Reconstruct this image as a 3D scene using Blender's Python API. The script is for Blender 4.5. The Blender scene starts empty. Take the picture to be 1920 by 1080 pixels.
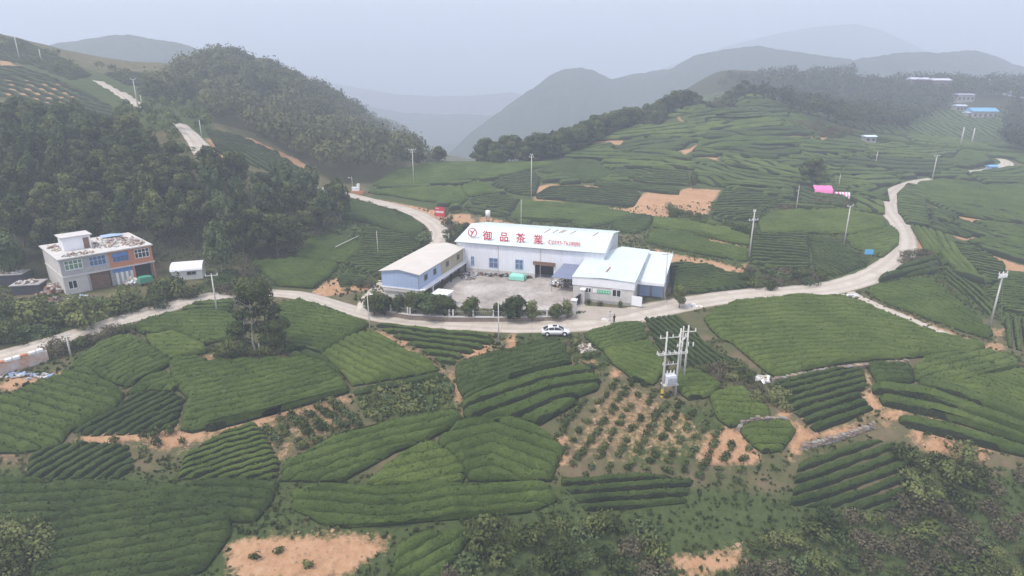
import bpy, bmesh, math, random
import numpy as np
from mathutils import Vector, Matrix, Euler

# ------------------------------------------------------------------ camera, sky, sun, exposure
SC = bpy.context.scene
COL = SC.collection
FOC, PITCH, CAMZ = 1180.0, math.radians(18.3), 39.0
cd = bpy.data.cameras.new('camera'); cam = bpy.data.objects.new('camera', cd); COL.objects.link(cam)
cam.location = (0, 0, CAMZ); cam.rotation_euler = (math.radians(90) - PITCH, 0, 0)
cd.sensor_width = 36.0; cd.lens = FOC / 1920 * 36; cd.clip_start = 0.5; cd.clip_end = 12000
SC.camera = cam
SUN_EL, SUN_AZ = math.radians(60), math.radians(238)      # azimuth clockwise from +Y
W = bpy.data.worlds.new('World'); SC.world = W; W.use_nodes = True
nt = W.node_tree; bg = nt.nodes['Background']
sky = nt.nodes.new('ShaderNodeTexSky'); sky.sky_type = 'NISHITA'; sky.sun_disc = False
sky.sun_elevation = SUN_EL; sky.sun_rotation = SUN_AZ; sky.dust_density = 4.0; sky.air_density = 1.0; sky.ozone_density = 1.0
mixs = nt.nodes.new('ShaderNodeMix'); mixs.data_type = 'RGBA'; mixs.inputs[0].default_value = 0.88
nt.links.new(sky.outputs[0], mixs.inputs[6]); mixs.inputs[7].default_value = (4.2, 4.33, 4.92, 1)   # thin white overcast over the blue
wc = nt.nodes.new('ShaderNodeTexCoord'); wn = nt.nodes.new('ShaderNodeTexNoise'); wn.inputs['Scale'].default_value = 2.2; wn.inputs['Detail'].default_value = 4
wm = nt.nodes.new('ShaderNodeMapping'); wm.inputs['Scale'].default_value = (1, 1, 3); nt.links.new(wc.outputs['Generated'], wm.inputs[0]); nt.links.new(wm.outputs[0], wn.inputs['Vector'])
wr = nt.nodes.new('ShaderNodeMapRange'); wr.inputs[1].default_value = .3; wr.inputs[2].default_value = .7; wr.inputs[3].default_value = .95; wr.inputs[4].default_value = 1.05; nt.links.new(wn.outputs['Fac'], wr.inputs[0])
wx = nt.nodes.new('ShaderNodeVectorMath'); wx.operation = 'SCALE'; nt.links.new(mixs.outputs[2], wx.inputs[0]); nt.links.new(wr.outputs[0], wx.inputs['Scale'])   # faint unevenness of the cloud layer
nt.links.new(wx.outputs[0], bg.inputs[0]); bg.inputs[1].default_value = 0.10
sd = bpy.data.lights.new('sun', 'SUN'); sd.energy = 1.5; sd.angle = math.radians(10); sd.color = (1.0, 0.93, 0.84)
sun = bpy.data.objects.new('sun', sd); COL.objects.link(sun)
sdir = Vector((math.sin(SUN_AZ) * math.cos(SUN_EL), math.cos(SUN_AZ) * math.cos(SUN_EL), math.sin(SUN_EL)))
sun.rotation_euler = sdir.to_track_quat('Z', 'Y').to_euler(); sun.location = (-60, 0, 200)
SC.view_settings.view_transform = 'Standard'; SC.view_settings.look = 'None'
SC.view_settings.exposure = 1.32; SC.view_settings.gamma = 1.0; SC.view_settings.use_curve_mapping = False
SC.render.engine = 'CYCLES'
SC.cycles.volume_bounces = 1; SC.cycles.max_bounces = 6; SC.cycles.diffuse_bounces = 2; SC.cycles.glossy_bounces = 2
SC.cycles.transmission_bounces = 4; SC.cycles.transparent_max_bounces = 8; SC.cycles.use_denoising = True
HAZE_DENSITY = 0.00096
rng = np.random.default_rng(7); random.seed(7)

# ------------------------------------------------------------------ helpers: projection, noise
CP, SP = math.cos(PITCH), math.sin(PITCH)
def rays(px, py):
    u = (np.asarray(px, float) - 960) / FOC; v = (540 - np.asarray(py, float)) / FOC
    return np.stack([u, CP + v * SP, -SP + v * CP], -1)
def at_z(px, py, z):
    r = rays(px, py); d = (z - CAMZ) / r[2]; return np.array([0, 0, CAMZ]) + r * d
def at_d(px, py, d): return np.array([0, 0, CAMZ]) + rays(px, py) * d
def z_over(py, y):                      # height seen at image row py above the point at distance y
    r = rays(960, py); return CAMZ + y / r[1] * r[2]
def proj(P):
    P = np.atleast_2d(np.asarray(P, float)); z = P[:, 2] - CAMZ
    d = P[:, 1] * CP - z * SP; v = (P[:, 1] * SP + z * CP) / d
    return np.stack([960 + P[:, 0] / d * FOC, 540 - v * FOC, d], -1)
def _h(ix, iy, s):
    n = (ix.astype(np.int64) * 374761393 + iy.astype(np.int64) * 668265263 + s * 974634321) & 0xffffffff
    n = ((n ^ (n >> 13)) * 1274126177) & 0xffffffff
    return ((n ^ (n >> 16)) & 0xffff) / 65535.0
def vnoise(x, y, s=0):
    x = np.asarray(x, float); y = np.asarray(y, float)
    ix = np.floor(x); iy = np.floor(y); fx = x - ix; fy = y - iy
    fx = fx * fx * (3 - 2 * fx); fy = fy * fy * (3 - 2 * fy)
    ix = ix.astype(np.int64); iy = iy.astype(np.int64)
    a = _h(ix, iy, s); b = _h(ix + 1, iy, s); c = _h(ix, iy + 1, s); d = _h(ix + 1, iy + 1, s)
    return (a * (1 - fx) + b * fx) * (1 - fy) + (c * (1 - fx) + d * fx) * fy - 0.5
def fbm(x, y, s=0, o=4):
    t = 0; a = 1
    for k in range(o): t = t + a * vnoise(x * 2 ** k, y * 2 ** k, s + k); a *= 0.5
    return t
def inpoly(x, y, P):
    x = np.asarray(x, float); y = np.asarray(y, float); r = np.zeros(x.shape, bool); n = len(P)
    for i in range(n):
        x0, y0 = P[i]; x1, y1 = P[(i + 1) % n]
        if y0 == y1: continue
        c = ((y0 > y) != (y1 > y)) & (x < (x1 - x0) * (y - y0) / (y1 - y0) + x0); r ^= c
    return r
def segdist(x, y, P, closed=False):
    best = np.full(np.shape(x), 1e9); n = len(P)
    for i in range(n if closed else n - 1):
        ax, ay = P[i][:2]; bx, by = P[(i + 1) % n][:2]; dx, dy = bx - ax, by - ay; L = dx * dx + dy * dy + 1e-9
        t = np.clip(((x - ax) * dx + (y - ay) * dy) / L, 0, 1)
        best = np.minimum(best, np.hypot(x - ax - t * dx, y - ay - t * dy))
    return best

# ------------------------------------------------------------------ helpers: objects
def link(o, parent=None):
    COL.objects.link(o)
    if parent is not None: o.parent = parent
    return o
def tag(o, label=None, cat=None, group=None, kind=None):
    if label: o['label'] = label
    if cat: o['category'] = cat
    if group: o['group'] = group
    if kind: o['kind'] = kind
    return o
def mesh(name, V, Fc, mat=None, smooth=False):
    me = bpy.data.meshes.new(name)
    V = np.asarray(V, float)
    if isinstance(Fc, np.ndarray):
        n, k = Fc.shape
        me.vertices.add(len(V)); me.vertices.foreach_set('co', V.astype(np.float32).ravel())
        me.loops.add(n * k); me.loops.foreach_set('vertex_index', Fc.astype(np.int32).ravel())
        me.polygons.add(n); me.polygons.foreach_set('loop_start', np.arange(0, n * k, k, dtype=np.int32))
        me.update(calc_edges=True); me.validate()
    else:
        me.from_pydata(V.tolist(), [], [list(f) for f in Fc]); me.update()
    if mat is not None:
        for m in (mat if isinstance(mat, (list, tuple)) else [mat]): me.materials.append(m)
    if smooth: me.polygons.foreach_set('use_smooth', np.ones(len(me.polygons), bool))
    return me
def obj(name, V, Fc, mat=None, parent=None, smooth=False):
    return link(bpy.data.objects.new(name, mesh(name, V, Fc, mat, smooth)), parent)
def thing(name, label, cat, loc=(0, 0, 0), rz=0.0, group=None):
    o = bpy.data.objects.new(name, None); link(o); o.location = loc; o.rotation_euler = (0, 0, rz)
    o.empty_display_size = 0.3
    return tag(o, label, cat, group)
def part(name, me, parent, loc=(0, 0, 0), rot=(0, 0, 0), sc=None):
    o = link(bpy.data.objects.new(name, me), parent); o.location = loc; o.rotation_euler = rot
    if sc is not None: o.scale = sc if hasattr(sc, '__len__') else (sc,) * 3
    return o
class MB:
    """collects shapes; build() links them as ONE mesh object"""
    def __init__(s): s.v = []; s.f = []; s.m = []
    def add(s, V, Fc, mi=0):
        b = len(s.v); s.v += [tuple(map(float, p)) for p in V]; s.f += [tuple(i + b for i in f) for f in Fc]; s.m += [mi] * len(Fc); return s
    def box(s, x0, x1, y0, y1, z0, z1, mi=0, M=None):
        V = [(x, y, z) for z in (z0, z1) for y in (y0, y1) for x in (x0, x1)]
        if M is not None: V = [M @ Vector(p) for p in V]
        return s.add(V, [(0, 2, 3, 1), (4, 5, 7, 6), (0, 1, 5, 4), (2, 6, 7, 3), (0, 4, 6, 2), (1, 3, 7, 5)], mi)
    def tube(s, a, b, r0, r1=None, n=8, mi=0, cap=True):
        r1 = r0 if r1 is None else r1; a = Vector(a); b = Vector(b); d = (b - a).normalized()
        u = d.orthogonal().normalized(); w = d.cross(u); V = []
        for p, r in ((a, r0), (b, r1)):
            for k in range(n):
                t = 2 * math.pi * k / n; V.append(p + (u * math.cos(t) + w * math.sin(t)) * r)
        Fc = [(k, (k + 1) % n, n + (k + 1) % n, n + k) for k in range(n)]
        if cap: Fc += [tuple(range(n - 1, -1, -1)), tuple(range(n, 2 * n))]
        return s.add(V, Fc, mi)
    def prism(s, poly, z0, z1, mi=0, M=None):
        n = len(poly); V = [(x, y, z0) for x, y in poly] + [(x, y, z1) for x, y in poly]
        if M is not None: V = [M @ Vector(p) for p in V]
        return s.add(V, [tuple(range(n - 1, -1, -1)), tuple(range(n, 2 * n))] + [(k, (k + 1) % n, n + (k + 1) % n, n + k) for k in range(n)], mi)
    def extrude_x(s, prof, x0, x1, mi=0):           # profile in (y, z)
        n = len(prof); V = [(x0, y, z) for y, z in prof] + [(x1, y, z) for y, z in prof]
        return s.add(V, [tuple(range(n)), tuple(range(2 * n - 1, n - 1, -1))] + [(k, n + k, n + (k + 1) % n, (k + 1) % n) for k in range(n)], mi)
    def build(s, name, mat, parent=None, smooth=False, bevel=0):
        me = mesh(name, s.v, s.f, mat, smooth)
        if isinstance(mat, (list, tuple)) and len(mat) > 1: me.polygons.foreach_set('material_index', s.m)
        if bevel:
            bm = bmesh.new(); bm.from_mesh(me)
            bmesh.ops.bevel(bm, geom=[e for e in bm.edges], offset=bevel, segments=1, affect='EDGES', clamp_overlap=True)
            bmesh.ops.recalc_face_normals(bm, faces=bm.faces); bm.to_mesh(me); bm.free()
        else:
            bm = bmesh.new(); bm.from_mesh(me); bmesh.ops.recalc_face_normals(bm, faces=bm.faces); bm.to_mesh(me); bm.free()
        return link(bpy.data.objects.new(name, me), parent)

# ------------------------------------------------------------------ materials
def material(name, rough=0.8, spec=0.25):
    m = bpy.data.materials.new(name); m.use_nodes = True
    b = m.node_tree.nodes['Principled BSDF']; b.inputs['Roughness'].default_value = rough
    b.inputs['Specular IOR Level'].default_value = spec
    return m, m.node_tree, b
def node(t, kind, **kw):
    n = t.nodes.new(kind)
    for k, v in kw.items(): setattr(n, k, v)
    return n
def noise_n(t, scale, detail=4, rough=0.6, vec=None):
    n = node(t, 'ShaderNodeTexNoise'); n.inputs['Scale'].default_value = scale; n.inputs['Detail'].default_value = detail
    n.inputs['Roughness'].default_value = rough
    if vec is not None: t.links.new(vec, n.inputs['Vector'])
    return n.outputs['Fac']
def ramp(t, fac, stops):
    r = node(t, 'ShaderNodeValToRGB'); e = r.color_ramp.elements
    while len(e) < len(stops): e.new(0.5)
    for k, (p, c) in enumerate(stops): e[k].position = p; e[k].color = (c[0], c[1], c[2], 1)
    t.links.new(fac, r.inputs[0]); return r.outputs[0]
def mixc(t, fac, a, b, mode='MIX'):
    n = node(t, 'ShaderNodeMix', data_type='RGBA', blend_type=mode)
    for sock, v in ((n.inputs[0], fac), (n.inputs[6], a), (n.inputs[7], b)):
        if isinstance(v, (int, float)): sock.default_value = v
        elif isinstance(v, tuple): sock.default_value = (v[0], v[1], v[2], 1)
        else: t.links.new(v, sock)
    return n.outputs[2]
def bump(t, b, h, strength=0.5, dist=0.1):
    n = node(t, 'ShaderNodeBump'); n.inputs['Strength'].default_value = strength; n.inputs['Distance'].default_value = dist
    t.links.new(h, n.inputs['Height']); t.links.new(n.outputs[0], b.inputs['Normal'])
def mathn(t, op, a, b=0.0):
    n = node(t, 'ShaderNodeMath', operation=op)
    for sock, v in ((n.inputs[0], a), (n.inputs[1], b)):
        if isinstance(v, (int, float)): sock.default_value = v
        else: t.links.new(v, sock)
    return n.outputs[0]
def pos(t): return node(t, 'ShaderNodeNewGeometry').outputs['Position']
def plain(name, c, rough=0.75, var=0.18, scale=1.5, spec=0.25, bmp=0.0, metal=0.0):
    """one base colour with grime and grain"""
    m, t, b = material(name, rough, spec); tc = node(t, 'ShaderNodeTexCoord').outputs['Object']
    n1 = noise_n(t, scale, 5, 0.65, tc); n2 = noise_n(t, scale * 9, 3, 0.6, tc)
    f = mathn(t, 'ADD', mathn(t, 'MULTIPLY', n1, 0.7), mathn(t, 'MULTIPLY', n2, 0.3))
    lo = tuple(x * (1 - var) for x in c); hi = tuple(min(1, x * (1 + var)) for x in c)
    t.links.new(ramp(t, f, [(0.32, lo), (0.68, hi)]), b.inputs['Base Color']); b.inputs['Metallic'].default_value = metal
    if bmp: bump(t, b, n2, bmp, 0.05)
    return m
def corrugated(name, c, axis='X', pitch=0.35, var=0.08, stain=(0.45, 0.40, 0.36), amount=0.35, rough=0.5):
    """painted profiled sheet: ribs as fine relief, dust streaks"""
    m, t, b = material(name, rough, 0.3); tc = node(t, 'ShaderNodeTexCoord').outputs['Object']
    sep = node(t, 'ShaderNodeSeparateXYZ'); t.links.new(tc, sep.inputs[0]); ax = sep.outputs[axis]
    w = mathn(t, 'SINE', mathn(t, 'MULTIPLY', ax, 2 * math.pi / pitch)); bump(t, b, w, 0.5, 0.04)
    mp = node(t, 'ShaderNodeMapping'); t.links.new(tc, mp.inputs[0])
    mp.inputs['Scale'].default_value = {'X': (2.2, 0.25, 0.25), 'Y': (0.25, 2.2, 0.25)}[axis]
    s = noise_n(t, 1.2, 6, 0.7, mp.outputs[0]); n = noise_n(t, 0.35, 3, 0.5, tc)
    base = ramp(t, n, [(0.3, tuple(x * (1 - var) for x in c)), (0.7, tuple(min(1, x * (1 + var)) for x in c))])
    rb = ramp(t, s, [(0.5, (0, 0, 0)), (0.78, (1, 1, 1))])
    seam = mathn(t, 'MULTIPLY', mathn(t, 'LESS_THAN', mathn(t, 'PINGPONG', ax, pitch * 1.25), .035), .22)      # laps between the sheets
    t.links.new(mixc(t, seam, mixc(t, mathn(t, 'MULTIPLY', rb, amount), base, stain), tuple(x * .55 for x in c)), b.inputs['Base Color'])
    return m
def foliage(name, dark, mid, light, trans=0.25):
    """leaf clusters: every face its own green, every plant its own shade"""
    m, t, b = material(name, 0.65, 0.2)
    a = node(t, 'ShaderNodeAttribute', attribute_name='leaf').outputs['Fac']
    oi = node(t, 'ShaderNodeObjectInfo').outputs['Random']
    f = mathn(t, 'ADD', mathn(t, 'MULTIPLY', a, 0.6), mathn(t, 'MULTIPLY', oi, 0.4))
    c = ramp(t, f, [(0.12, dark), (0.5, mid), (0.9, light)]); t.links.new(c, b.inputs['Base Color'])
    tr = node(t, 'ShaderNodeBsdfTranslucent'); t.links.new(c, tr.inputs[0])
    mx = node(t, 'ShaderNodeMixShader'); mx.inputs[0].default_value = trans
    out = t.nodes['Material Output']; t.links.new(b.outputs[0], mx.inputs[1]); t.links.new(tr.outputs[0], mx.inputs[2]); t.links.new(mx.outputs[0], out.inputs[0])
    return m
def tea_mat(name, dark, mid, light):
    m, t, b = material(name, 0.75, 0.15); p = pos(t)
    n1 = noise_n(t, 0.16, 3, 0.55, p); n2 = noise_n(t, 1.1, 4, 0.65, p); n3 = noise_n(t, 4.2, 3, 0.75, p)
    f = mathn(t, 'ADD', mathn(t, 'ADD', mathn(t, 'MULTIPLY', n1, 0.40), mathn(t, 'MULTIPLY', n2, 0.27)), mathn(t, 'MULTIPLY', n3, 0.33))
    c = ramp(t, f, [(0.3, dark), (0.5, mid), (0.68, light)])
    t.links.new(c, b.inputs['Base Color']); bump(t, b, mathn(t, 'ADD', n3, mathn(t, 'MULTIPLY', n2, 0.8)), 1.0, 0.28)
    return m
# ------------------------------------------------------------------ terrain height (smooth surface through surveyed points)
CTRL_Z = [  # image column, row, ground height
 (0,670,1),(130,630,1.4),(300,580,2),(430,550,2),(560,550,1.2),(640,580,.5),(700,600,.1),(850,605,0),(1040,623,0),(1150,598,0),
 (1250,572,.4),(1400,550,1),(1530,543,1.5),(1640,510,2.5),(1700,460,3.2),(1685,410,3.8),(1665,385,4),(1690,352,4),(1752,336,4.2),
 (860,520,.4),(1040,512,.4),(1000,575,.3),(1230,560,.5),(780,570,.3),(900,560,.4),
 (110,555,3.5),(290,540,3.5),(20,552,3.5),(200,575,3.2),(60,600,2.2),(340,530,3.3),
 (650,365,6.9),(600,358,8.4),(740,388,5),(800,412,3.5),(822,440,2.5),(815,462,1.9),(650,450,2.6),(560,470,2.6),(500,510,2.2),(640,530,1.8),
 (1000,400,4.6),(1080,400,4.3),(1000,372,6),(900,400,4.6),(850,385,5.2),(775,346,7),(700,345,7.5),(900,350,7),(830,306,9),(950,312,9.3),
 (1250,360,7.5),(1350,400,6),(1400,470,4),(1250,450,3.2),(1250,500,1.4),(1560,420,4.5),(1500,480,3),(1560,365,5.6),(1330,520,1.2),
 (1900,450,1),(1800,400,2.5),(1800,500,1.6),(1860,610,0),(1700,600,.7),(1500,640,-.8),(1400,620,-.5),(1900,720,-1.2),(1900,830,-2.8),
 (1500,780,-3),(1500,870,-6.5),(1640,790,-2.6),(1650,850,-5),(1600,930,-9),(1300,800,-4),(1250,745,-3),(1300,870,-5.8),(1080,680,-1),(870,680,-1),
 (760,680,-1),(860,780,-3),(650,730,-2),(500,680,-.6),(400,640,.4),(250,650,.4),(300,710,-1),(100,780,-2),(400,825,-4),(700,860,-5),
 (950,840,-4.5),(0,1080,-7.5),(400,1080,-8.5),(800,1080,-9.5),(1200,1080,-11.5),(1600,1080,-13),(1920,1080,-12.5),(1820,960,-9),
 (0,860,-3.5),(1100,950,-8),(700,960,-7),(300,950,-6)]
CTRL_D = [  # image column, row, distance along the view axis
 (0,130,230),(0,190,205),(150,150,235),(200,165,245),(265,200,215),(333,230,190),(380,295,165),(30,70,285),(100,100,290),(230,132,290),
 (300,162,270),(450,270,200),(560,320,190),(450,128,330),(520,165,315),(600,215,300),(700,285,265),(450,220,250),
 (1120,300,223),(1060,292,236),(1132,254,256),(1200,237,272),(1245,214,286),(1200,262,248),(1250,233,278),(1385,182,326),(1300,203,290),(1450,203,308),(1550,240,285),(1500,300,225),(1400,300,225),
 (1300,310,218),(1580,360,195),(1520,342,205),(1650,262,300),(1750,258,330),(1800,290,275),(1880,305,260),(1900,360,215),
 (1840,218,420),(1780,240,370),(1915,270,340),(1700,215,420),(1600,215,420),(1500,205,400),(1760,170,480),(1640,170,480)]
CTRL_W = [  # points out of the frame or out of sight: x, y, z
 (-34,100,1.2),(-200,100,15),(-150,40,-6),(160,30,-14),(-130,90,6),(-170,150,24),(-220,230,46),(-330,300,66),(330,320,8),(330,440,22),(200,120,0),(300,180,0),
 (-78,114,4.2),(-80,140,12),(-105,165,21),(-125,192,28),(-55,150,7),(-66,170,13),(-260,420,40),(-100,400,20),(0,300,-12),(0,360,-35),(60,330,-10),(-60,340,-12),
 (75,360,-14),(95,345,0),(110,375,-2),(128,400,2),(54,318,-16),(150,410,6),(-30,460,-60),(60,480,-40),(150,450,6),(0,0,-10),(-150,-10,-10),(150,-10,-16),(-340,100,30),(340,60,-6),(-320,480,40),(300,540,40),(170,540,45)]
pts = [at_z(x, y, z) for x, y, z in CTRL_Z] + [at_d(x, y, d) for x, y, d in CTRL_D] + [np.array(p, float) for p in CTRL_W]
pts = np.array(pts)
def _phi(r2): return -np.sqrt(r2 + 64.0)
n_ = len(pts); D2 = (pts[:, None, 0] - pts[None, :, 0]) ** 2 + (pts[:, None, 1] - pts[None, :, 1]) ** 2
A = np.zeros((n_ + 3, n_ + 3)); A[:n_, :n_] = _phi(D2) + np.eye(n_) * 1.2
A[:n_, n_] = 1; A[:n_, n_ + 1] = pts[:, 0]; A[:n_, n_ + 2] = pts[:, 1]; A[n_:, :n_] = A[:n_, n_:].T
wts = np.linalg.solve(A, np.r_[pts[:, 2], 0, 0, 0])
GS = 1.5; GX0, GX1, GY0, GY1 = -360.0, 360.0, 8.0, 548.0
gx = np.arange(GX0, GX1 + .1, GS); gy = np.arange(GY0, GY1 + .1, GS)
MX, MY = np.meshgrid(gx, gy)
H = wts[n_] + wts[n_ + 1] * MX + wts[n_ + 2] * MY
for k in range(n_): H += wts[k] * _phi((MX - pts[k, 0]) ** 2 + (MY - pts[k, 1]) ** 2)
H += 0.55 * fbm(MX / 14, MY / 14, 3, 3) * np.clip((MY - 60) / 200, .25, 1.5)
def pad(poly, z, fall=5.0):
    global H
    d = segdist(MX, MY, poly, True); d[inpoly(MX, MY, poly)] = 0; w = np.clip(1 - d / fall, 0, 1); w = w * w * (3 - 2 * w)
    H = H * (1 - w) + z * w
YARD = [tuple(at_z(x, y, .45)[:2]) for x, y in ((716, 566), (790, 574), (850, 578), (1075, 586), (1190, 582), (1250, 560), (1258, 520), (1160, 480), (900, 480), (820, 490))]
pad(YARD, 0.45, 4.5)
HF = np.array([-77.4, 103.5]); HA = math.radians(46); HU = np.array([math.cos(HA), math.sin(HA)]); HN = np.array([-HU[1], HU[0]])
hp = lambda a, b: tuple(HF + HU * a + HN * b)
pad([hp(-7, -5), hp(15, -5.5), hp(24, -4), hp(24, 8), hp(15, 14), hp(-7, 14)], 3.5, 5)
# terraces cut into the slopes: level treads and steep banks
def terrace(poly, step, soft=12.0, wob=1.3):
    global H
    d = segdist(MX, MY, poly, True); d = np.where(inpoly(MX, MY, poly), d, -d); w = np.clip(d / soft, 0, 1)
    q = H / step + wob * fbm(MX / 45, MY / 45, 61, 2); f = q - np.floor(q); r = np.clip((f - .5) / .5, 0, 1)
    H = H + w * (.92 * (r - f)) * step + 0
def px_poly(P, d): return [tuple(at_d(x, y, dd)[:2]) for x, y, dd in P]
terrace([(16, 226), (30, 232), (52, 250), (66, 262), (80, 290), (104, 322), (126, 312), (132, 296), (136, 280), (128, 232), (112, 205), (96, 190), (60, 182), (44, 186), (30, 196)], 1.7)
terrace([(-215, 222), (-150, 205), (-128, 222), (-132, 262), (-190, 292), (-235, 285)], 1.5, 8)
terrace([(-84, 196), (-58, 184), (-52, 196), (-86, 222), (-96, 214)], 1.5, 5)
terrace([(24, 172), (50, 160), (70, 150), (84, 168), (70, 186), (40, 190)], 1.1, 8)
def hz(x, y):
    x = np.asarray(x, float); y = np.asarray(y, float)
    fx = np.clip((x - GX0) / GS, 0, len(gx) - 1.001); fy = np.clip((y - GY0) / GS, 0, len(gy) - 1.001)
    i = fx.astype(int); j = fy.astype(int); u = fx - i; v = fy - j
    return (H[j, i] * (1 - u) + H[j, i + 1] * u) * (1 - v) + (H[j + 1, i] * (1 - u) + H[j + 1, i + 1] * u) * v
def hit(px, py, dmax=560.0):
    """where the line of sight through an image point first meets the ground"""
    px = np.atleast_1d(np.asarray(px, float)); py = np.atleast_1d(np.asarray(py, float)); R = rays(px, py)
    d = np.full(len(px), 30.0); done = np.zeros(len(px), bool); out = np.zeros((len(px), 3)); st = 1.0
    prev = None
    while True:
        P = np.array([0, 0, CAMZ]) + R * d[:, None]; g = P[:, 2] - hz(P[:, 0], P[:, 1])
        if prev is not None:
            new = (~done) & (g <= 0) & (prev > 0)
            f = prev[new] / (prev[new] - g[new] + 1e-9); dd = d[new] - st + f * st
            Q = np.array([0, 0, CAMZ]) + R[new] * dd[:, None]; Q[:, 2] = hz(Q[:, 0], Q[:, 1]); out[new] = Q; done |= new
        if done.all() or d.max() > dmax: break
        prev = g; d = d + st
    m = ~done
    if m.any(): Q = np.array([0, 0, CAMZ]) + R[m] * dmax; Q[:, 2] = hz(Q[:, 0], Q[:, 1]); out[m] = Q
    return out
def hits(P): P = np.array(P, float); return hit(P[:, 0], P[:, 1])
def at1(px, py): return hit([px], [py])[0]
def dense(P, step=14.0, closed=False):
    """more corners along an outline, so that it drapes over the ground"""
    P = [tuple(p) for p in P]; Q = []; n = len(P)
    for i in range(n if closed else n - 1):
        a, b = P[i], P[(i + 1) % n]; k = max(1, int(math.hypot(b[0] - a[0], b[1] - a[1]) / step))
        Q += [(a[0] + (b[0] - a[0]) * j / k, a[1] + (b[1] - a[1]) * j / k) for j in range(k)]
    if not closed: Q.append(P[-1])
    return Q
def smooth_line(P, n=4):
    P = np.array(P, float); Q = np.vstack([2 * P[0] - P[1], P, 2 * P[-1] - P[-2]]); out = []
    for i in range(1, len(Q) - 2):
        for t in np.linspace(0, 1, n, endpoint=False):
            a, b, c, d = Q[i - 1], Q[i], Q[i + 1], Q[i + 2]
            out.append(.5 * (2 * b + (c - a) * t + (2 * a - 5 * b + 4 * c - d) * t * t + (3 * b - a - 3 * c + d) * t ** 3))
    out.append(P[-1]); return np.array(out)

# ------------------------------------------------------------------ ground cover: bare earth, turf, leaf litter (real patches on the ground)
ORANGE = [((1197,372),(1210,360),(1270,363),(1285,352),(1352,356),(1335,380),(1325,404),(1290,402),(1262,392),(1250,410),(1190,400),(1180,392)),
 ((0,712),(40,706),(72,706),(72,714),(30,728),(0,738)),((95,697),(120,690),(125,702),(104,712)),((375,672),(388,664),(420,680),(415,684),(390,683)),
 ((490,672),(508,660),(535,664),(540,682),(500,682)),((690,615),(712,620),(770,655),(830,694),(858,705),(868,745),(875,788),(862,786),(855,735),(840,706),(790,676),(700,632)),
 ((585,548),(620,525),(660,515),(692,530),(700,542),(640,552),(600,556)),((845,402),(880,402),(890,418),(875,424),(850,412)),((900,405),(985,425),(1000,420),(980,440),(900,425)),
 ((1000,352),(1030,345),(1100,348),(1200,358),(1195,362),(1100,354),(1035,354),(1005,372),(1180,392),(1230,408),(1180,402),(1000,378)),
 ((1222,430),(1250,430),(1330,448),(1403,466),(1402,474),(1320,458),(1240,440)),((1215,462),(1270,478),(1350,492),(1385,505),(1395,495),(1405,500),(1390,515),(1330,510),(1255,492)),
 ((1600,558),(1650,572),(1700,590),(1760,614),(1850,650),(1870,640),(1885,655),(1860,662),(1780,632),(1700,602),(1640,580)),
 ((1440,712),(1500,705),(1570,692),(1700,676),(1700,682),(1620,690),(1500,712),(1450,722)),((1612,690),(1624,690),(1632,722),(1640,745),(1660,768),(1640,782),(1612,745),(1626,725)),
 ((1640,762),(1720,778),(1800,800),(1925,845),(1925,853),(1800,815),(1700,785),(1660,785)),((1660,795),(1740,815),(1800,830),(1880,860),(1820,862),(1740,850),(1690,805)),
 ((1450,770),(1470,765),(1500,800),(1535,815),(1610,790),(1645,778),(1650,790),(1560,820),(1500,840),(1490,862),(1480,862),(1490,820)),
 ((1090,680),(1115,675),(1112,690),(1085,688)),((1140,695),(1160,690),(1165,705),(1145,710)),((1320,820),(1370,800),(1390,815),(1420,840),(1430,870),(1310,870)),
 ((110,842),(200,800),(330,800),(345,812),(420,800),(540,772),(660,738),(660,746),(540,782),(450,806),(370,825),(330,840),(250,825),(170,840)),
 ((0,850),(50,860),(40,870),(0,865)),((470,800),(485,796),(525,830),(535,860),(522,858),(505,825)),((430,1010),(660,1005),(740,1015),(640,1085),(460,1085),(420,1060)),
 ((1240,1050),(1400,1030),(1390,1060),(1290,1085)),((1860,618),(1880,618),(1878,632),(1862,630)),((1010,830),(1060,815),(1070,870),(1000,870)),
 ((945,640),(960,625),(975,665),(960,668)),((760,640),(900,640),(925,655),(890,672),(850,662)),((1170,235),(1280,228),(1285,234),(1160,245)),((1110,266),(1180,264),(1170,272),(1105,272)),
 ((1260,288),(1330,262),(1345,264),(1280,292)),((1310,296),(1350,294),(1345,302),(1305,300)),((1440,258),(1550,256),(1550,264),(1440,263)),((1600,315),(1680,318),(1675,325),(1610,322)),
 ((1520,310),(1640,300),(1640,304),(1530,316)),((1410,228),(1440,224),(1440,230),(1330,238),(1320,236)),((1800,392),(1830,400),(1925,424),(1925,430),(1810,416),(1740,388)),
 ((1740,410),(1775,425),(1830,448),(1925,470),(1925,474),(1850,450),(1800,450),(1750,420)),((1840,470),(1890,490),(1925,500),(1925,510),(1880,505),(1830,480)),
 ((0,113),(60,130),(130,160),(120,166),(50,140),(0,122)),((0,138),(60,146),(130,176),(200,210),(250,234),(200,236),(120,206),(60,188),(0,182)),
 ((385,258),(400,262),(425,300),(412,302)),((450,262),(470,258),(560,300),(600,335),(590,340),(540,305)),((250,148),(370,154),(370,157),(250,152)),((1700,425),(1735,455),(1730,478),(1712,470)),
 ((630,366),(690,372),(690,378),(650,376)),((700,372),(820,395),(850,420),(835,440),(822,420),(800,402),(740,384))]
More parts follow.
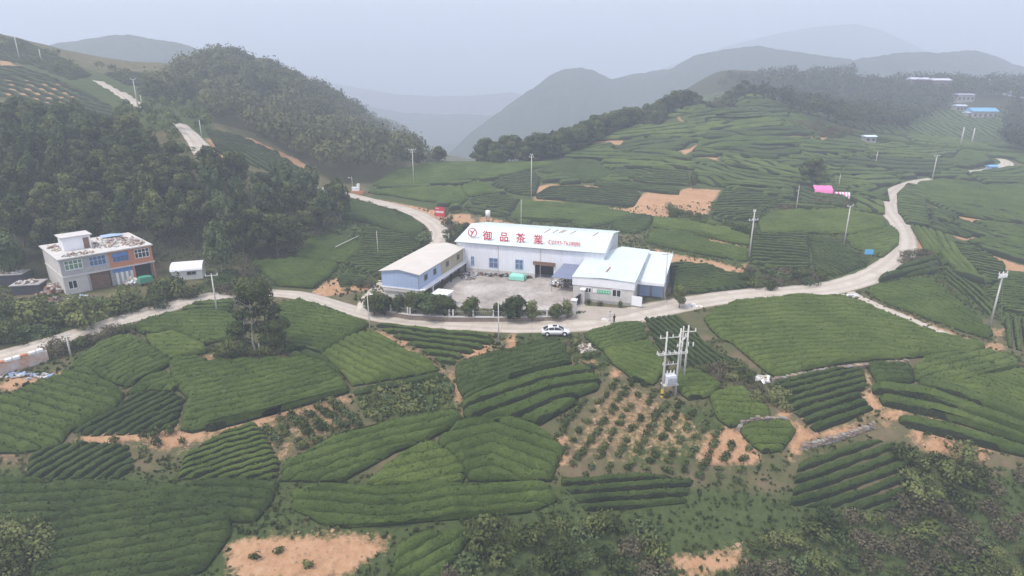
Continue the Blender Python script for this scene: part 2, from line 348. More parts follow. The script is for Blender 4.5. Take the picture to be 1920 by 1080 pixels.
TURF = [((955,625),(1010,620),(1090,632),(1075,645),(1000,655),(960,650)),((1060,640),(1100,640),(1140,670),(1150,700),(1100,690),(1070,660)),((60,690),(95,680),(95,700),(70,708)),
 ((380,525),(470,515),(520,540),(470,548),(380,545)),((660,735),(840,705),(862,775),(690,790)),((1250,750),(1340,770),(1380,800),(1320,830),(1300,870),(1180,870),(1160,820)),
 ((1690,840),(1800,850),(1800,900),(1700,890)),((690,350),(790,310),(1040,300),(1110,250),(1240,205),(1350,175),(1440,180),(1560,235),(1700,250),(1900,300),(1940,600),(1720,600),(1600,540),(1260,540),(1200,440),(1000,420),(870,400),(700,370)),((380,520),(480,505),(560,480),(640,410),(640,375),(790,425),(790,470),(715,540),(600,520),(500,545)),((-20,100),(40,80),(200,140),(390,150),(400,250),(600,340),(560,350),(390,270),(250,235),(60,190),(-20,185)),((-20,870),(1940,880),(1940,1090),(-20,1090)),((1100,545),(1140,548),(1140,562),(1090,560)),((1500,515),(1560,520),(1555,535),(1420,545),(1440,530)),((0,560),(330,570),(330,590),(0,650))]
WOODS = [((0,242),(150,250),(262,282),(330,325),(385,345),(430,362),(520,380),(600,388),(645,398),(645,420),(600,450),(560,480),(480,500),(380,505),(300,495),(200,480),(60,520),(0,540)),
 ((390,120),(460,90),(560,140),(700,230),(790,300),(760,335),(690,345),(620,340),(560,300),(480,250),(400,230),(340,200)),
 ((900,290),(1010,240),(1100,200),(1230,160),(1440,140),(1445,185),(1380,170),(1240,210),(1130,250),(1050,295)),((1270,190),(1300,150),(1445,130),(1700,120),(1700,160),(1445,192),(1380,172)),((1440,180),(1700,150),(1925,150),(1925,300),(1830,270),(1760,235),(1700,245),(1600,240),(1500,220))]
def cover(polys, soft):
    c = np.zeros(MX.shape)
    for P in polys:
        w = hits(P)[:, :2]; x0, y0 = w.min(0) - 4; x1, y1 = w.max(0) + 4
        i0, i1 = max(0, int((x0 - GX0) / GS)), int((x1 - GX0) / GS) + 2; j0, j1 = max(0, int((y0 - GY0) / GS)), int((y1 - GY0) / GS) + 2
        X, Y = MX[j0:j1, i0:i1], MY[j0:j1, i0:i1]
        if X.size == 0: continue
        d = segdist(X, Y, w, True); d = np.where(inpoly(X, Y, w), d, -d)
        c[j0:j1, i0:i1] = np.maximum(c[j0:j1, i0:i1], np.clip(0.5 + d / soft, 0, 1))
    return c
PATCHY = [((1050,850),(1085,775),(1130,725),(1165,705),(1225,730),(1300,770),(1340,795),(1320,830),(1300,870),(1080,870)),((492,802),(560,774),(650,750),(688,790),(660,812),(600,838),(545,853),(520,830)),((130,838),(300,812),(430,815),(350,850),(260,850))]
COV = np.stack([np.maximum(cover(ORANGE, 1.8), .43 * cover(PATCHY, 5.0)), cover(TURF, 3.0), cover(WOODS, 6.0)], -1)
NY, NX = MX.shape
idx = np.arange(NX * NY).reshape(NY, NX)
quads = np.stack([idx[:-1, :-1], idx[:-1, 1:], idx[1:, 1:], idx[1:, :-1]], -1).reshape(-1, 4)
gm = mesh('ground', np.stack([MX, MY, H], -1).reshape(-1, 3), quads, None, True)
at = gm.color_attributes.new('cover', 'FLOAT_COLOR', 'POINT')
at.data.foreach_set('color', np.concatenate([COV.reshape(-1, 3), np.ones((NX * NY, 1))], 1).astype(np.float32).ravel())
m, t, b = material('ground_cover', 0.95, 0.1); p = pos(t)
ca = node(t, 'ShaderNodeAttribute', attribute_name='cover').outputs['Color']; sep = node(t, 'ShaderNodeSeparateColor'); t.links.new(ca, sep.inputs[0])
nA = noise_n(t, 0.22, 5, 0.65, p); nB = noise_n(t, 1.3, 5, 0.7, p); nC = noise_n(t, 7, 3, 0.7, p)
earth = ramp(t, nB, [(0.3, (0.15, 0.105, 0.07)), (0.7, (0.27, 0.195, 0.135))])
orange = ramp(t, mathn(t, 'ADD', mathn(t, 'MULTIPLY', nB, .6), mathn(t, 'MULTIPLY', nA, .4)), [(0.3, (0.30, 0.17, 0.095)), (0.5, (0.44, 0.26, 0.15)), (0.72, (0.52, 0.36, 0.24))])
grass = ramp(t, mathn(t, 'ADD', mathn(t, 'MULTIPLY', nC, .5), mathn(t, 'MULTIPLY', nB, .5)), [(0.3, (0.035, 0.055, 0.020)), (0.55, (0.075, 0.100, 0.036)), (0.75, (0.15, 0.155, 0.070))])
litter = ramp(t, nB, [(0.3, (0.03, 0.04, 0.02)), (0.7, (0.08, 0.075, 0.04))])
g0 = ramp(t, mathn(t, 'ADD', mathn(t, 'MULTIPLY', nA, .55), mathn(t, 'MULTIPLY', nB, .45)), [(0.36, (0, 0, 0)), (0.54, (1, 1, 1))])
c0 = mixc(t, mathn(t, 'MULTIPLY', g0, 0.85), earth, grass)
def edge(chan, k):                       # ragged patch edges
    return ramp(t, mathn(t, 'ADD', chan, mathn(t, 'MULTIPLY', mathn(t, 'SUBTRACT', nB, 0.5), k)), [(0.30, (0, 0, 0)), (0.68, (1, 1, 1))])
c1 = mixc(t, edge(sep.outputs[2], 0.6), c0, litter); c2 = mixc(t, edge(sep.outputs[1], 1.0), c1, grass); c3 = mixc(t, edge(sep.outputs[0], 1.3), c2, orange)
t.links.new(c3, b.inputs['Base Color']); bump(t, b, mathn(t, 'ADD', nB, mathn(t, 'MULTIPLY', nC, .4)), 0.8, 0.25)
gm.materials.append(m)
tag(link(bpy.data.objects.new('ground', gm)), 'hilly earth and turf under the tea terraces', kind='structure')

# ------------------------------------------------------------------ far mountains, each a ridge of its own
def mountain_mat():
    m, t, b = material('forested_slope', 0.95, 0.05); p = pos(t)
    n = noise_n(t, 0.035, 6, 0.7, p); n2 = noise_n(t, 0.16, 4, 0.7, p)
    f = mathn(t, 'ADD', mathn(t, 'MULTIPLY', n, .5), mathn(t, 'MULTIPLY', n2, .5))
    t.links.new(ramp(t, f, [(0.32, (0.018, 0.030, 0.014)), (0.52, (0.040, 0.058, 0.026)), (0.72, (0.085, 0.10, 0.045))]), b.inputs['Base Color'])
    bump(t, b, n2, 1.0, 3.0); return m
M_MOUNT = mountain_mat()
def mountain(label, line, d0, back=0.25, drop=150.0, depth=260.0, seed=0, rough=1.0):
    L = np.array(line, float); xs = np.arange(L[0, 0], L[-1, 0] + 1, 5.0); ys = np.interp(xs, L[:, 0], L[:, 1])
    top = np.array([0, 0, CAMZ]) + rays(xs, ys) * (d0 * (1 + 0.05 * np.sin(xs / 170 + seed)))[:, None]
    rows = []; N1, N2 = 46, 10
    for k in range(-N2, N1 + 1):
        s = k / N1 if k > 0 else k / N2
        w = depth * s if k > 0 else depth * back * 2 * s
        r = np.hypot(top[:, 0], top[:, 1]); dx, dy = top[:, 0] / r, top[:, 1] / r
        X = top[:, 0] - dx * w; Y = top[:, 1] - dy * w
        fall = drop * (abs(s) ** 1.15)
        spur = 1 + .55 * fbm(xs / 60 + seed, np.full_like(xs, s * 1.4), seed + 3, 3) * min(1, abs(s) * 3)
        Z = top[:, 2] - fall * spur + rough * (6.0 * fbm(X / 9, Y / 9, seed, 3) + 9.0 * fbm(X / 45, Y / 45, seed + 2, 3)) * (.3 + .7 * min(1, abs(s) * 8)) - (rough * 1.5)
        rows.append(np.stack([X, Y, Z], -1))
    V = np.concatenate(rows); n = len(xs); R = len(rows); ii = np.arange(n * R).reshape(R, n)
    Q = np.stack([ii[:-1, :-1], ii[1:, :-1], ii[1:, 1:], ii[:-1, 1:]], -1).reshape(-1, 4)
    return tag(obj('mountain', V, Q, M_MOUNT, None, True), label, kind='structure')
mountain('dark rounded mountain behind the tea hill', [(815,306),(850,280),(880,248),(930,212),(975,178),(1010,156),(1030,140),(1055,129),(1090,126),(1115,132),(1145,146),(1180,140),(1220,134),(1262,126),(1300,104),(1350,92),(1420,84),(1500,96),(1600,110),(1750,140)], 1050, drop=230, depth=420, seed=1)
mountain('highest peak fading into the cloud', [(1180,150),(1260,122),(1300,106),(1350,90),(1400,76),(1470,60),(1530,50),(1600,44),(1650,54),(1700,78),(1760,104),(1830,130),(1930,150)], 2700, drop=520, depth=700, seed=2)
mountain('wooded ridge above the village', [(1380,190),(1450,160),(1540,128),(1620,106),(1700,94),(1760,96),(1830,92),(1870,104),(1900,120),(1960,128),(2080,120)], 1000, drop=160, depth=420, seed=3)
mountain('pale ridge across the head of the valley', [(540,150),(600,172),(650,186),(700,200),(760,211),(830,213),(900,214),(960,220)], 1700, drop=170, depth=380, seed=4)
mountain('faintest mountain at the end of the valley', [(500,120),(600,150),(680,166),(740,176),(820,180),(900,178),(960,172),(1040,190),(1150,200)], 2600, drop=330, depth=600, seed=5)
mountain('far ridge behind the left hill', [(-160,90),(-40,92),(80,86),(140,74),(200,64),(240,62),(290,72),(340,80),(390,96),(460,120),(560,170)], 850, drop=110, depth=190, seed=6)
mountain('valley flank behind the wooded hill', [(560,150),(620,182),(680,214),(740,250),(800,288),(860,330)], 520, drop=110, depth=200, seed=7)
bpy.data.meshes  # valley floor, far below
xs = np.linspace(-2600, 2600, 60); ys = np.linspace(530, 3400, 50); X, Y = np.meshgrid(xs, ys)
Z = -110 + 25 * fbm(X / 300, Y / 300, 9, 3); ii = np.arange(X.size).reshape(X.shape)
tag(obj('valley', np.stack([X, Y, Z], -1).reshape(-1, 3), np.stack([ii[:-1, :-1], ii[:-1, 1:], ii[1:, 1:], ii[1:, :-1]], -1).reshape(-1, 4), M_MOUNT, None, True), 'wooded valley floor far below', kind='structure')

# ------------------------------------------------------------------ air
hz_m = bpy.data.materials.new('haze'); hz_m.use_nodes = True; t = hz_m.node_tree; t.nodes.remove(t.nodes['Principled BSDF'])
pv = node(t, 'ShaderNodeVolumePrincipled'); pv.inputs['Color'].default_value = (0.79, 0.865, 1.0, 1); pv.inputs['Density'].default_value = HAZE_DENSITY; pv.inputs['Anisotropy'].default_value = 0.1
t.links.new(pv.outputs[0], t.nodes['Material Output'].inputs['Volume'])
tag(MB().box(-3200, 3200, -60, 4200, -420, 300).build('haze', hz_m), kind='stuff')

# ------------------------------------------------------------------ roads
m, t, b = material('pale_concrete_road', 0.9, 0.2); p = pos(t)
n = noise_n(t, 0.35, 5, 0.7, p); n2 = noise_n(t, 3.5, 4, 0.65, p)
f = mathn(t, 'ADD', mathn(t, 'MULTIPLY', n, .6), mathn(t, 'MULTIPLY', n2, .4))
rc = ramp(t, f, [(0.3, (0.36, 0.305, 0.25)), (0.5, (0.50, 0.445, 0.385)), (0.7, (0.58, 0.53, 0.475))])
ra = node(t, 'ShaderNodeAttribute', attribute_name='run').outputs['Fac']; ac = node(t, 'ShaderNodeAttribute', attribute_name='across').outputs['Fac']
jt = mathn(t, 'LESS_THAN', mathn(t, 'MODULO', ra, 5.0), 0.10)          # slab joints
trk = mathn(t, 'MULTIPLY', mathn(t, 'LESS_THAN', mathn(t, 'ABSOLUTE', mathn(t, 'SUBTRACT', mathn(t, 'ABSOLUTE', ac), 0.21)), 0.09), mathn(t, 'MULTIPLY', n2, .5))   # worn wheel tracks
vg = mathn(t, 'MULTIPLY', mathn(t, 'GREATER_THAN', mathn(t, 'ADD', mathn(t, 'ABSOLUTE', ac), mathn(t, 'MULTIPLY', n2, .25)), .60), .6)   # dusty edges
rc = mixc(t, vg, mixc(t, mathn(t, 'MAXIMUM', mathn(t, 'MULTIPLY', jt, .5), trk), rc, (0.25, 0.215, 0.18)), (0.33, 0.26, 0.19))
t.links.new(rc, b.inputs['Base Color']); bump(t, b, n2, 0.4, 0.04)
M_ROAD = m
def ribbon(name, P3, width, mat, lift=0.09, label=None, thick=0.16, nx=6):
    """a slab laid along a line; edges slightly ragged, sides go down into the ground"""
    P = np.array(P3)[:, :2]; L = np.r_[0, np.cumsum(np.hypot(*np.diff(P, axis=0).T))]; s = np.arange(0, L[-1], 1.2)
    C = np.stack([np.interp(s, L, P[:, k]) for k in (0, 1)], -1)
    k = 5; ker = np.ones(k) / k; Cp = np.vstack([np.repeat(C[:1], k // 2, 0), C, np.repeat(C[-1:], k // 2, 0)])
    C = np.stack([np.convolve(Cp[:, i], ker, 'valid') for i in (0, 1)], -1)
    T = np.gradient(C, axis=0); T /= np.linalg.norm(T, axis=1)[:, None] + 1e-9; N = np.stack([-T[:, 1], T[:, 0]], -1)
    wd = np.interp(s, np.linspace(0, L[-1], len(np.atleast_1d(width))), np.atleast_1d(width)) if np.ndim(width) else np.full(len(s), width)
    rows = []
    for j in range(-1, nx + 2):
        u = min(max(j, 0), nx) / nx - .5; e = 0.28 * fbm(s / 2.5, np.full_like(s, j * 0.01 + (7 if u > 0 else 0)), 5, 3) if abs(u) == .5 else 0
        q = C + N * (u * wd + e)[:, None]; z = hz(q[:, 0], q[:, 1]) + lift - (thick + .25 if j in (-1, nx + 1) else 0)
        rows.append(np.column_stack([q, z]))
    V = np.stack(rows, 1).reshape(-1, 3); c = nx + 3; ii = np.arange(len(s) * c).reshape(len(s), c)
    Q = np.stack([ii[:-1, :-1], ii[:-1, 1:], ii[1:, 1:], ii[1:, :-1]], -1).reshape(-1, 4)
    o = obj(name, V, Q, mat, None, False); aa = o.data.attributes.new('run', 'FLOAT', 'POINT'); aa.data.foreach_set('value', np.repeat(s, c).astype(np.float32))
    aa = o.data.attributes.new('across', 'FLOAT', 'POINT'); aa.data.foreach_set('value', np.tile(np.array([-.5] + list(np.linspace(-.5, .5, nx + 1)) + [.5]), len(s)).astype(np.float32)); return tag(o, label, kind='structure')
def px_line(P, sm=True): return hits(smooth_line(P, 5) if sm else P)
ROAD_MAIN = [(-60,686),(0,668),(60,652),(130,631),(210,607),(300,580),(370,562),(440,550),(520,550),(580,558),(640,576),(700,592),(770,602),(850,608),(940,612),(1020,612),(1090,608),(1160,596),(1230,580),(1300,567),(1380,556),(1460,550),(1540,543),(1600,530),(1650,510),(1685,482),(1697,455),(1690,425),(1672,402),(1665,385),(1672,368),(1690,354),(1715,345),(1755,337)]
ROAD_W = [3.6, 3.6, 3.6, 3.8, 4.2, 5.2, 6, 5.6, 5.4, 5.4, 5.4, 5.2, 5.2, 5.2, 5.2, 5.2, 5.0]
ribbon('road', px_line(ROAD_MAIN), ROAD_W, M_ROAD, label='pale concrete road curving past the tea factory')
ribbon('road', px_line([(690,588),(700,565),(712,552),(735,530)]), [5, 5, 4.6], M_ROAD, lift=.10, label='pale road turning off beside the blue prefab block')
lw = [at1(735, 530)[:2], (-26, 124), (-20, 132), (-17.5, 141)] + [p[:2] for p in px_line([(815,462),(826,440),(815,422),(785,403),(740,388),(690,375),(650,365),(615,358),(575,354)])]
ribbon('road', smooth_line(lw, 4), [4.6, 4.6, 5.0, 4.8, 4.6, 4.4, 4.2], M_ROAD, lift=.11, label='pale road climbing over the saddle behind the prefab block')
ribbon('road', px_line([(388,300),(380,282),(366,262),(350,244),(334,230)]), [5.4, 5.8, 5.4, 4.6, 3.6], M_ROAD, lift=.14, label='pale steep road rising above the wood')
ribbon('road', px_line([(268,204),(248,190),(225,175),(200,162),(180,150)]), [2.5, 4.6, 5.2, 4.8, 3.4], M_ROAD, lift=.16, label='pale road high on the left hillside')
ribbon('path', px_line([(1590,545),(1620,562),(1660,580),(1720,604),(1790,634),(1860,656)]), 1.6, M_ROAD, lift=.08, label='narrow concrete path between two large tea plots')
ribbon('road', px_line([(1812,324),(1850,320),(1878,313),(1889,307),(1880,300),(1872,297)]), [3.4, 4, 4.6, 4.4, 3.6], M_ROAD, lift=.15, label='pale hairpin road on the far right')
ribbon('road', px_line([(1738,250),(1762,242),(1775,232),(1776,222),(1800,217),(1830,214)]), [4, 5, 6, 6, 5, 5], M_ROAD, lift=.2, label='pale road leading into the hazy village')
# concrete yard of the factory
m, t, b = material('yard_concrete', 0.9, 0.2); p = pos(t)
n = noise_n(t, 0.16, 5, 0.7, p); n2 = noise_n(t, 1.6, 5, 0.7, p)
f = mathn(t, 'ADD', mathn(t, 'MULTIPLY', n, .65), mathn(t, 'MULTIPLY', n2, .35))
t.links.new(ramp(t, f, [(0.34, (0.23, 0.20, 0.18)), (0.5, (0.38, 0.345, 0.315)), (0.66, (0.56, 0.53, 0.50))]), b.inputs['Base Color'])
M_YARD = m
def sheet(name, poly, lift, mat, label, step=2.0):
    P = np.array(poly)[:, :2]; x0, y0 = P.min(0); x1, y1 = P.max(0); bm = bmesh.new()
    vs = [bm.verts.new((x, y, 0)) for x, y in P]; bm.faces.new(vs)
    for ax, lo, hi in ((0, x0, x1), (1, y0, y1)):
        for q in np.arange(lo + step, hi, step):
            co = [0, 0, 0]; no = [0, 0, 0]; co[ax] = q; no[ax] = 1
            bmesh.ops.bisect_plane(bm, geom=bm.verts[:] + bm.edges[:] + bm.faces[:], plane_co=co, plane_no=no)
    for v in bm.verts: v.co.z = float(hz(v.co.x, v.co.y)) + lift
    me = bpy.data.meshes.new(name); bm.to_mesh(me); bm.free(); me.materials.append(mat)
    return tag(link(bpy.data.objects.new(name, me)), label, kind='structure')
sheet('yard', [at_z(x, y, .45) for x, y in ((796,574),(850,577),(950,580),(1064,584),(1075,590),(1110,588),(1075,545),(1085,520),(1000,512),(890,500),(840,530))], .06, M_YARD, 'stained concrete yard in front of the tea factory')
sheet('forecourt', hits([(1064,600),(1074,588),(1090,574),(1188,580),(1250,566),(1245,574),(1180,590),(1120,602)]), .12, M_ROAD, 'pale concrete forecourt outside the factory gate')
# ------------------------------------------------------------------ tea
TEA = {'n': tea_mat('tea_leaf', (0.028, 0.049, 0.010), (0.068, 0.105, 0.023), (0.126, 0.170, 0.044)),
       'l': tea_mat('fresh_tea_leaf', (0.038, 0.063, 0.012), (0.090, 0.130, 0.028), (0.152, 0.196, 0.052)),
       's': tea_mat('shaded_woody_tea_side', (0.012, 0.017, 0.008), (0.024, 0.032, 0.014), (0.045, 0.055, 0.024)),  # twiggy hedge sides, with the shade of faces and grooves put into the colour
       'd': tea_mat('dark_tea_leaf', (0.019, 0.035, 0.009), (0.050, 0.078, 0.020), (0.092, 0.126, 0.036))}
STY = {'smooth': (1.00, .34, 1.0), 'dense': (.98, .64, 1.05), 'rows': (.74, .95, .9), 'open': (.62, .95, .95), 'hedge': (.96, .80, 1.15), 'strip': (1.0, .5, 1.3)}
def row_mesh(S0, S1, tc, w, gd, Hh, Pf, ds, seed, leaf, first=True, last=True, style_=''):
    """one clipped hedge row as a strip of quads; S0/S1 end positions per column"""
    nc = len(tc); Lm = max(1e-3, float(np.mean(S1 - S0))); ns = max(3, int(Lm / ds) + 1)
    k = np.linspace(0, 1, ns)[:, None]; S = S0[None] * (1 - k) + S1[None] * k; T = np.repeat(tc[None], ns, 0)
    X, Y = Pf(S, T); jit = .16 * vnoise(X / .9, Y / .9, seed + 4); X = X + jit; Y = Y + .16 * vnoise(X / .8 + 40, Y / .8, seed + 5)
    u = np.linspace(-1, 1, nc)[None]; prof = 1 - gd * np.abs(u) ** 3.2
    de = np.minimum(k, 1 - k) * Lm; tap = np.sqrt(np.clip(de / .55 + .12, 0, 1))
    Z = hz(X, Y) + Hh * prof * tap * (1 + .22 * fbm(X / 3.5, Y / 3.5, 11, 2)) + .20 * vnoise(X / .75, Y / .75, 21) * tap + .12 * vnoise(X / .38, Y / .38, 22) * tap + .42 * np.minimum(0, fbm(X / 1.7, Y / 1.7, 23, 2) + .10) * tap
    V = np.stack([X, Y, Z], -1)
    gl = V[:, :1].copy(); gr = V[:, -1:].copy(); gl[..., 2] = hz(gl[..., 0], gl[..., 1]) - .12; gr[..., 2] = hz(gr[..., 0], gr[..., 1]) - .12
    V = np.concatenate([gl, V, gr], 1)
    a = V[:1].copy(); z = V[-1:].copy()
    for e in (a, z): e[..., 2] = hz(e[..., 0], e[..., 1]) - .15
    V = np.concatenate([a, V, z], 0); R, C = V.shape[:2]; ii = np.arange(R * C).reshape(R, C)
    Q = np.stack([ii[:-1, :-1], ii[1:, :-1], ii[1:, 1:], ii[:-1, 1:]], -1).reshape(-1, 4)
    V = V.reshape(-1, 3); mi_ = np.ones((R - 1, C - 1), np.int32); mi_[1:-1, 2:-2] = 0  # sides, skirts and row ends take the side colour with shade painted in
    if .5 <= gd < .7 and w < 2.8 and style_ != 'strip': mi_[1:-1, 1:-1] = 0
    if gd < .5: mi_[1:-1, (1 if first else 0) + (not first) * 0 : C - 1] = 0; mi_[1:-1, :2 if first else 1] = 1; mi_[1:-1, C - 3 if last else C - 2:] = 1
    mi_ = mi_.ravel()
    if leaf > 0:                                      # sprigs standing up out of the clipped top
        n = int(Lm * abs(tc[-1] - tc[0]) * leaf)
        if n > 0:
            r_ = np.random.default_rng(seed); f = Q[r_.integers(0, len(Q), n)]; wq = r_.dirichlet([1, 1, 1, 1], n)
            P = (V[f] * wq[..., None]).sum(1); P[:, 2] += .02; sz = r_.uniform(.10, .24, n)[:, None]
            d1 = r_.normal(size=(n, 3)); d1[:, 2] = np.abs(d1[:, 2]) * .5; d1 /= np.linalg.norm(d1, axis=1)[:, None]
            d2 = r_.normal(size=(n, 3)); d2[:, 2] = np.abs(d2[:, 2]) + .6; d2 /= np.linalg.norm(d2, axis=1)[:, None]
            LV = np.stack([P - d1 * sz * .5, P + d1 * sz * .5, P + d1 * sz * .45 + d2 * sz, P - d1 * sz * .45 + d2 * sz], 1).reshape(-1, 3)
            Q = np.concatenate([Q, np.arange(4 * n).reshape(n, 4) + len(V)]); V = np.concatenate([V, LV]); mi_ = np.r_[mi_, np.zeros(n, np.int32)]
    return V, Q, mi_
PLOT_GROUP = 'tea plots on the terraces'
PLOT_POLY = []
BUSHES = []
def grow(Wq, d):
    P = Wq[:, :2]; a = np.roll(P, 1, 0); c = np.roll(P, -1, 0); t_ = c - a; t_ /= np.linalg.norm(t_, axis=1)[:, None] + 1e-9; n_o = np.stack([t_[:, 1], -t_[:, 0]], -1)
    if (P[:, 0] * c[:, 1] - P[:, 1] * c[:, 0]).sum() < 0: n_o = -n_o
    Q = P + n_o * d; return np.column_stack([Q, hz(Q[:, 0], Q[:, 1])])
def tea_plot(label, poly, guide, sp=1.5, style='dense', tint='n', Hh=None, parts=None, cut=None):
    wf, gd, h0 = STY[style]; Hh = Hh or h0
    if style in ('dense', 'smooth') and cut is None: sp *= .84
    near_rows = style == 'rows' and cut is None
    Wp = hits(dense(poly, 16, True)); dm0 = float(np.median(Wp[:, 1])); Wp = grow(Wp, 0 if cut is not None else ((.30 if style == 'smooth' else .02) if dm0 < 130 else (.45 if dm0 < 190 else 1.0))); G = hits(dense(guide, 12)); (PLOT_POLY.append(Wp[:, :2]) if cut is None else None)
    dm = float(np.median(Wp[:, 1])); dv = G[-1, :2] - G[0, :2]; dv /= np.linalg.norm(dv); nv = np.array([-dv[1], dv[0]])
    gs = G[:, :2] @ dv; gt = G[:, :2] @ nv; o = np.argsort(gs); gs, gt = gs[o], gt[o]; gt = gt - gt.mean()
    def g(s):
        r = np.interp(s, gs, gt)
        if len(gs) > 2:
            a = (gt[1] - gt[0]) / max(.1, gs[1] - gs[0]); b = (gt[-1] - gt[-2]) / max(.1, gs[-1] - gs[-2])
            r = np.where(s < gs[0], gt[0] + a * (s - gs[0]), r); r = np.where(s > gs[-1], gt[-1] + b * (s - gs[-1]), r)
        return r
    def Pf(S, T): tt = T + g(S); return S * dv[0] + tt * nv[0], S * dv[1] + tt * nv[1]
    ps = Wp[:, :2] @ dv; pt = Wp[:, :2] @ nv - g(ps); seed = sum(map(ord, label)) % 997
    n = len(ps); pt = pt + .35 * fbm(Wp[:, 0] / 4, Wp[:, 1] / 4, seed, 2); ps = ps + .35 * fbm(Wp[:, 0] / 4 + 30, Wp[:, 1] / 4, seed, 2)
    def scan(t):
        c = []
        for i in range(n):
            t0, t1 = pt[i], pt[(i + 1) % n]
            if (t0 > t) != (t1 > t): c.append(ps[i] + (t - t0) / (t1 - t0) * (ps[(i + 1) % n] - ps[i]))
        c.sort(); return [(c[i], c[i + 1]) for i in range(0, len(c) - 1, 2)]
    holes = []
    if cut is not None:
        for Pq in cut:
            hs_ = Pq @ dv; holes.append((hs_, Pq @ nv - g(hs_)))
    def minus(t, iv):
        for hs_, ht_ in holes:
            if ht_.min() > t or ht_.max() < t: continue
            c = []; m_ = len(hs_)
            for i in range(m_):
                t0, t1 = ht_[i], ht_[(i + 1) % m_]
                if (t0 > t) != (t1 > t): c.append(hs_[i] + (t - t0) / (t1 - t0) * (hs_[(i + 1) % m_] - hs_[i]))
            c.sort()
            for i in range(0, len(c) - 1, 2):
                p, q = c[i] - .9, c[i + 1] + .9; nv_ = []
                for a, b in iv:
                    if q <= a or p >= b: nv_.append((a, b)); continue
                    if p > a: nv_.append((a, p))
                    if q < b: nv_.append((q, b))
                iv = nv_
        return iv
    if near_rows and dm < 130: sp *= .62; Hh *= .8
    ds = float(np.clip(dm * .0036, .32, 1.3)); nc = 7 if dm < 130 or style == 'strip' else 5
    leaf = 9 if dm < 85 else (5 if dm < 115 else (2 if dm < 140 else 0))
    nrow = max(1, int(round((pt.max() - pt.min()) / sp))); sp2 = (pt.max() - pt.min()) / nrow
    rowsV = []
    for r in range(nrow):
        tcen = pt.min() + (r + .5) * sp2; w = sp2 * wf; tc = np.linspace(tcen - w / 2, tcen + w / 2, nc)
        tc = np.clip(tc, pt.min() + .02, pt.max() - .02)
        for (a, b) in (scan(tcen) if cut is None else minus(tcen, scan(tcen))):
            if b - a < (.8 if cut is None else 3.5): continue
            S0 = np.full(nc, a); S1 = np.full(nc, b)
            for j in range(nc):
                best = [(min(b, q) - max(a, p), p, q) for p, q in scan(tc[j]) if min(b, q) > max(a, p)]
                if best and cut is None:
                    _, p, q = max(best); S0[j], S1[j] = max(p, a - 3), min(q, b + 3)
            rowsV.append(row_mesh(S0, S1, tc, w, gd, Hh, Pf, ds, seed + r, leaf, r == 0, r == nrow - 1, style))
    if not rowsV: return
    c = Wp.mean(0); c = np.array([c[0], c[1], float(hz(c[0], c[1]))])
    if parts is None: parts = dm < 175 and style != 'smooth'
    if parts and len(rowsV) > 1:
        T_ = thing('tea_plot', label, 'tea plot', tuple(c), 0, PLOT_GROUP)
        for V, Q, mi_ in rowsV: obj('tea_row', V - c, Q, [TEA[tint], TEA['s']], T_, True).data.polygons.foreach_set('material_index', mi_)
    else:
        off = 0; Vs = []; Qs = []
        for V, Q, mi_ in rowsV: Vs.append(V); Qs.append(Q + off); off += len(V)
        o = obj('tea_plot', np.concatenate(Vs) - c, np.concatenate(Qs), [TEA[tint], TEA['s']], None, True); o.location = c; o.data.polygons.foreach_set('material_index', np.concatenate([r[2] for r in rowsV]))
        tag(o, label, 'tea plot', PLOT_GROUP)
P_ = tea_plot
# --- foreground, left
P_('broad striped tea plot at the left edge below the orange earth', [(-30,770),(0,752),(25,745),(72,722),(112,708),(128,700),(165,697),(200,720),(235,742),(215,768),(170,795),(132,812),(112,838),(40,852),(-30,850)], [(20,752),(110,778),(160,792)], 1.7, 'dense')
P_('tea plot of eight slanting rows with bare soil between them', [(133,812),(215,768),(250,744),(285,737),(325,740),(345,752),(340,770),(333,798),(290,810),(245,816),(165,818)], [(150,812),(220,776),(300,738)], 1.75, 'rows', 'd')
P_('short slanting tea rows under the narrow dirt track at lower left', [(55,862),(82,842),(160,832),(240,838),(248,872),(248,900),(50,900)], [(60,866),(105,842)], 1.9, 'rows', 'd')
P_('narrow tapering tea strip wedged above the slanting rows', [(240,742),(262,727),(310,702),(322,710),(336,728),(325,735),(285,732),(255,738)], [(245,738),(322,706)], 1.6, 'smooth')
P_('large smooth square tea plot left of the tall dark tree', [(137,690),(150,678),(190,650),(245,633),(262,642),(322,682),(264,716),(240,725),(215,718),(180,702),(160,696)], [(170,690),(290,640)], 1.4, 'smooth')
P_('small smooth tea plot beside the bare orange bank under the dark tree', [(277,636),(318,628),(345,635),(385,657),(386,663),(324,680),(300,664)], [(290,650),(370,650)], 1.4, 'smooth', 'l')
P_('long dark tea plot below the leaning pole', [(256,617),(264,610),(310,595),(345,592),(415,592),(452,600),(455,635),(400,642),(385,648),(345,630),(318,622),(280,630),(264,625)], [(270,615),(440,615)], 1.5, 'smooth')
P_('rounded yellowish tea clump at the road bend around the leaning pole', [(340,585),(362,574),(400,567),(438,567),(434,586),(400,592),(350,594)], [(345,582),(430,577)], 1.8, 'hedge', 'n', 1.0)
P_('widest smooth tea plot in the left foreground below the tall dark tree', [(322,684),(372,676),(392,686),(430,685),(500,683),(535,682),(580,678),(610,692),(648,726),(652,738),(600,753),(520,773),(440,793),(400,806),(365,810),(342,806),(347,780),(356,750),(342,733),(326,710)], [(350,800),(500,765),(640,728)], 1.35, 'smooth', 'n', 1.15)
P_('small humped tea strip at the tip of the striped slope', [(540,670),(575,664),(606,674),(640,707),(648,722),(610,690),(585,677),(545,678)], [(548,674),(640,708)], 1.6, 'dense', 'd')
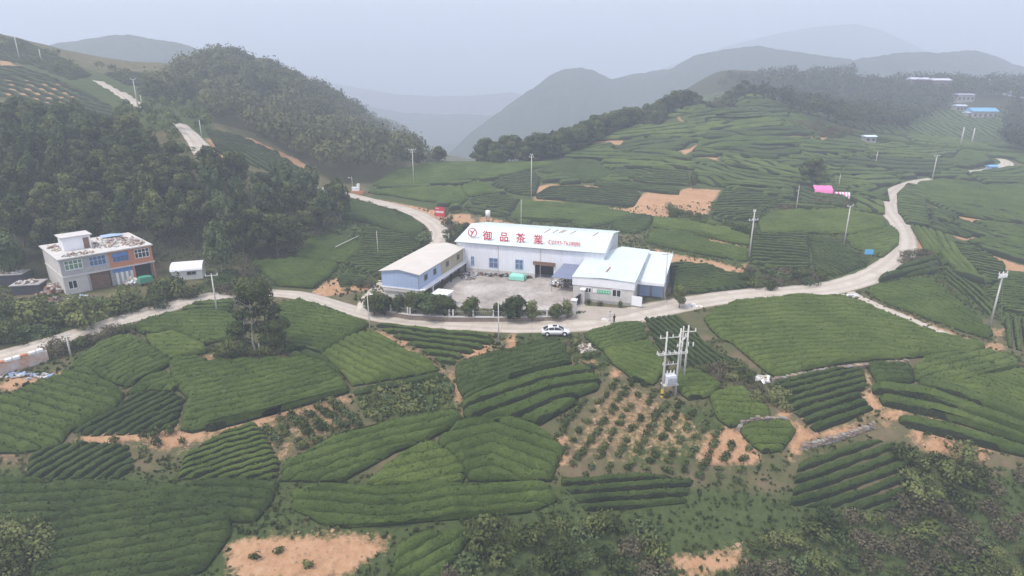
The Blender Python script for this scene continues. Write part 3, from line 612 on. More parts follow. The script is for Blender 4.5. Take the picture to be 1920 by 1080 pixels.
P_('smooth tea plot between the road fork and the tall dark tree', [(522,577),(560,567),(600,580),(650,597),(688,611),(650,634),(600,663),(570,660),(522,648),(512,640),(540,617),(527,600)], [(530,600),(660,618)], 1.4, 'smooth')
P_('finely striped tea slope left of the footpath from the road', [(603,668),(650,640),(692,624),(740,650),(800,682),(822,697),(760,710),(680,723),(660,726),(641,704)], [(640,655),(700,685),(760,710)], 1.55, 'dense', 'l')
P_('ragged line of low tea bushes under the striped slope', [(664,738),(720,727),(790,712),(828,702),(833,706),(780,722),(700,738),(668,744)], [(668,740),(830,704)], 1.6, 'hedge', 'd', .8)
P_('close slanting tea rows left of the curved dirt path at the lower edge', [(345,855),(400,825),(440,804),(480,797),(508,830),(526,868),(520,900),(330,900)], [(360,856),(420,836),(495,815)], 1.6, 'rows', 'l')
P_('long smooth tea slope sweeping up to the end of the footpath', [(530,880),(600,842),(680,812),(760,792),(858,780),(870,787),(840,810),(800,829),(740,848),(690,880),(640,905),(530,905)], [(560,860),(700,815),(860,783)], 1.7, 'dense', 'n', 1.1)
P_('rounded tea mound at the lower middle between two long slopes', [(738,870),(790,842),(815,838),(848,862),(868,885),(860,910),(690,910)], [(740,868),(830,848)], 1.5, 'smooth', 'l')
P_('humped leafy tea plot below the long curved hedges', [(818,832),(850,808),(880,798),(940,795),(985,800),(1018,818),(1062,842),(1048,872),(1030,905),(880,905),(852,860)], [(830,835),(930,812),(1040,850)], 1.9, 'dense', 'n', 1.2)
P_('five long curved tea hedges beside the sparse slope', [(866,762),(872,786),(890,793),(940,789),(985,793),(1010,798),(1078,760),(1084,746),(1118,735),(1126,720),(1114,702),(1080,695),(1000,707),(930,737)], [(870,775),(940,752),(1020,722),(1115,708)], 2.3, 'hedge', 'n', 1.3)
P_('dark tea plot at the end of the footpath below the parked car', [(857,690),(880,682),(950,666),(1047,644),(1058,652),(1068,684),(1000,699),(930,724),(876,753),(862,725)], [(870,720),(960,690),(1060,668)], 1.35, 'smooth', 'd')
P_('broad loose tea rows just below the road and the thin pole', [(702,612),(760,614),(850,623),(900,628),(928,640),(905,655),(860,672),(850,686),(832,684),(800,663),(750,638)], [(720,618),(800,627),(900,638)], 1.7, 'open', 'n', .8)
P_('tea slope at the bottom left corner', [(70,1010),(150,950),(280,925),(440,940),(430,1010),(380,1075),(300,1100),(60,1100)], [(100,1050),(400,1000)], 1.5, 'dense', 'd')
P_('lower tea slope between the slanting rows and the bottom left corner', [(-30,885),(40,905),(150,910),(260,905),(330,915),(430,905),(520,912),(505,950),(470,985),(330,965),(200,950),(90,985),(-30,985)], [(0,935),(200,925),(500,945)], 1.6, 'dense', 'd')
P_('curving tea slope in the middle foreground below the long smooth slope', [(545,925),(620,915),(700,925),(800,912),(900,915),(1025,912),(1045,940),(1000,965),(900,970),(790,985),(720,1000),(600,985),(550,960)], [(560,950),(720,965),(860,945),(1030,935)], 1.6, 'dense', 'n', 1.1)
P_('tea slope at the lower edge beside the stony track', [(735,1085),(745,1030),(790,1005),(880,1000),(860,1040),(830,1085)], [(740,1070),(850,1010)], 1.5, 'dense')
P_('narrow tea terrace at the lower edge beside the gully', [(1050,905),(1180,890),(1300,900),(1280,950),(1100,960)], [(1060,930),(1280,915)], 1.6, 'rows', 'd')
# --- foreground, middle and right
P_('smooth tea plot at the road edge below the two people', [(1100,633),(1130,622),(1165,615),(1202,608),(1214,640),(1160,655),(1130,659)], [(1110,640),(1205,615)], 1.35, 'smooth')
P_('smooth tea plot left of the transformer poles', [(1133,662),(1215,642),(1248,690),(1238,702),(1225,724),(1190,713),(1152,684)], [(1140,668),(1235,700)], 1.35, 'smooth', 'l')
P_('steep straight tea rows behind the transformer poles', [(1207,599),(1268,594),(1330,652),(1392,690),(1350,694),(1300,692),(1262,684),(1240,660)], [(1225,605),(1330,692)], 1.7, 'rows', 'd')
P_('small rounded tea plot right of the transformer poles', [(1270,706),(1310,700),(1348,722),(1330,744),(1292,749),(1274,735)], [(1275,725),(1345,722)], 1.35, 'smooth', 'l')
P_('rounded tea plot above the curved stone edging', [(1332,746),(1360,735),(1393,734),(1436,772),(1442,780),(1395,793),(1370,801),(1347,785)], [(1340,765),(1435,775)], 1.3, 'smooth', 'l')
P_('lowest rounded tea plot inside the curved stone edging', [(1388,807),(1420,800),(1478,800),(1485,810),(1463,842),(1430,846),(1402,825)], [(1395,812),(1480,812)], 1.3, 'smooth', 'l', .9)
P_('largest tea plot with long sweeping rows right of the transformer poles', [(1317,600),(1340,582),(1400,564),(1500,560),(1585,562),(1640,582),(1680,600),(1770,634),(1850,654),(1830,664),(1760,670),(1650,676),(1590,683),(1530,693),(1490,703),(1452,710),(1432,698),(1372,645),(1352,638),(1332,620)], [(1340,640),(1480,630),(1620,628),(1760,645),(1840,658)], 1.75, 'dense', 'l')
P_('block of ten straight tea rows with soil between them', [(1447,722),(1500,707),(1600,692),(1622,706),(1624,725),(1612,742),(1640,770),(1608,783),(1540,808),(1525,808),(1480,765)], [(1465,755),(1540,735),(1630,712)], 2.0, 'rows', 'd', 1.05)
P_('small square tea plot between two dirt tracks', [(1625,687),(1700,686),(1711,692),(1713,720),(1642,720),(1633,705)], [(1630,705),(1712,705)], 1.5, 'dense', 'd')
P_('bright rounded tea plot at the right end of the sweeping rows', [(1716,692),(1738,677),(1850,663),(1900,676),(1910,688),(1850,704),(1800,722),(1740,720),(1718,714)], [(1725,705),(1850,675)], 1.6, 'smooth', 'l')
P_('bright tea slope at the right edge above the long strips', [(1742,722),(1800,724),(1850,709),(1940,694),(1960,740),(1940,795),(1850,762),(1790,740)], [(1760,725),(1850,740),(1940,780)], 1.6, 'smooth', 'l')
P_('first long tea strip under the bright slope at the right edge', [(1722,722),(1740,720),(1774,729),(1850,758),(1940,796),(1940,810),(1860,776),(1793,752),(1740,738),(1724,732)], [(1725,728),(1793,742),(1930,800)], 2.6, 'strip', 'n')
P_('second long tea strip under the bright slope at the right edge', [(1634,729),(1690,729),(1725,736),(1790,757),(1850,779),(1940,815),(1940,834),(1850,795),(1735,757),(1680,747),(1638,743)], [(1636,736),(1730,746),(1930,822)], 2.6, 'strip', 'n')
P_('third long tea strip with a groove along its middle', [(1647,748),(1715,757),(1780,773),(1940,836),(1940,848),(1860,815),(1754,784),(1690,770),(1657,763)], [(1650,756),(1750,775),(1930,840)], 1.7, 'hedge', 'n', 1.2)
P_('fourth long tea strip nearest the retaining wall', [(1684,784),(1780,802),(1850,824),(1940,853),(1940,864),(1850,842),(1774,819),(1710,804),(1686,795)], [(1686,790),(1780,812),(1930,858)], 1.8, 'hedge', 'n', 1.1)
P_('lower tea slope below the stone retaining wall', [(1500,866),(1600,836),(1650,826),(1715,850),(1745,872),(1740,930),(1690,960),(1480,950)], [(1520,882),(1660,832)], 1.7, 'rows', 'd')
P_('broad tea plot between the diagonal path and the right pole', [(1624,549),(1660,536),(1720,523),(1752,535),(1800,575),(1830,600),(1862,630),(1853,637),(1800,622),(1750,604),(1690,582),(1650,566)], [(1640,550),(1740,570),(1850,630)], 1.5, 'dense')
P_('tea rows running downhill beside the right pole', [(1882,602),(1940,598),(1950,668),(1890,652)], [(1898,602),(1904,652)], 2.0, 'rows', 'n')
# --- right, beyond the road
P_('tea plot inside the road bend behind the blue sign', [(1590,449),(1655,435),(1674,429),(1683,439),(1681,460),(1650,483),(1635,478),(1600,466)], [(1600,455),(1675,445)], 1.6, 'dense', 'l')
P_('fan of fine tea rows left of the blue sign', [(1517,446),(1560,451),(1628,492),(1622,500),(1570,518),(1525,509)], [(1525,460),(1570,475),(1622,495)], 1.8, 'rows', 'd')
P_('tea rows right of the tall pole on the bank', [(1412,443),(1512,442),(1514,508),(1440,504),(1410,494)], [(1415,465),(1512,472)], 1.8, 'rows', 'n')
P_('wide pale tea plot under the pink covers', [(1425,418),(1450,402),(1520,397),(1580,396),(1655,412),(1655,430),(1600,440),(1540,438),(1430,438)], [(1430,425),(1540,418),(1650,422)], 1.8, 'dense', 'l')
P_('tea rows beside the square of orange earth', [(1356,360),(1400,360),(1485,381),(1490,388),(1440,390),(1425,400),(1424,417),(1380,414),(1334,403)], [(1345,390),(1400,388),(1480,386)], 2.0, 'rows', 'n')
P_('ladder of short tea strips just right of the road', [(1684,365),(1702,347),(1733,352),(1730,375),(1735,395),(1743,428),(1702,422),(1686,400)], [(1682,388),(1735,395)], 4.2, 'strip', 'n', 1.1)
P_('wide tea field right of the upper road', [(1726,346),(1760,340),(1828,346),(1834,360),(1826,387),(1770,383),(1734,374)], [(1735,362),(1825,368)], 1.9, 'dense')
P_('tea field at the far right above the long terraces', [(1842,351),(1940,350),(1940,402),(1880,396),(1834,389)], [(1845,372),(1930,380)], 1.9, 'dense')
P_('long terrace strip at the right edge under the upper fields', [(1740,379),(1800,389),(1940,412),(1940,423),(1850,413),(1795,405),(1770,394)], [(1745,386),(1800,396),(1930,418)], 2.2, 'strip', 'n')
P_('short terrace strip between two dirt paths', [(1740,393),(1765,395),(1796,410),(1783,414)], [(1745,397),(1790,411)], 2.2, 'strip', 'd', 1.0)
P_('lens shaped terrace strip in the dirt path loop', [(1787,418),(1800,415),(1853,437),(1845,440),(1810,431)], [(1790,420),(1850,438)], 2.2, 'strip', 'd', 1.0)
P_('long dark terrace strip above the loop of dirt paths', [(1747,411),(1760,421),(1820,444),(1810,447),(1763,433),(1747,420)], [(1750,416),(1815,446)], 2.2, 'strip', 'd', 1.0)
P_('broad terrace at the right edge under the long strip', [(1827,419),(1940,432),(1940,455),(1875,443),(1840,427)], [(1830,422),(1930,444)], 2.2, 'strip', 'n')
P_('low terrace at the right edge above the right pole', [(1817,456),(1850,450),(1940,464),(1940,492),(1870,474)], [(1820,456),(1930,478)], 2.4, 'strip', 'n')
P_('pale tongue of tea beside the road bend', [(1707,427),(1745,434),(1763,480),(1738,473),(1727,450)], [(1718,432),(1750,476)], 1.9, 'dense', 'l')
P_('longest pale tongue of tea running down towards the right pole', [(1750,435),(1778,447),(1790,472),(1830,516),(1800,513),(1775,491),(1762,465)], [(1762,440),(1780,475),(1815,515)], 1.9, 'dense', 'l')
P_('tea rows across the slope left of the right pole', [(1790,457),(1815,460),(1850,480),(1882,499),(1868,538),(1840,518),(1802,480)], [(1795,478),(1875,492)], 2.0, 'rows', 'n')
P_('tea rows at the right edge behind the right pole', [(1884,520),(1940,512),(1950,592),(1885,585),(1850,548)], [(1870,545),(1935,552)], 2.0, 'rows', 'n')
P_('messy tea patch below the road bend', [(1692,502),(1740,488),(1762,500),(1755,514),(1700,520),(1650,533),(1648,526)], [(1655,528),(1755,502)], 2.0, 'hedge', 'd')
P_('narrow tea strips curving down behind the right pole', [(1768,502),(1800,522),(1840,547),(1868,588),(1855,592),(1805,550),(1772,526)], [(1772,510),(1815,545),(1862,590)], 1.9, 'rows', 'n')
# --- middle, behind the factory
P_('wide smooth tea plot right behind the factory roof', [(977,380),(1115,391),(1180,404),(1172,411),(1140,419),(1090,430),(1070,418),(1000,415),(985,423),(962,410)], [(980,397),(1080,402),(1170,408)], 1.7, 'smooth')
P_('long striped tea plot left of the orange earth', [(1007,366),(1030,353),(1100,353),(1196,361),(1198,368),(1184,389),(1100,379),(1009,373)], [(1010,366),(1100,366),(1190,376)], 2.0, 'rows', 'd')
P_('thin tea strip along the upper edge of the orange earth', [(1118,343),(1180,349),(1268,358),(1268,364),(1235,361),(1180,354),(1118,348)], [(1120,346),(1265,361)], 2.2, 'strip', 'd', 1.1)
P_('striped tea block above the orange earth', [(1193,321),(1284,323),(1288,348),(1240,346),(1193,341)], [(1195,332),(1285,337)], 2.2, 'rows', 'n')
P_('small tea block left of the striped block', [(1141,326),(1187,323),(1189,334),(1141,334)], [(1142,330),(1188,330)], 2.2, 'dense', 'd')
P_('rounded dark tea slope right of the middle pole', [(1056,301),(1118,306),(1138,325),(1124,339),(1100,342),(1056,329),(1014,322),(1036,311)], [(1030,316),(1120,322)], 2.0, 'dense', 'd')
P_('shaggy tea slope left of the middle pole', [(926,346),(960,331),(1000,326),(1008,334),(998,368),(960,361),(936,351)], [(935,348),(1000,346)], 2.2, 'hedge', 'd', 1.1)
P_('wide tea field on the crest of the saddle', [(792,312),(850,305),(1000,308),(1048,306),(960,326),(870,340),(780,348),(704,349),(742,326),(776,316)], [(720,343),(860,328),(1030,312)], 2.2, 'smooth')
P_('tea field along the road below the saddle pole', [(694,362),(760,356),(860,353),(873,374),(860,384),(800,377),(742,367)], [(700,363),(780,366),(865,376)], 1.9, 'dense')
P_('small oval tea plot below the saddle', [(872,350),(895,344),(923,356),(923,361),(886,369),(874,362)], [(876,356),(920,359)], 1.9, 'dense')
P_('square tea plot left of the wide smooth plot', [(884,375),(930,366),(973,375),(955,398),(930,393),(888,384)], [(890,380),(965,386)], 1.9, 'rows', 'n')
P_('narrow tea ledge above the water tank', [(872,388),(900,391),(958,404),(940,407),(890,400)], [(876,391),(950,405)], 2.0, 'strip', 'd', 1.0)
P_('dark tea plot behind the right end of the factory', [(1152,416),(1185,404),(1223,409),(1213,428),(1190,438),(1150,430)], [(1155,422),(1215,418)], 1.8, 'dense', 'd')
P_('upper long tea ledge right of the factory', [(1227,411),(1320,419),(1403,441),(1406,460),(1360,453),(1315,441),(1227,427)], [(1230,418),(1315,429),(1402,450)], 1.8, 'dense', 'l')
P_('lower long tea ledge right of the factory', [(1224,436),(1280,440),(1330,457),(1400,474),(1400,491),(1315,476),(1216,456)], [(1222,446),(1310,463),(1398,483)], 1.8, 'dense', 'n')
P_('dark tea rows beside the lean to shed', [(1255,498),(1325,499),(1380,518),(1425,528),(1418,538),(1360,546),(1260,555)], [(1262,525),(1340,520),(1415,534)], 1.9, 'rows', 'd', 1.1)
# --- terraced hill
HILLP = [('summit', [(1345,180),(1380,175),(1420,181),(1433,189),(1380,187),(1347,189)]), ('second', [(1332,193),(1380,191),(1440,196),(1478,204),(1400,204),(1332,204)]),
 ('third', [(1302,208),(1400,208),(1480,208),(1492,214),(1420,213),(1330,219),(1294,221)]), ('fourth', [(1332,224),(1400,216),(1475,216),(1474,223),(1400,224),(1332,234)]),
 ('fifth', [(1312,237),(1430,227),(1470,229),(1458,239),(1350,247),(1304,249)]), ('sixth', [(1280,240),(1340,251),(1460,243),(1518,250),(1500,255),(1400,259),(1335,261),(1290,252)]),
 ('seventh', [(1114,248),(1150,242),(1275,238),(1330,244),(1322,256),(1275,261),(1225,259),(1110,264)]), ('eighth', [(1202,232),(1232,217),(1290,209),(1325,212),(1290,224),(1250,231)]),
 ('ninth', [(1172,271),(1225,264),(1288,268),(1255,284),(1190,286),(1152,286)]), ('tenth', [(1062,292),(1100,288),(1260,289),(1298,300),(1250,304),(1130,302),(1062,298)]),
 ('eleventh', [(1132,306),(1200,306),(1300,309),(1303,317),(1200,317),(1132,315)]), ('twelfth', [(1312,271),(1370,263),(1538,263),(1543,271),(1450,274),(1380,277),(1302,284)]),
 ('thirteenth', [(1372,279),(1450,281),(1498,281),(1490,294),(1430,299),(1372,291)]), ('fourteenth', [(1357,299),(1430,306),(1493,323),(1498,334),(1440,327),(1380,317),(1359,308)]),
 ('fifteenth', [(1302,316),(1370,321),(1478,341),(1496,354),(1440,359),(1370,351),(1312,344)]), ('sixteenth', [(1547,306),(1620,301),(1668,317),(1640,317),(1560,314)]),
 ('seventeenth', [(1547,326),(1640,321),(1678,328),(1640,331),(1560,331)]), ('eighteenth', [(1562,336),(1650,336),(1687,340),(1660,350),(1590,354),(1562,349)]),
 ('nineteenth', [(1592,359),(1655,356),(1651,376),(1612,369)]), ('twentieth', [(1602,376),(1652,383),(1655,403),(1605,396)]), ('twenty-first', [(1502,276),(1560,266),(1600,270),(1638,285),(1560,290),(1502,289)]),
 ('twenty-second', [(1622,276),(1720,271),(1798,281),(1778,299),(1700,299),(1642,290)]), ('twenty-third', [(1652,301),(1760,306),(1788,315),(1750,328),(1692,328),(1645,311)]), ('twenty-fourth', [(1500,360),(1520,352),(1590,378),(1580,392),(1500,388)]),
 ('twenty-fifth', [(1700,258),(1790,262),(1870,282),(1800,278),(1720,268)]), ('twenty-sixth', [(1820,330),(1890,318),(1940,322),(1940,346),(1850,346)]), ('twenty-seventh', [(1250,268),(1300,266),(1262,284),(1200,286)])]
HLAB = ['rounded tea terrace at the summit of the terraced hill below the trees', 'tea terrace just under the summit of the terraced hill', 'long pale tea terrace third from the summit', 'thin tea terrace above the upper earth path of the hill', 'tea terrace below the upper earth path of the hill', 'long tea terrace across the middle of the hill', 'wide tea terrace at the left shoulder of the hill with a pink earth edge', 'small tea terrace climbing beside the hilltop trees', 'short tea terrace left of the slanting earth path', 'long low tea terrace at the left foot of the hill', 'narrow tea terrace above the striped block', 'long tea terrace above the lone round tree', 'short tea terrace left of the lone round tree', 'curving tea terrace left of the lone round tree', 'broad tea terrace above the square of orange earth', 'tea terrace right of the lone round tree', 'thin tea terrace between two pink earth ledges', 'tea terrace left of the upper road', 'small tea plot between the pink cover and the road', 'small tea plot along the left side of the road', 'tea terrace below the small white hut', 'tea terrace right of the small white hut', 'hazy tea slope behind the road pole', 'scrubby tea patch in front of the pink cover', 'faint tea slope below the hazy village', 'tea slope below the far hairpin road', 'little tea terrace beside the slanting earth path']
for (nm, P), lb in zip(HILLP, HLAB):
    A_ = np.array(P, float); l = A_[A_[:, 0].argmin()]; r = A_[A_[:, 0].argmax()]; mx = A_[:, 0].mean(); my = A_[:, 1].mean()
    tea_plot(lb, P, [tuple(l), (mx, my), tuple(r)], 4.6, 'strip', 'nld'[sum(map(ord, lb)) % 3], 1.5, False)
# --- left of the prefab block and on the left hillside
P_('tea slope inside the bend of the climbing road', [(640,374),(678,382),(757,405),(795,430),(777,441),(737,433),(697,419),(640,411)], [(650,392),(720,405),(785,434)], 1.7, 'dense', 'd')
P_('tea rows around the thin white pole behind the prefab block', [(686,431),(737,438),(773,447),(783,470),(722,506),(716,532),(697,515),(650,496),(681,463)], [(665,478),(720,478),(780,474)], 1.7, 'rows', 'n')
P_('tea plot with a white pole lying across it', [(630,448),(680,461),(646,494),(555,486),(582,453)], [(570,474),(665,470)], 1.6, 'dense', 'n')
P_('tea plot below the wood beside the earth mound', [(474,496),(551,489),(636,500),(616,521),(585,542),(522,538),(502,520)], [(485,508),(610,518)], 1.55, 'dense', 'n')
P_('narrow tea patch on the bare earth mound', [(632,522),(650,512),(690,524),(680,536),(640,540)], [(636,528),(684,530)], 1.9, 'rows', 'd', .6)
for lb, P, G in (('tea terraces with bare earth edges high on the left hillside', [(0,124),(60,134),(130,164),(200,200),(255,232),(200,236),(120,206),(60,186),(0,180)], [(10,150),(60,160),(120,185)]),
                 ('tea slope at the top left below the skyline', [(-30,74),(30,74),(90,98),(170,140),(130,150),(60,122),(-30,106)], [(0,95),(140,140)]),
                 ('tea terrace behind the high road', [(200,140),(260,138),(370,148),(372,158),(300,165),(240,160)], [(220,150),(360,154)]),
                 ('lower tea terrace behind the high road', [(262,168),(370,162),(385,180),(330,196),(280,190)], [(270,180),(375,172)]),
                 ('tea terraces under the wooded hill right of the steep road', [(392,246),(450,258),(520,292),(590,338),(560,344),(470,308),(420,292)], [(405,268),(480,288),(570,336)])):
    tea_plot(lb, P, G, 3.2, 'open', 'd', 1.0, False)

# --- lower tea filling the ground between the hill terraces
FC = list(PLOT_POLY) + [grow(hits(dense(P, 16, True)), .2)[:, :2] for P in ORANGE]
for P0 in (ROAD_MAIN, [(1812,324),(1850,320),(1878,313),(1889,307),(1880,300),(1872,297)], [(1590,545),(1620,562),(1660,580),(1720,604),(1790,634),(1860,656)]):
    q = px_line(P0)[:, :2]; t_ = np.gradient(q, axis=0); t_ /= np.linalg.norm(t_, axis=1)[:, None] + 1e-9; n_o = np.stack([-t_[:, 1], t_[:, 0]], -1) * 4.2; FC.append(np.vstack([q + n_o, (q - n_o)[::-1]]))
for lb, P, G in (('long low tea rows around the terraces on the front of the terraced hill', [(1040,312),(1110,252),(1240,214),(1350,178),(1430,186),(1500,212),(1560,262),(1640,300),(1690,345),(1640,400),(1500,400),(1350,352),(1200,345),(1130,345)], [(1060,300),(1300,280),(1480,285),(1660,320)]),
                 ('low hazy tea rows on the slope between the terraced hill and the hairpin road', [(1560,258),(1640,285),(1720,268),(1800,262),(1900,285),(1940,300),(1940,345),(1830,342),(1750,334),(1690,340),(1640,300)], [(1600,290),(1750,300),(1930,320)]),
                 ('low tea rows between the terraces right of the upper road', [(1690,352),(1760,345),(1940,350),(1940,600),(1860,600),(1760,520),(1700,430),(1685,380)], [(1700,380),(1800,410),(1930,440)]),
                 ('low tea rows on the gentle slope behind the factory', [(700,355),(780,335),(900,335),(1060,330),(1130,345),(1000,352),(1000,372),(880,400),(780,380)], [(710,362),(850,360),(1000,350)])):
    tea_plot(lb, P, G, 3.6, 'strip', 'n', 1.3, True, FC)

# sparse young bushes
def leaf_cards(P, N, size, r_, fold=.25):
    n = len(P); d1 = np.cross(N, r_.normal(size=(n, 3))); d1 /= np.linalg.norm(d1, axis=1)[:, None] + 1e-9
    d2 = np.cross(N, d1); s = size[:, None]
    return np.stack([P - d1 * s * .5, P - d2 * s * .32 + N * s * fold * .3, P + d1 * s * .5, P + d2 * s * .32 + N * s * fold * .3], 1).reshape(-1, 3)
def crown_mesh(name, lobes, n, size, mat, seed, trunk=None, bark=None, updroop=0.0):
    """leaf clusters through the volume of several lobes (centre, radii), denser towards the outside"""
    r_ = np.random.default_rng(seed); vol = np.array([l[1][0] * l[1][1] * l[1][2] for l in lobes]) ** .67; k = r_.choice(len(lobes), n, p=vol / vol.sum())
    C = np.array([l[0] for l in lobes], float)[k]; R = np.array([l[1] for l in lobes], float)[k]
    d = r_.normal(size=(n, 3)); d /= np.linalg.norm(d, axis=1)[:, None]; rr = r_.uniform(.35, 1.05, n) ** .5
    P = C + d * R * rr[:, None]; N = d + r_.normal(size=(n, 3)) * .55; N[:, 2] += .35; N /= np.linalg.norm(N, axis=1)[:, None]
    P[:, 2] = np.maximum(P[:, 2], .08)
    if updroop: P[:, 2] -= updroop * np.clip(rr - .75, 0, 1) ** 1 * np.hypot(d[:, 0], d[:, 1]) * R[:, 0]
    V = leaf_cards(P, N, r_.uniform(.65, 1.3, n) * size, r_); Q = np.arange(4 * n).reshape(n, 4)
    me = mesh(name, V, Q, mat); a = me.attributes.new('leaf', 'FLOAT', 'FACE')
    nr = d * 1.0 + N * .45; nr[:, 2] += .15; nr /= np.linalg.norm(nr, axis=1)[:, None]; me.normals_split_custom_set_from_vertices(np.repeat(nr, 4, 0).tolist())
    lob = r_.uniform(0, 1, len(lobes))[k]; a.data.foreach_set('value', np.clip(.55 * lob + .45 * r_.uniform(0, 1, n), 0, 1).astype(np.float32)); return me
F_DARK = foliage('dark_foliage', (0.015, 0.026, 0.006), (0.072, 0.096, 0.025), (0.170, 0.185, 0.060))
F_MID = foliage('green_foliage', (0.024, 0.042, 0.009), (0.080, 0.106, 0.027), (0.185, 0.210, 0.066))
F_PALE = foliage('pale_foliage', (0.055, 0.085, 0.03), (0.10, 0.14, 0.05), (0.17, 0.21, 0.09))
F_YEL = foliage('yellow_green_foliage', (0.075, 0.095, 0.025), (0.14, 0.17, 0.05), (0.24, 0.25, 0.10))
F_DRY = foliage('dry_scrub', (0.07, 0.07, 0.035), (0.13, 0.115, 0.065), (0.22, 0.185, 0.12))
def blob(seed, n=5, r=.55, h=.5, spread=.4):
    r_ = random.Random(seed); return [((r_.uniform(-spread, spread), r_.uniform(-spread, spread), h * r_.uniform(.6, 1.3)), (r * r_.uniform(.6, 1.1), r * r_.uniform(.6, 1.1), h * r_.uniform(.6, 1.0))) for _ in range(n)]
BUSHM = [crown_mesh('tea_bush', blob(40 + k, 4, .42, .36, .25), 90, .24, [F_MID, F_PALE, F_MID, F_MID][k % 4], 40 + k) for k in range(4)]
def bush_plot(label, poly, guide, sp, step, sc=1.0, miss=.15, meshes=BUSHM, limit=300):
    Wp = hits(dense(poly, 16, True))[:, :2]; G = hits(guide); dv = G[-1, :2] - G[0, :2]; dv /= np.linalg.norm(dv); nv = np.array([-dv[1], dv[0]])
    ps, pt = Wp @ dv, Wp @ nv; c = Wp.mean(0); c = (float(c[0]), float(c[1]), float(hz(*c))); r_ = random.Random(len(label)); pts_ = []
    for t_ in np.arange(pt.min(), pt.max(), sp):
        for s_ in np.arange(ps.min(), ps.max(), step):
            q = dv * (s_ + r_.uniform(-.3, .3) * step) + nv * (t_ + r_.uniform(-.12, .12) * sp)
            if r_.random() > miss: pts_.append(q)
    pts_ = np.array(pts_); pts_ = pts_[inpoly(pts_[:, 0], pts_[:, 1], Wp)]; pts_ = pts_[np.argsort(pts_[:, 1])][:limit]
    T_ = thing('tea_plot', label, 'tea plot', c, 0, PLOT_GROUP); PLOT_POLY.append(Wp)
    for q in pts_:
        part('tea_bush', meshes[r_.randrange(len(meshes))], T_, (q[0] - c[0], q[1] - c[1], float(hz(*q)) - c[2] - .05), (0, 0, r_.uniform(0, 6.28)), (sc * r_.uniform(.7, 1.35), sc * r_.uniform(.7, 1.35), sc * r_.uniform(.7, 1.3)))
bush_plot('gappy rows of young tea bushes on brown soil beside the curved dirt path', [(492,800),(560,772),(650,748),(688,790),(660,812),(600,838),(545,855),(520,830)], [(505,795),(548,840)], 1.75, .8, 1.45, .08)
bush_plot('sparse tea bushes on the orange slope below the transformer poles', [(1020,830),(1080,765),(1126,722),(1165,700),(1225,728),(1300,770),(1345,790),(1400,835),(1425,870),(1400,905),(1060,905)], [(1075,860),(1180,710)], 1.9, .85, 1.08, .12)
bush_plot('few scattered shrubs on the sandy patch at the lower edge', [(430,1015),(660,1005),(735,1012),(640,1085),(450,1085)], [(450,1070),(700,1010)], 2.4, 2.6, 1.1, .45)
bush_plot('small bushes on the strip of bare earth at lower left', [(120,835),(240,815),(340,805),(430,812),(350,850),(260,850),(170,850)], [(130,838),(330,810)], 2.0, 1.7, 1.4, .35)
WEED = [crown_mesh('weed_clump', blob(60 + k, 4, .5, .28, .35), 70, .28, [F_YEL, F_PALE, F_YEL][k % 3], 60 + k) for k in range(3)]
bush_plot('abandoned tea plot overgrown with yellow green weeds', [(668,737),(740,725),(838,707),(852,740),(856,772),(770,785),(700,795),(690,788)], [(680,760),(850,740)], 1.15, 1.2, 1.5, .12, WEED)
# ------------------------------------------------------------------ trees and shrubs
BARK = plain('bark', (0.12, 0.095, 0.07), 0.9, 0.3, 3)
BARKP = plain('pale_bark', (0.30, 0.28, 0.24), 0.9, 0.25, 3)
def lobes(seed, n, R, h0, h1, r0, r1, flat=.8):
    r_ = random.Random(seed); L = []
    for k in range(n):
        f = (k + .5) / n; a = r_.uniform(0, 6.28) + k * 2.4; rad = R * math.sqrt(r_.uniform(0.05, 1)) * (1 - .55 * abs(2 * f - .8)); r = r_.uniform(r0, r1)
        L.append(((rad * math.cos(a), rad * math.sin(a), h0 + (h1 - h0) * f), (r, r, r * flat)))
    return L
def trunk_mesh(name, h, r, mat, seed=0, limbs=4, lean=.04):
    r_ = random.Random(seed); mb = MB(); p = Vector((0, 0, -.4)); n = 4; ps = [p]
    for k in range(n): p = p + Vector((r_.uniform(-lean, lean) * h, r_.uniform(-lean, lean) * h, (h + .4) / n)); ps.append(p)
    for k in range(n): mb.tube(ps[k], ps[k + 1], r * (1 - .19 * k), r * (1 - .19 * (k + 1)), 7, cap=False)
    for k in range(limbs):
        a = k * 2.4 + r_.random(); q = ps[2 + k % 3]; d = Vector((math.cos(a), math.sin(a), .9)) * h * r_.uniform(.16, .3); mb.tube(q, q + d, r * .45, r * .15, 5, cap=False)
    return mesh(name, mb.v, mb.f, mat, True)
TREES = {}
def proto(key, n, mk): TREES[key] = [mk(k) for k in range(n)]
proto('wood', 6, lambda k: (trunk_mesh('trunk', 6.5, .17, BARK, k), crown_mesh('crown', lobes(k, 11, 2.3, 3.0, 8.2, 1.0, 1.75), 2000, .62, [F_DARK, F_MID, F_DARK][k % 3], 100 + k)))
proto('plume', 5, lambda k: (trunk_mesh('trunk', 6.5, .10, BARKP, 20 + k, 6), crown_mesh('crown', [((1.5 * math.cos(a), 1.5 * math.sin(a), z), (.8, .8, 1.9)) for a, z in [(j * 1.05 + k, 5.6 + 1.6 * math.sin(j * 2.1 + k)) for j in range(6)]] + [((0, 0, 7.4), (.9, .9, 2.0)), ((0, 0, 4), (1.9, 1.9, 1.9))], 2200, .55, [F_MID, F_PALE, F_DARK][k % 3], 130 + k, updroop=2.0)))
proto('round', 3, lambda k: (trunk_mesh('trunk', 2.2, .11, BARK, 40 + k, 4), crown_mesh('crown', lobes(60 + k, 9, .85, 1.2, 2.9, .6, .95, .9), 1800, .30, [F_DARK, F_MID][k % 2], 160 + k)))
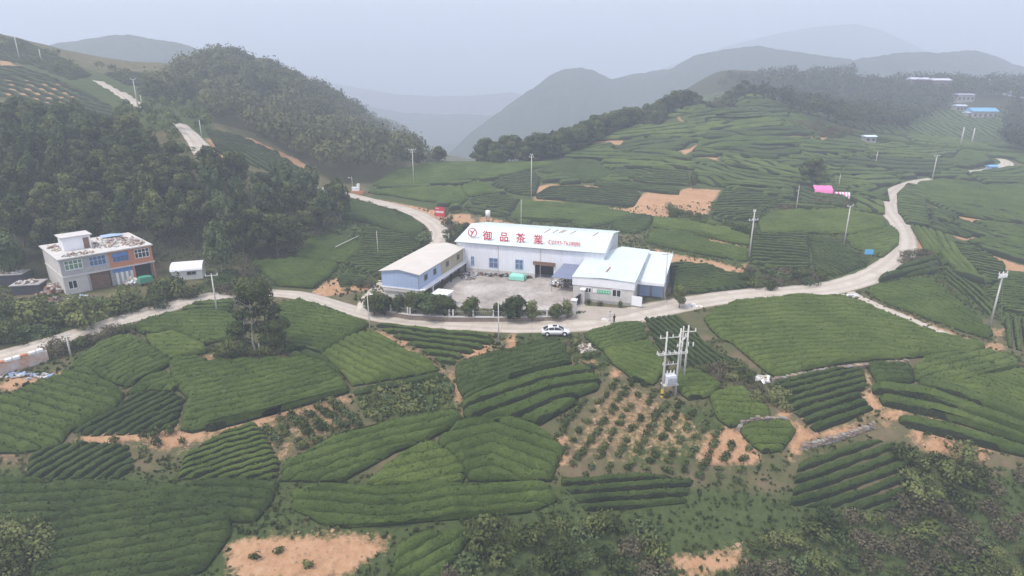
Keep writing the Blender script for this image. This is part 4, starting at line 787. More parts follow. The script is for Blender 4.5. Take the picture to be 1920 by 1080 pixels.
proto('pale', 2, lambda k: (trunk_mesh('trunk', 2.2, .08, BARK, 50 + k, 4), crown_mesh('crown', lobes(80 + k, 8, .8, 1.2, 3.2, .5, .8, 1.0), 1300, .28, [F_PALE, F_YEL][k % 2], 170 + k)))
proto('conifer', 1, lambda k: (trunk_mesh('trunk', 5, .14, BARK, 55, 0, .01), crown_mesh('crown', [((0, 0, z), (r, r, .95)) for z, r in ((1.2, 1.35), (2.2, 1.5), (3.2, 1.4), (4.2, 1.15), (5.2, .9), (6.2, .6), (7.0, .32))], 1800, .3, F_MID, 180)))
BUSH = [crown_mesh('bush', blob(200 + k, 7, .95, .8, .85), 420, .30, [F_DARK, F_MID, F_PALE, F_DRY, F_YEL, F_MID][k], 200 + k) for k in range(6)]
def tree(kind, x, y, label, group=None, h=1.0, name='tree', k=None, z=None, w=None):
    tm, cm = TREES[kind][(k if k is not None else random.randrange(99)) % len(TREES[kind])]
    r = thing(name, label, 'tree', (float(x), float(y), float(hz(x, y)) if z is None else z), random.uniform(0, 6.28), group); w = w or h
    part('trunk', tm, r, sc=(w, w, h)); part('crown', cm, r, sc=(w, w, h)); return r
def scatter(poly, gap, seed, n=4000, ground=True):
    """random points no closer than gap inside a patch of ground"""
    Wp = hits(dense(poly, 16, True))[:, :2]; r_ = np.random.default_rng(seed); lo, hi = Wp.min(0), Wp.max(0)
    C = r_.uniform(lo, hi, (n, 2)); C = C[inpoly(C[:, 0], C[:, 1], Wp)]; keep = []; cell = {}
    for q in C:
        c = (int(q[0] // gap), int(q[1] // gap))
        if all(math.hypot(q[0] - p[0], q[1] - p[1]) > gap for i in (-1, 0, 1) for j in (-1, 0, 1) for p in cell.get((c[0] + i, c[1] + j), ())):
            cell.setdefault(c, []).append(q); keep.append(q)
    return np.array(keep)
random.seed(11)
houseP = np.array([hp(-7, -8), hp(25, -8), hp(25, 9), hp(14.5, 15), hp(-7, 15)])
W0 = scatter(WOODS[0], 4.4, 5)
W0 = W0[~inpoly(W0[:, 0], W0[:, 1], houseP)]; W0 = W0[np.argsort(W0[:, 1])]
lwd = segdist(W0[:, 0], W0[:, 1], px_line([(388,300),(380,282),(366,262),(350,244),(334,230)]).tolist()); W0 = W0[lwd > 4.5]
for q in W0[:215]:
    k = vnoise(q[0] / 16, q[1] / 16, 77) + random.uniform(-.15, .15)
    ppx, ppy = proj((q[0], q[1], float(hz(*q))))[0][:2]
    wh_ = 'at the left picture edge' if ppx < 70 else 'behind the half built house' if ppx < 300 else 'behind the white hut' if ppx < 400 else 'left of the pointed conifer' if ppx < 515 else 'left of the climbing road'
    up_ = 'in the front row' if q[1] < 132 else 'half way up' if q[1] < 152 else 'high up'
    if k > -.02: tree('plume', q[0], q[1], f'feathery bamboo like tree {up_} of the wood {wh_}'.replace('half way up of', 'half way up').replace('high up of', 'high up in'), 'feathery trees of the left wood', random.uniform(.85, 1.25))
    else: tree('wood', q[0], q[1], f'dark broadleaf tree {up_} of the wood {wh_}'.replace('half way up of', 'half way up').replace('high up of', 'high up in'), 'broadleaf trees of the left wood', random.uniform(.8, 1.2))
CR = np.array([at_d(x, y, d)[:2] for x, y, d in ((1012,309,233),(1060,294,238),(1110,270,248),(1132,256,258),(1200,239,274),(1240,219,284),(1300,206,296),(1345,190,318),(1382,183,328),(1432,191,330))]); Lc = np.r_[0, np.cumsum(np.hypot(*np.diff(CR, axis=0).T))]; W2 = []
for x in range(902, 1020, 7):
    q = at_d(x, 308, 234 + random.uniform(0, 10))[:2]; W2.append((q, .0))
for x in range(1300, 1372, 6):
    for d_ in (299, 305, 312): W2.append((at_d(x + random.uniform(-2, 2), 196, d_ + (x - 1300) * .3)[:2], .75))
for row, off in enumerate((-1.0, 3.0, 7.5, 12.0)):
    for s_ in np.arange(0, Lc[-1], 3.9):
        q = np.array([np.interp(s_, Lc, CR[:, k]) for k in (0, 1)]); u_ = q / np.linalg.norm(q); W2.append((q + u_ * (off + random.uniform(-1.4, 1.4)) + np.array([-u_[1], u_[0]]) * random.uniform(-1.3, 1.3), s_ / Lc[-1]))
for q, f in W2: tree('wood', q[0], q[1], 'hazy dark tree in the tree line behind the terraced hill, ' + ['at its lowest left end', 'left of its middle', 'around its middle', 'right of its middle', 'at its summit end'][min(4, int(f * 5))], 'trees along the hill crest', random.uniform(1.0, 1.35), w=random.uniform(1.15, 1.5), z=float(hz(*q)) - 1.8)
F_HILL = foliage('hill_forest_foliage', (0.030, 0.042, 0.018), (0.070, 0.086, 0.036), (0.15, 0.16, 0.07))  # greyer leaf colours with some distance haze mixed into them
# far woods as one mass each
def forest(label, P, hmin, hmax, mats, seed, ncard=70, size=1.15):
    r_ = np.random.default_rng(seed); V = []; L = []; NR = []
    for q in P:
        h = r_.uniform(hmin, hmax); w = h * r_.uniform(.36, .54); n = ncard; d = r_.normal(size=(n, 3)); d /= np.linalg.norm(d, axis=1)[:, None]; d[:, 2] = np.abs(d[:, 2]) * r_.choice([1, -.5], n, p=[.8, .2])
        rr = r_.uniform(.6, 1.05, n)[:, None]; lump = 1 + .25 * np.sin(d[:, :1] * 5 + q[0]) * np.sin(d[:, 1:2] * 5 + q[1])
        Pp = np.array([q[0], q[1], hz(*q) + h * .58]) + d * rr * lump * np.array([w, w, h * .42]); N = d + r_.normal(size=(n, 3)) * .4; N /= np.linalg.norm(N, axis=1)[:, None]
        V.append(leaf_cards(Pp, N, r_.uniform(.7, 1.3, n) * size, r_)); nr = d + N * .4; NR.append(nr / np.linalg.norm(nr, axis=1)[:, None]); L.append(np.clip(r_.uniform(0, 1) * .7 + r_.uniform(0, .3, n), 0, 1))
    V = np.concatenate(V); me = mesh('forest', V, np.arange(len(V)).reshape(-1, 4), mats); me.normals_split_custom_set_from_vertices(np.repeat(np.concatenate(NR), 4, 0).tolist()); a = me.attributes.new('leaf', 'FLOAT', 'FACE'); a.data.foreach_set('value', np.concatenate(L).astype(np.float32))
    return tag(link(bpy.data.objects.new('forest', me)), label, kind='stuff')
FM = scatter([(392,128),(430,108),(470,100),(560,150),(640,205),(720,255),(790,305),(760,335),(700,340),(640,343),(590,330),(520,288),(450,255),(400,240),(385,200),(340,195),(300,200),(280,190),(330,150)], 5.2, 21, 9000)
bk = []   # the far side of the wooded hill's crest
for q in FM[:]:
    if q[1] > 250: bk.append(q + np.array([random.uniform(-6, 10), random.uniform(14, 45)]))
FM = np.concatenate([FM, np.array(bk)])
forest('wooded hill left of the valley', FM, 8, 12, F_HILL, 22, 120, 1.3)
if len(W0) > 215: forest('upper edge of the left wood', W0[215:], 7.5, 10.5, F_DARK, 23, 120, .95)
FR = np.concatenate([scatter([(1445,188),(1560,170),(1700,160),(1930,165),(1930,290),(1880,262),(1850,240),(1800,232),(1740,235),(1690,250),(1600,246),(1530,232),(1480,212)], 5.6, 31, 9000), scatter([(1870,230),(1940,225),(1940,300),(1890,285)], 5, 32), scatter([(1345,172),(1380,158),(1445,150),(1600,146),(1600,172),(1445,192),(1390,170),(1330,172)], 6, 39)])
RV = px_line([(1738,250),(1762,242),(1775,232),(1776,222),(1800,217),(1870,210)]).tolist(); FR = FR[segdist(FR[:, 0], FR[:, 1], RV) > 10]; fp_ = proj(np.column_stack([FR, hz(FR[:, 0], FR[:, 1])])); FR = FR[~((fp_[:, 0] > 1785) & (fp_[:, 0] < 1885) & (fp_[:, 1] > 188) & (fp_[:, 1] < 262))]
forest('hazy woods around the far village', FR, 8, 12, F_HILL, 33, 110, 1.5)
LT = scatter([(-20,80),(60,92),(150,130),(240,140),(250,160),(190,150),(120,150),(40,112)], 5.5, 35); forest('scrubby trees along the high left road', LT[::2], 3, 5, F_DARK, 34, 60, .9)
SH = np.concatenate([scatter([(230,205),(330,225),(335,245),(345,290),(280,262),(200,236)], 4.2, 36), scatter([(275,160),(395,150),(398,240),(385,262),(345,222),(290,205)], 5.2, 37)])
forest('shrubs between the steep road pieces on the left hill', SH, 2.5, 5, F_MID, 38, 60, .9)
# named single trees
def tree_at(kind, px, py, top, label, w=None, name='tree', k=0, unit=9.6, cat='tree'):
    p = at1(px, py); h = (z_over(top, p[1]) - p[2]) / unit; r = tree(kind, p[0], p[1], label, None, h, name, k, w=(w or 1) * h); return r
# tall dark tree by the footpath: several stems, leaning crowns
p0 = at1(484, 668); HT = (z_over(508, p0[1]) - p0[2])
T_ = thing('tall_tree', 'tallest dark tree with thin bare stems standing alone on the bare orange bank', 'tree', tuple(p0))
for k, (dx, dy, hh) in enumerate(((0, 0, .8), (-1.5, 1.0, .72), (1.2, .8, .75), (2.0, .2, .5), (-2.6, .4, .45))):
    part('trunk', trunk_mesh('trunk', HT * hh, .17 if k < 3 else .1, BARKP if k in (0, 1) else BARK, 90 + k, 5, .05), T_, (dx, dy, 0))
part('crown', crown_mesh('crown', [((.4, .2, HT * .83), (2.4, 2.0, 1.7)), ((1.5, .1, HT * .73), (1.7, 1.5, 1.1)), ((-.9, .3, HT * .70), (1.3, 1.3, 1.0)), ((2.3, .3, HT * .58), (1.6, 1.5, 1.1)), ((-.2, .5, HT * .54), (1.5, 1.4, .9)), ((2.9, .2, HT * .40), (1.9, 1.7, 1.2)), ((.5, .4, HT * .36), (1.4, 1.3, .9)), ((-1.9, .4, HT * .50), (1.0, 1.0, .7)), ((2.3, .3, HT * .24), (2.0, 1.6, 1.5)), ((-2.4, .2, HT * .34), (1.7, 1.5, 1.1))], 4600, .40, F_DARK, 301), T_, sc=(1.08, 1.08, .96))
part('undergrowth', crown_mesh('undergrowth', [((-4.6, -.2, 1.1), (2.1, 1.6, 1.3)), ((-3.0, .2, 1.7), (2.0, 1.6, 1.7)), ((-1.0, .6, 1.0), (2.0, 1.4, 1.2)), ((1.6, .4, 1.0), (2.4, 1.5, 1.2)), ((3.6, 1.6, .8), (1.6, 1.4, 1.0))], 3200, .36, F_MID, 302), T_)
tree_at('conifer', 527, 472, 408, 'pointed green conifer at the edge of the left wood', unit=7.6, name='conifer')
tree_at('wood', 1519, 358, 290, 'lone round dark tree above the pink cover on the terraced hill', 1.25, k=1)
tree_at('wood', 824, 308, 272, 'round dark tree standing alone on the saddle', 1.5, k=2)
tree_at('wood', 786, 312, 284, 'smaller dark tree left of the lone saddle tree', 1.5, k=0)
tree_at('pale', 1273, 578, 532, 'slender pale young tree at the roadside right of the lean to shed', 1.0, k=1, unit=3.9)
tree_at('plume', 415, 512, 412, 'big feathery tree in front of the wood right of the white hut', 1.0, k=1, unit=9.2)
tree_at('wood', 300, 452, 366, 'large rounded tree towering over the wood behind the white hut', 1.1, k=4)
tree_at('pale', 798, 476, 430, 'pale leafy tree inside the bend of the climbing road', 1.5, k=0, unit=3.9)
tree_at('round', 1298, 354, 318, 'bare greyish shrub tree at the top corner of the orange earth', .7, k=1, unit=3.7)
for px, py, top, kd, w, lb in ((703,592,545,'round',.85,'dark clipped tree beside the street lamp by the blue prefab block'), (722,592,550,'round',1.0,'second dark clipped tree from the street lamp in front of the blue wall'),
        (748,592,552,'round',.75,'small rounded tree in front of the middle of the blue wall'), (774,594,546,'round',.8,'narrow dark tree at the right corner of the blue wall'),
        (800,598,548,'pale',1.3,'broad light green tree in front of the white guard hut'), (821,598,552,'round',1.05,'dark leafy tree hiding the foot of the white guard hut'), (842,598,556,'round',1.0,'dark tree right of the white guard hut against the yard'),
        (883,598,556,'round',.95,'dark egg shaped tree alone in front of the yard wall'), (966,602,553,'round',1.15,'largest dark round tree in front of the yard wall'), (932,600,568,'round',.7,'small dark bush tree behind the thin roadside pole'),
        (998,603,567,'pale',.95,'pale green tree right of the largest round tree'), (1041,600,570,'round',1.0,'low dark ball shaped tree left of the gate pillar'), (1064,598,566,'pale',.9,'pale small tree next to the gate pillar')):
    tree_at(kd, px, py, top - 3, lb, w * 1.22, k=len(lb), unit=3.7)
# shrubs
def bushes(poly, gap, seed, label, group, sc=(.7, 1.4), kinds=(0, 1, 2), n=2000, limit=80):
    P = scatter(poly, gap, seed, n); P = P[np.argsort(P[:, 1])][:limit]; r_ = random.Random(seed)
    ADJ = ['dark', 'green', 'pale', 'dry brownish', 'yellow green', 'fresh green']; PX = proj(np.column_stack([P, hz(P[:, 0], P[:, 1])]))[:, 0]; qs = np.quantile(PX, [.2, .4, .6, .8]); PL = ['far left', 'left', 'middle', 'right', 'far right']
    for q, pxq in zip(P, PX):
        kk = r_.choice(kinds); o = link(bpy.data.objects.new('bush', BUSH[kk])); s = r_.uniform(*sc); o.location = (q[0], q[1], float(hz(*q)) - .1); o.rotation_euler = (0, 0, r_.uniform(0, 6.28)); o.scale = (s * r_.uniform(.9, 1.3), s, s * r_.uniform(.8, 1.3))
        tag(o, f'{ADJ[kk]} bush at the {PL[int((pxq > qs).sum())]} of the {label}', 'bush', group)
bushes([(-20,590),(60,578),(180,575),(260,572),(340,560),(330,570),(230,592),(120,622),(60,640),(-20,655)], 2.3, 51, 'overgrown strip below the half built house', 'bushes beside the left road', (1.1, 2.0), (1, 1, 2, 4, 5))
bushes([(285,566),(300,545),(330,540),(358,548),(360,556),(320,568)], 1.9, 52, 'clump in front of the white hut', 'dark bushes by the white hut', (1.3, 1.9), (0, 0, 1))
bushes([(105,655),(150,640),(240,612),(225,625),(170,650),(110,672)], 1.7, 53, 'row under the left road', 'bushes below the left road', (.8, 1.3), (0, 1, 3))
bushes([(1300,690),(1395,695),(1440,730),(1470,770),(1440,768),(1395,730),(1340,712)], 1.7, 54, 'scrub right of the transformer poles', 'bushes right of the transformer poles', (.7, 1.25), (3, 4, 0, 1, 3))
bushes([(1255,396),(1290,402),(1330,418),(1400,432),(1400,440),(1320,424),(1265,414)], 2.2, 55, 'hedge line under the orange earth', 'hedge line under the orange earth', (.9, 1.5), (0, 0, 1))
bushes([(1390,502),(1440,512),(1520,515),(1560,522),(1550,532),(1430,545),(1400,535)], 2.2, 56, 'scrub above the road bend', 'bushes above the road', (.7, 1.4), (0, 3, 4, 2))
bushes([(380,530),(470,520),(520,545),(460,556),(380,550)], 2.2, 57, 'grass by the left road junction', 'scrub at the road junction', (.7, 1.3), (3, 2, 4))
bushes([(640,530),(690,528),(700,538),(650,548)], 2.0, 58, 'bare earth mound', 'shrubs on the earth mound', (.5, .9), (3, 0, 2))
bushes([(-20,1085),(-20,1000),(60,985),(85,1030),(85,1085)], 1.9, 61, 'bottom left corner thicket', 'bushes in the bottom left corner', (1.0, 1.7), (4, 1, 4))
bushes([(840,1085),(880,1010),(980,990),(1110,985),(1240,1000),(1230,1085)], 2.0, 62, 'thicket along the lower picture edge', 'bushes at the lower edge', (.7, 1.5), (1, 2, 5, 4, 3))
bushes([(1380,1085),(1400,1040),(1460,990),(1560,960),(1700,930),(1850,900),(1940,900),(1940,1085)], 2.1, 63, 'tangled lower right gully', 'shrubs in the lower right gully', (.8, 1.6), (1, 5, 3, 3, 2, 4, 1), limit=150)
bushes([(1690,850),(1760,850),(1850,870),(1850,895),(1700,895)], 1.8, 64, 'bank below the fourth tea strip', 'bushes below the long tea strips', (.8, 1.4), (4, 1, 3))
bushes([(1560,372),(1600,374),(1590,392),(1520,400),(1470,396),(1470,386)], 2.4, 65, 'bank below the pink covers', 'shrubs below the pink covers', (.7, 1.3), (3, 0, 3))
bushes([(1510,232),(1560,240),(1600,252),(1560,262),(1500,250),(1485,236)], 3.0, 66, 'right shoulder of the terraced hill', 'dry shrubs on the hill shoulder', (1.0, 1.8), (3, 3, 2))
bushes([(640,372),(700,385),(770,408),(800,430),(797,434),(765,413),(700,390),(640,377)], 2.4, 67, 'inner edge of the climbing road', 'shrubs along the climbing road', (.5, .9), (0, 1))
bushes([(1060,650),(1100,650),(1130,690),(1110,700),(1070,670)], 2.2, 68, 'weedy slope below the parked car', 'shrubs below the car', (.5, .95), (3, 4, 2))
bushes([(1700,475),(1740,470),(1760,500),(1745,512),(1690,505)], 2.2, 69, 'bank outside the road bend', 'shrubs outside the road bend', (.6, 1.1), (0, 3))
bushes([(840,420),(870,428),(860,450),(838,460)], 2.0, 70, 'gap beside the left factory gable', 'shrubs by the factory gable', (.7, 1.2), (0, 1, 3))
p = at1(1862, 1085); o = link(bpy.data.objects.new('bush', crown_mesh('bush', [((0, 0, 1.2), (1.25, 1.25, 1.3)), ((.2, 0, 2.6), (1.1, 1.1, 1.1)), ((-.2, .1, 3.4), (.8, .8, .8))], 1500, .22, F_YEL, 333))); o.location = p; tag(o, 'tall rounded yellow green bush in the bottom right corner', 'bush')
for k, (px, py) in enumerate(((1106,571),(1125,573),(1165,578))):
    p = at1(px, py); o = link(bpy.data.objects.new('bush', BUSH[(0, 3, 0)[k]])); o.location = p; o.scale = (.42, .42, .6 if k != 2 else .9); tag(o, ('small dark shrub at the gatehouse wall nearest the gate', 'small dry shrub under the green banner', 'small dark shrub under the gatehouse window')[k], 'bush')
# grass tufts on open ground
r_ = np.random.default_rng(91); C = np.stack([r_.uniform(-95, 100, 60000), r_.uniform(44, 175, 60000)], -1)
ok = np.ones(len(C), bool)
for Wp in PLOT_POLY:
    if Wp[:, 1].min() < 175: ok &= ~inpoly(C[:, 0], C[:, 1], Wp)
RL = px_line(ROAD_MAIN); ok &= segdist(C[:, 0], C[:, 1], RL[:, :2].tolist()) > 3.4
ok &= ~inpoly(C[:, 0], C[:, 1], YARD); ok &= segdist(C[:, 0], C[:, 1], [tuple(q) for q in lw]) > 3.2; ok &= ~inpoly(C[:, 0], C[:, 1], [hp(-1, -9), hp(24, -9), hp(24, 9), hp(-1, 15)])
ci = np.clip(((C[:, 0] - GX0) / GS).round().astype(int), 0, NX - 1); cj = np.clip(((C[:, 1] - GY0) / GS).round().astype(int), 0, NY - 1); cov = COV[cj, ci]
ok &= (cov[:, 0] < .5) | (r_.random(len(C)) < .16); ok &= (fbm(C[:, 0] / 6, C[:, 1] / 6, 50, 3) > -.18) | (cov[:, 1] > .5); C = C[ok]
n = len(C); k = 3; Pq = np.repeat(np.column_stack([C, hz(C[:, 0], C[:, 1])]), k, 0); d1 = r_.normal(size=(n * k, 3)); d1[:, 2] = 0; d1 /= np.linalg.norm(d1, axis=1)[:, None]
d2 = r_.normal(size=(n * k, 3)) * .45; d2[:, 2] = 1; s = np.repeat(r_.uniform(.16, .42, n), k)[:, None]
V = np.stack([Pq - d1 * s * .7 - [0, 0, .05], Pq + d1 * s * .7 - [0, 0, .05], Pq + d1 * s * .35 + d2 * s, Pq - d1 * s * .35 + d2 * s], 1).reshape(-1, 3)
gme = mesh('grass', V, np.arange(len(V)).reshape(-1, 4), foliage('grass_blades', (0.05, 0.07, 0.02), (0.10, 0.13, 0.04), (0.19, 0.19, 0.085))); a = gme.attributes.new('leaf', 'FLOAT', 'FACE'); a.data.foreach_set('value', np.repeat(np.clip(.5 + fbm(C[:, 0] / 7, C[:, 1] / 7, 8, 3) + r_.normal(size=n) * .15, 0, 1), k).astype(np.float32))
tag(link(bpy.data.objects.new('grass', gme)), 'rough grass and weeds between the tea plots', kind='stuff')

# stones and clods on the bare earth
C = np.stack([r_.uniform(-95, 100, 40000), r_.uniform(44, 170, 40000)], -1); ci = np.clip(((C[:, 0] - GX0) / GS).round().astype(int), 0, NX - 1); cj = np.clip(((C[:, 1] - GY0) / GS).round().astype(int), 0, NY - 1)
C = C[(COV[cj, ci, 0] > .35) & (segdist(C[:, 0], C[:, 1], RL[:, :2].tolist()) > 3.2)][:5000]; n = len(C); zc = hz(C[:, 0], C[:, 1]); s = r_.uniform(.06, .22, n) * np.where(r_.random(n) < .06, 1.8, 1)
T0 = np.array([[1, 0, 0], [0, 1, 0], [-1, 0, 0], [0, -1, 0], [0, 0, .8]], float); V = np.stack([C[:, 0], C[:, 1], zc - .02], -1)[:, None, :] + (T0[None] + r_.normal(size=(n, 5, 3)) * .22) * s[:, None, None]
F_ = np.array([[0, 1, 4], [1, 2, 4], [2, 3, 4], [3, 0, 4]])[None] + (np.arange(n) * 5)[:, None, None]
tag(obj('clods', V.reshape(-1, 3), F_.reshape(-1, 3), plain('earth_clod', (.33, .22, .145), .95, .4, .35)), 'clods and small stones on the bare earth', kind='stuff')
# ------------------------------------------------------------------ buildings
WHITE = plain('white_paint', (0.78, 0.79, 0.82), 0.6, .07, .5)
CONC = plain('grey_concrete', (0.37, 0.36, 0.36), 0.9, .22, .7, bmp=.3)
CONCP = plain('pale_concrete', (0.56, 0.54, 0.52), 0.9, .15, .8, bmp=.2)
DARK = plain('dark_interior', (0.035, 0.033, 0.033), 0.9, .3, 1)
STEEL = plain('grey_steel', (0.30, 0.31, 0.33), 0.5, .2, 2, metal=.3)
BLACK = plain('black_rubber', (0.02, 0.02, 0.022), 0.7, .2, 5)
BROWN = plain('rusty_brown', (0.20, 0.12, 0.085), 0.8, .3, 2)
RED = plain('sign_red', (0.55, 0.05, 0.07), 0.6, .1, 2)
BRICK = plain('orange_brick', (0.50, 0.215, 0.115), 0.9, .14, 2.5, bmp=.3)
BRICKD = plain('broken_brick', (0.34, 0.19, 0.13), 0.9, .2, 2.5)
BLUEF = plain('blue_frame', (0.10, 0.23, 0.52), 0.5, .1, 2)
PALEBLUE = plain('pale_blue_frame', (0.36, 0.48, 0.70), 0.5, .1, 2)
MINT = plain('mint_tarpaulin', (0.28, 0.66, 0.54), 0.6, .1, 2)
GREEN = plain('green_tarpaulin', (0.06, 0.26, 0.17), 0.6, .15, 2)
PINK = plain('pink_tarpaulin', (0.78, 0.22, 0.48), 0.7, .12, 1.5)
BANNER = plain('green_banner', (0.08, 0.48, 0.26), 0.6, .06, 2)
SKYB = plain('sky_blue_sheet', (0.10, 0.42, 0.78), 0.5, .08, 2)
m, t, b = material('window_glass', 0.12, 0.6); b.inputs['Base Color'].default_value = (0.10, 0.15, 0.25, 1); GLASS = m  # blue base colour of the panes stands for the reflected sky
m, t, b = material('greenish_glass', 0.2, 0.5); b.inputs['Base Color'].default_value = (0.16, 0.26, 0.17, 1); GGLASS = m
M_ROOF = corrugated('mint_roof_sheet', (0.61, 0.70, 0.70), 'X', .5, .06, (0.42, 0.46, 0.44), .45)
M_ROOFW = corrugated('white_roof_sheet', (0.64, 0.71, 0.73), 'X', .5, .05, (0.45, 0.46, 0.45), .4)
M_WALLW = corrugated('white_wall_sheet', (0.76, 0.78, 0.85), 'X', .45, .04, (0.50, 0.47, 0.45), .45)
M_CREAM = corrugated('cream_roof_sheet', (0.62, 0.575, 0.52), 'Y', .5, .05, (0.46, 0.42, 0.40), .35)
M_BLUEW = corrugated('blue_wall_sheet', (0.37, 0.47, 0.67), 'X', .35, .05, (0.38, 0.40, 0.46), .25)
M_BLUEWY = corrugated('blue_wall_sheet_side', (0.39, 0.48, 0.67), 'Y', .35, .05, (0.38, 0.40, 0.46), .25)
M_OCHRE = corrugated('ochre_wall_sheet', (0.42, 0.365, 0.255), 'Y', .45, .07, (0.30, 0.25, 0.18), .35)
M_AWN = corrugated('slate_blue_sheet', (0.19, 0.22, 0.32), 'X', .4, .08, (0.16, 0.17, 0.2), .3)
def frame_of(O, ang):
    c_, s_ = math.cos(ang), math.sin(ang)
    def on_wall(px, py):                     # image point -> (along the wall, height above base)
        r = rays(px, py); o = np.array([0, 0, CAMZ]); n = np.array([-s_, c_, 0]); d = ((np.array(O) - o) @ n) / (r @ n); P = o + r * d
        return (P[0] - O[0]) * c_ + (P[1] - O[1]) * s_, P[2] - O[2]
    return on_wall
def window(par, axis, pos_, a0, a1, z0, z1, fmat, pmat, nv=2, nh=1, out=-1, name='window', d=.08):
    """frame with bars and panes set into a wall; axis: direction the wall runs along"""
    f = MB(); w = .10
    def bx(mb, p0, p1, q0, q1, dd):
        lo, hi = (pos_ + out * dd, pos_ - out * .06) if out < 0 else (pos_ - .06, pos_ + dd)
        if axis == 'x': mb.box(p0, p1, min(lo, hi), max(lo, hi), q0, q1)
        else: mb.box(min(lo, hi), max(lo, hi), p0, p1, q0, q1)
    bx(f, a0, a0 + w, z0, z1, d); bx(f, a1 - w, a1, z0, z1, d); bx(f, a0 + w, a1 - w, z0, z0 + w, d); bx(f, a0 + w, a1 - w, z1 - w, z1, d)
    for k in range(1, nv): x = a0 + (a1 - a0) * k / nv; bx(f, x - w / 2, x + w / 2, z0 + w, z1 - w, d - .012)
    for k in range(1, nh): z = z0 + (z1 - z0) * k / nh + .15; bx(f, a0 + w, a1 - w, z - w / 2, z + w / 2, d - .02)
    fr = f.build(name, fmat, par)
    for k in range(nv):
        p_ = MB(); bx(p_, a0 + (a1 - a0) * k / nv + .03, a0 + (a1 - a0) * (k + 1) / nv - .03, z0 + .03, z1 - .03, d - .045); p_.build('pane', pmat, fr)
    return fr
def fbox(name, par, mat, *a, bevel=0): return MB().box(*a).build(name, mat, par, bevel=bevel)

# --- main hall of the tea factory
HO = (-11.6, 128.0, .45); HANG = math.radians(-17.5); hall = thing('tea_factory_hall', 'largest white factory hall with mint roof and big red Chinese characters', 'factory', HO, HANG)
HL, HD, HE, HR = 31.0, 19.0, 6.45, 8.1; wp = frame_of(HO, HANG)
dx0, _ = wp(1003, 505); dx1, _ = wp(1038, 505); dz = wp(1020, 496)[1]
fbox('plinth', hall, CONCP, .03, dx0, -.06, .2, 0, 1.0); fbox('plinth', hall, CONCP, dx1, HL - .03, -.06, .2, 0, 1.0)
w = MB(); w.box(0, dx0, 0, .2, 1.0, HE); w.box(dx0, dx1, 0, .2, dz, HE); w.box(dx1, HL, 0, .2, 1.0, HE)
w.add([(0, .2, 0), (0, HD, 0), (0, HD, HE), (0, HD / 2, HR), (0, .2, HE)], [(0, 1, 2, 3, 4)]); w.add([(HL, .2, 0), (HL, HD, 0), (HL, HD, HE), (HL, HD / 2, HR), (HL, .2, HE)], [(4, 3, 2, 1, 0)]); w.box(0, HL, HD - .2, HD, 0, HE - .01)
w.build('wall', M_WALLW, hall)
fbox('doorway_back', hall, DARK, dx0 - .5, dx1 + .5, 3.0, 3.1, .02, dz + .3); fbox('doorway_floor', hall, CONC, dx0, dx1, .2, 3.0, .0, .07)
fbox('shutter_box', hall, BROWN, dx0 - .35, dx1 + .3, -.32, -.01, dz - .15, dz + .55)
k = (HR - HE) / (HD / 2); o = .45
for nm, y0, y1 in (('front', -o, HD / 2), ('back', HD / 2, HD + o)):
    z0 = HE + k * y0 if nm == 'front' else HR; z1 = HR if nm == 'front' else HE - k * o
    MB().add([(-.3, y0, z0 + .05), (HL + .3, y0, z0 + .05), (HL + .3, y1, z1 + .05), (-.3, y1, z1 + .05), (-.3, y0, z0 + .19), (HL + .3, y0, z0 + .19), (HL + .3, y1, z1 + .19), (-.3, y1, z1 + .19)], [(0, 3, 2, 1), (4, 5, 6, 7), (0, 1, 5, 4), (2, 3, 7, 6), (1, 2, 6, 5), (3, 0, 4, 7)]).build('roof', M_ROOF, hall)
for x0, y0, x1, y1 in ((883, 480, 889, 497), (917, 483, 934, 502), (966, 486, 981, 505)):
    a0, zt = wp(x0, y0); a1, _ = wp(x1, y0); _, zb = wp((x0 + x1) / 2, y1); window(hall, 'x', 0, a0, a1, zb, zt, PALEBLUE, GLASS, 2, 2)
MB().tube((-.2, -.42, HE + .02), (HL + .2, -.42, HE + .02), .07, n=8).build('gutter', STEEL, hall)
for gx_ in (.25, 9.2, 18.2): MB().tube((gx_, -.09, 0), (gx_, -.09, HE - .05), .05, n=6).build('downpipe', CONCP, hall)
rust = plain('rust_stain', (0.30, 0.16, 0.12), .9, .35, 1.5)
for a in (17.6, 19.4, 20.7, 21.2, 23.2, 28.0):
    r0 = random.uniform(.9, 1.8); mb = MB(); zz = lambda y: HE + k * y + .198
    mb.add([(a, HD / 2 - .1, zz(HD / 2 - .1)), (a + .35, HD / 2 - .1, zz(HD / 2 - .1)), (a - .5, HD / 2 - r0 - .8, zz(HD / 2 - r0 - .8)), (a - .75, HD / 2 - r0 - .7, zz(HD / 2 - r0 - .7))], [(0, 1, 2, 3)]); mb.build('rust_streak', rust, hall)
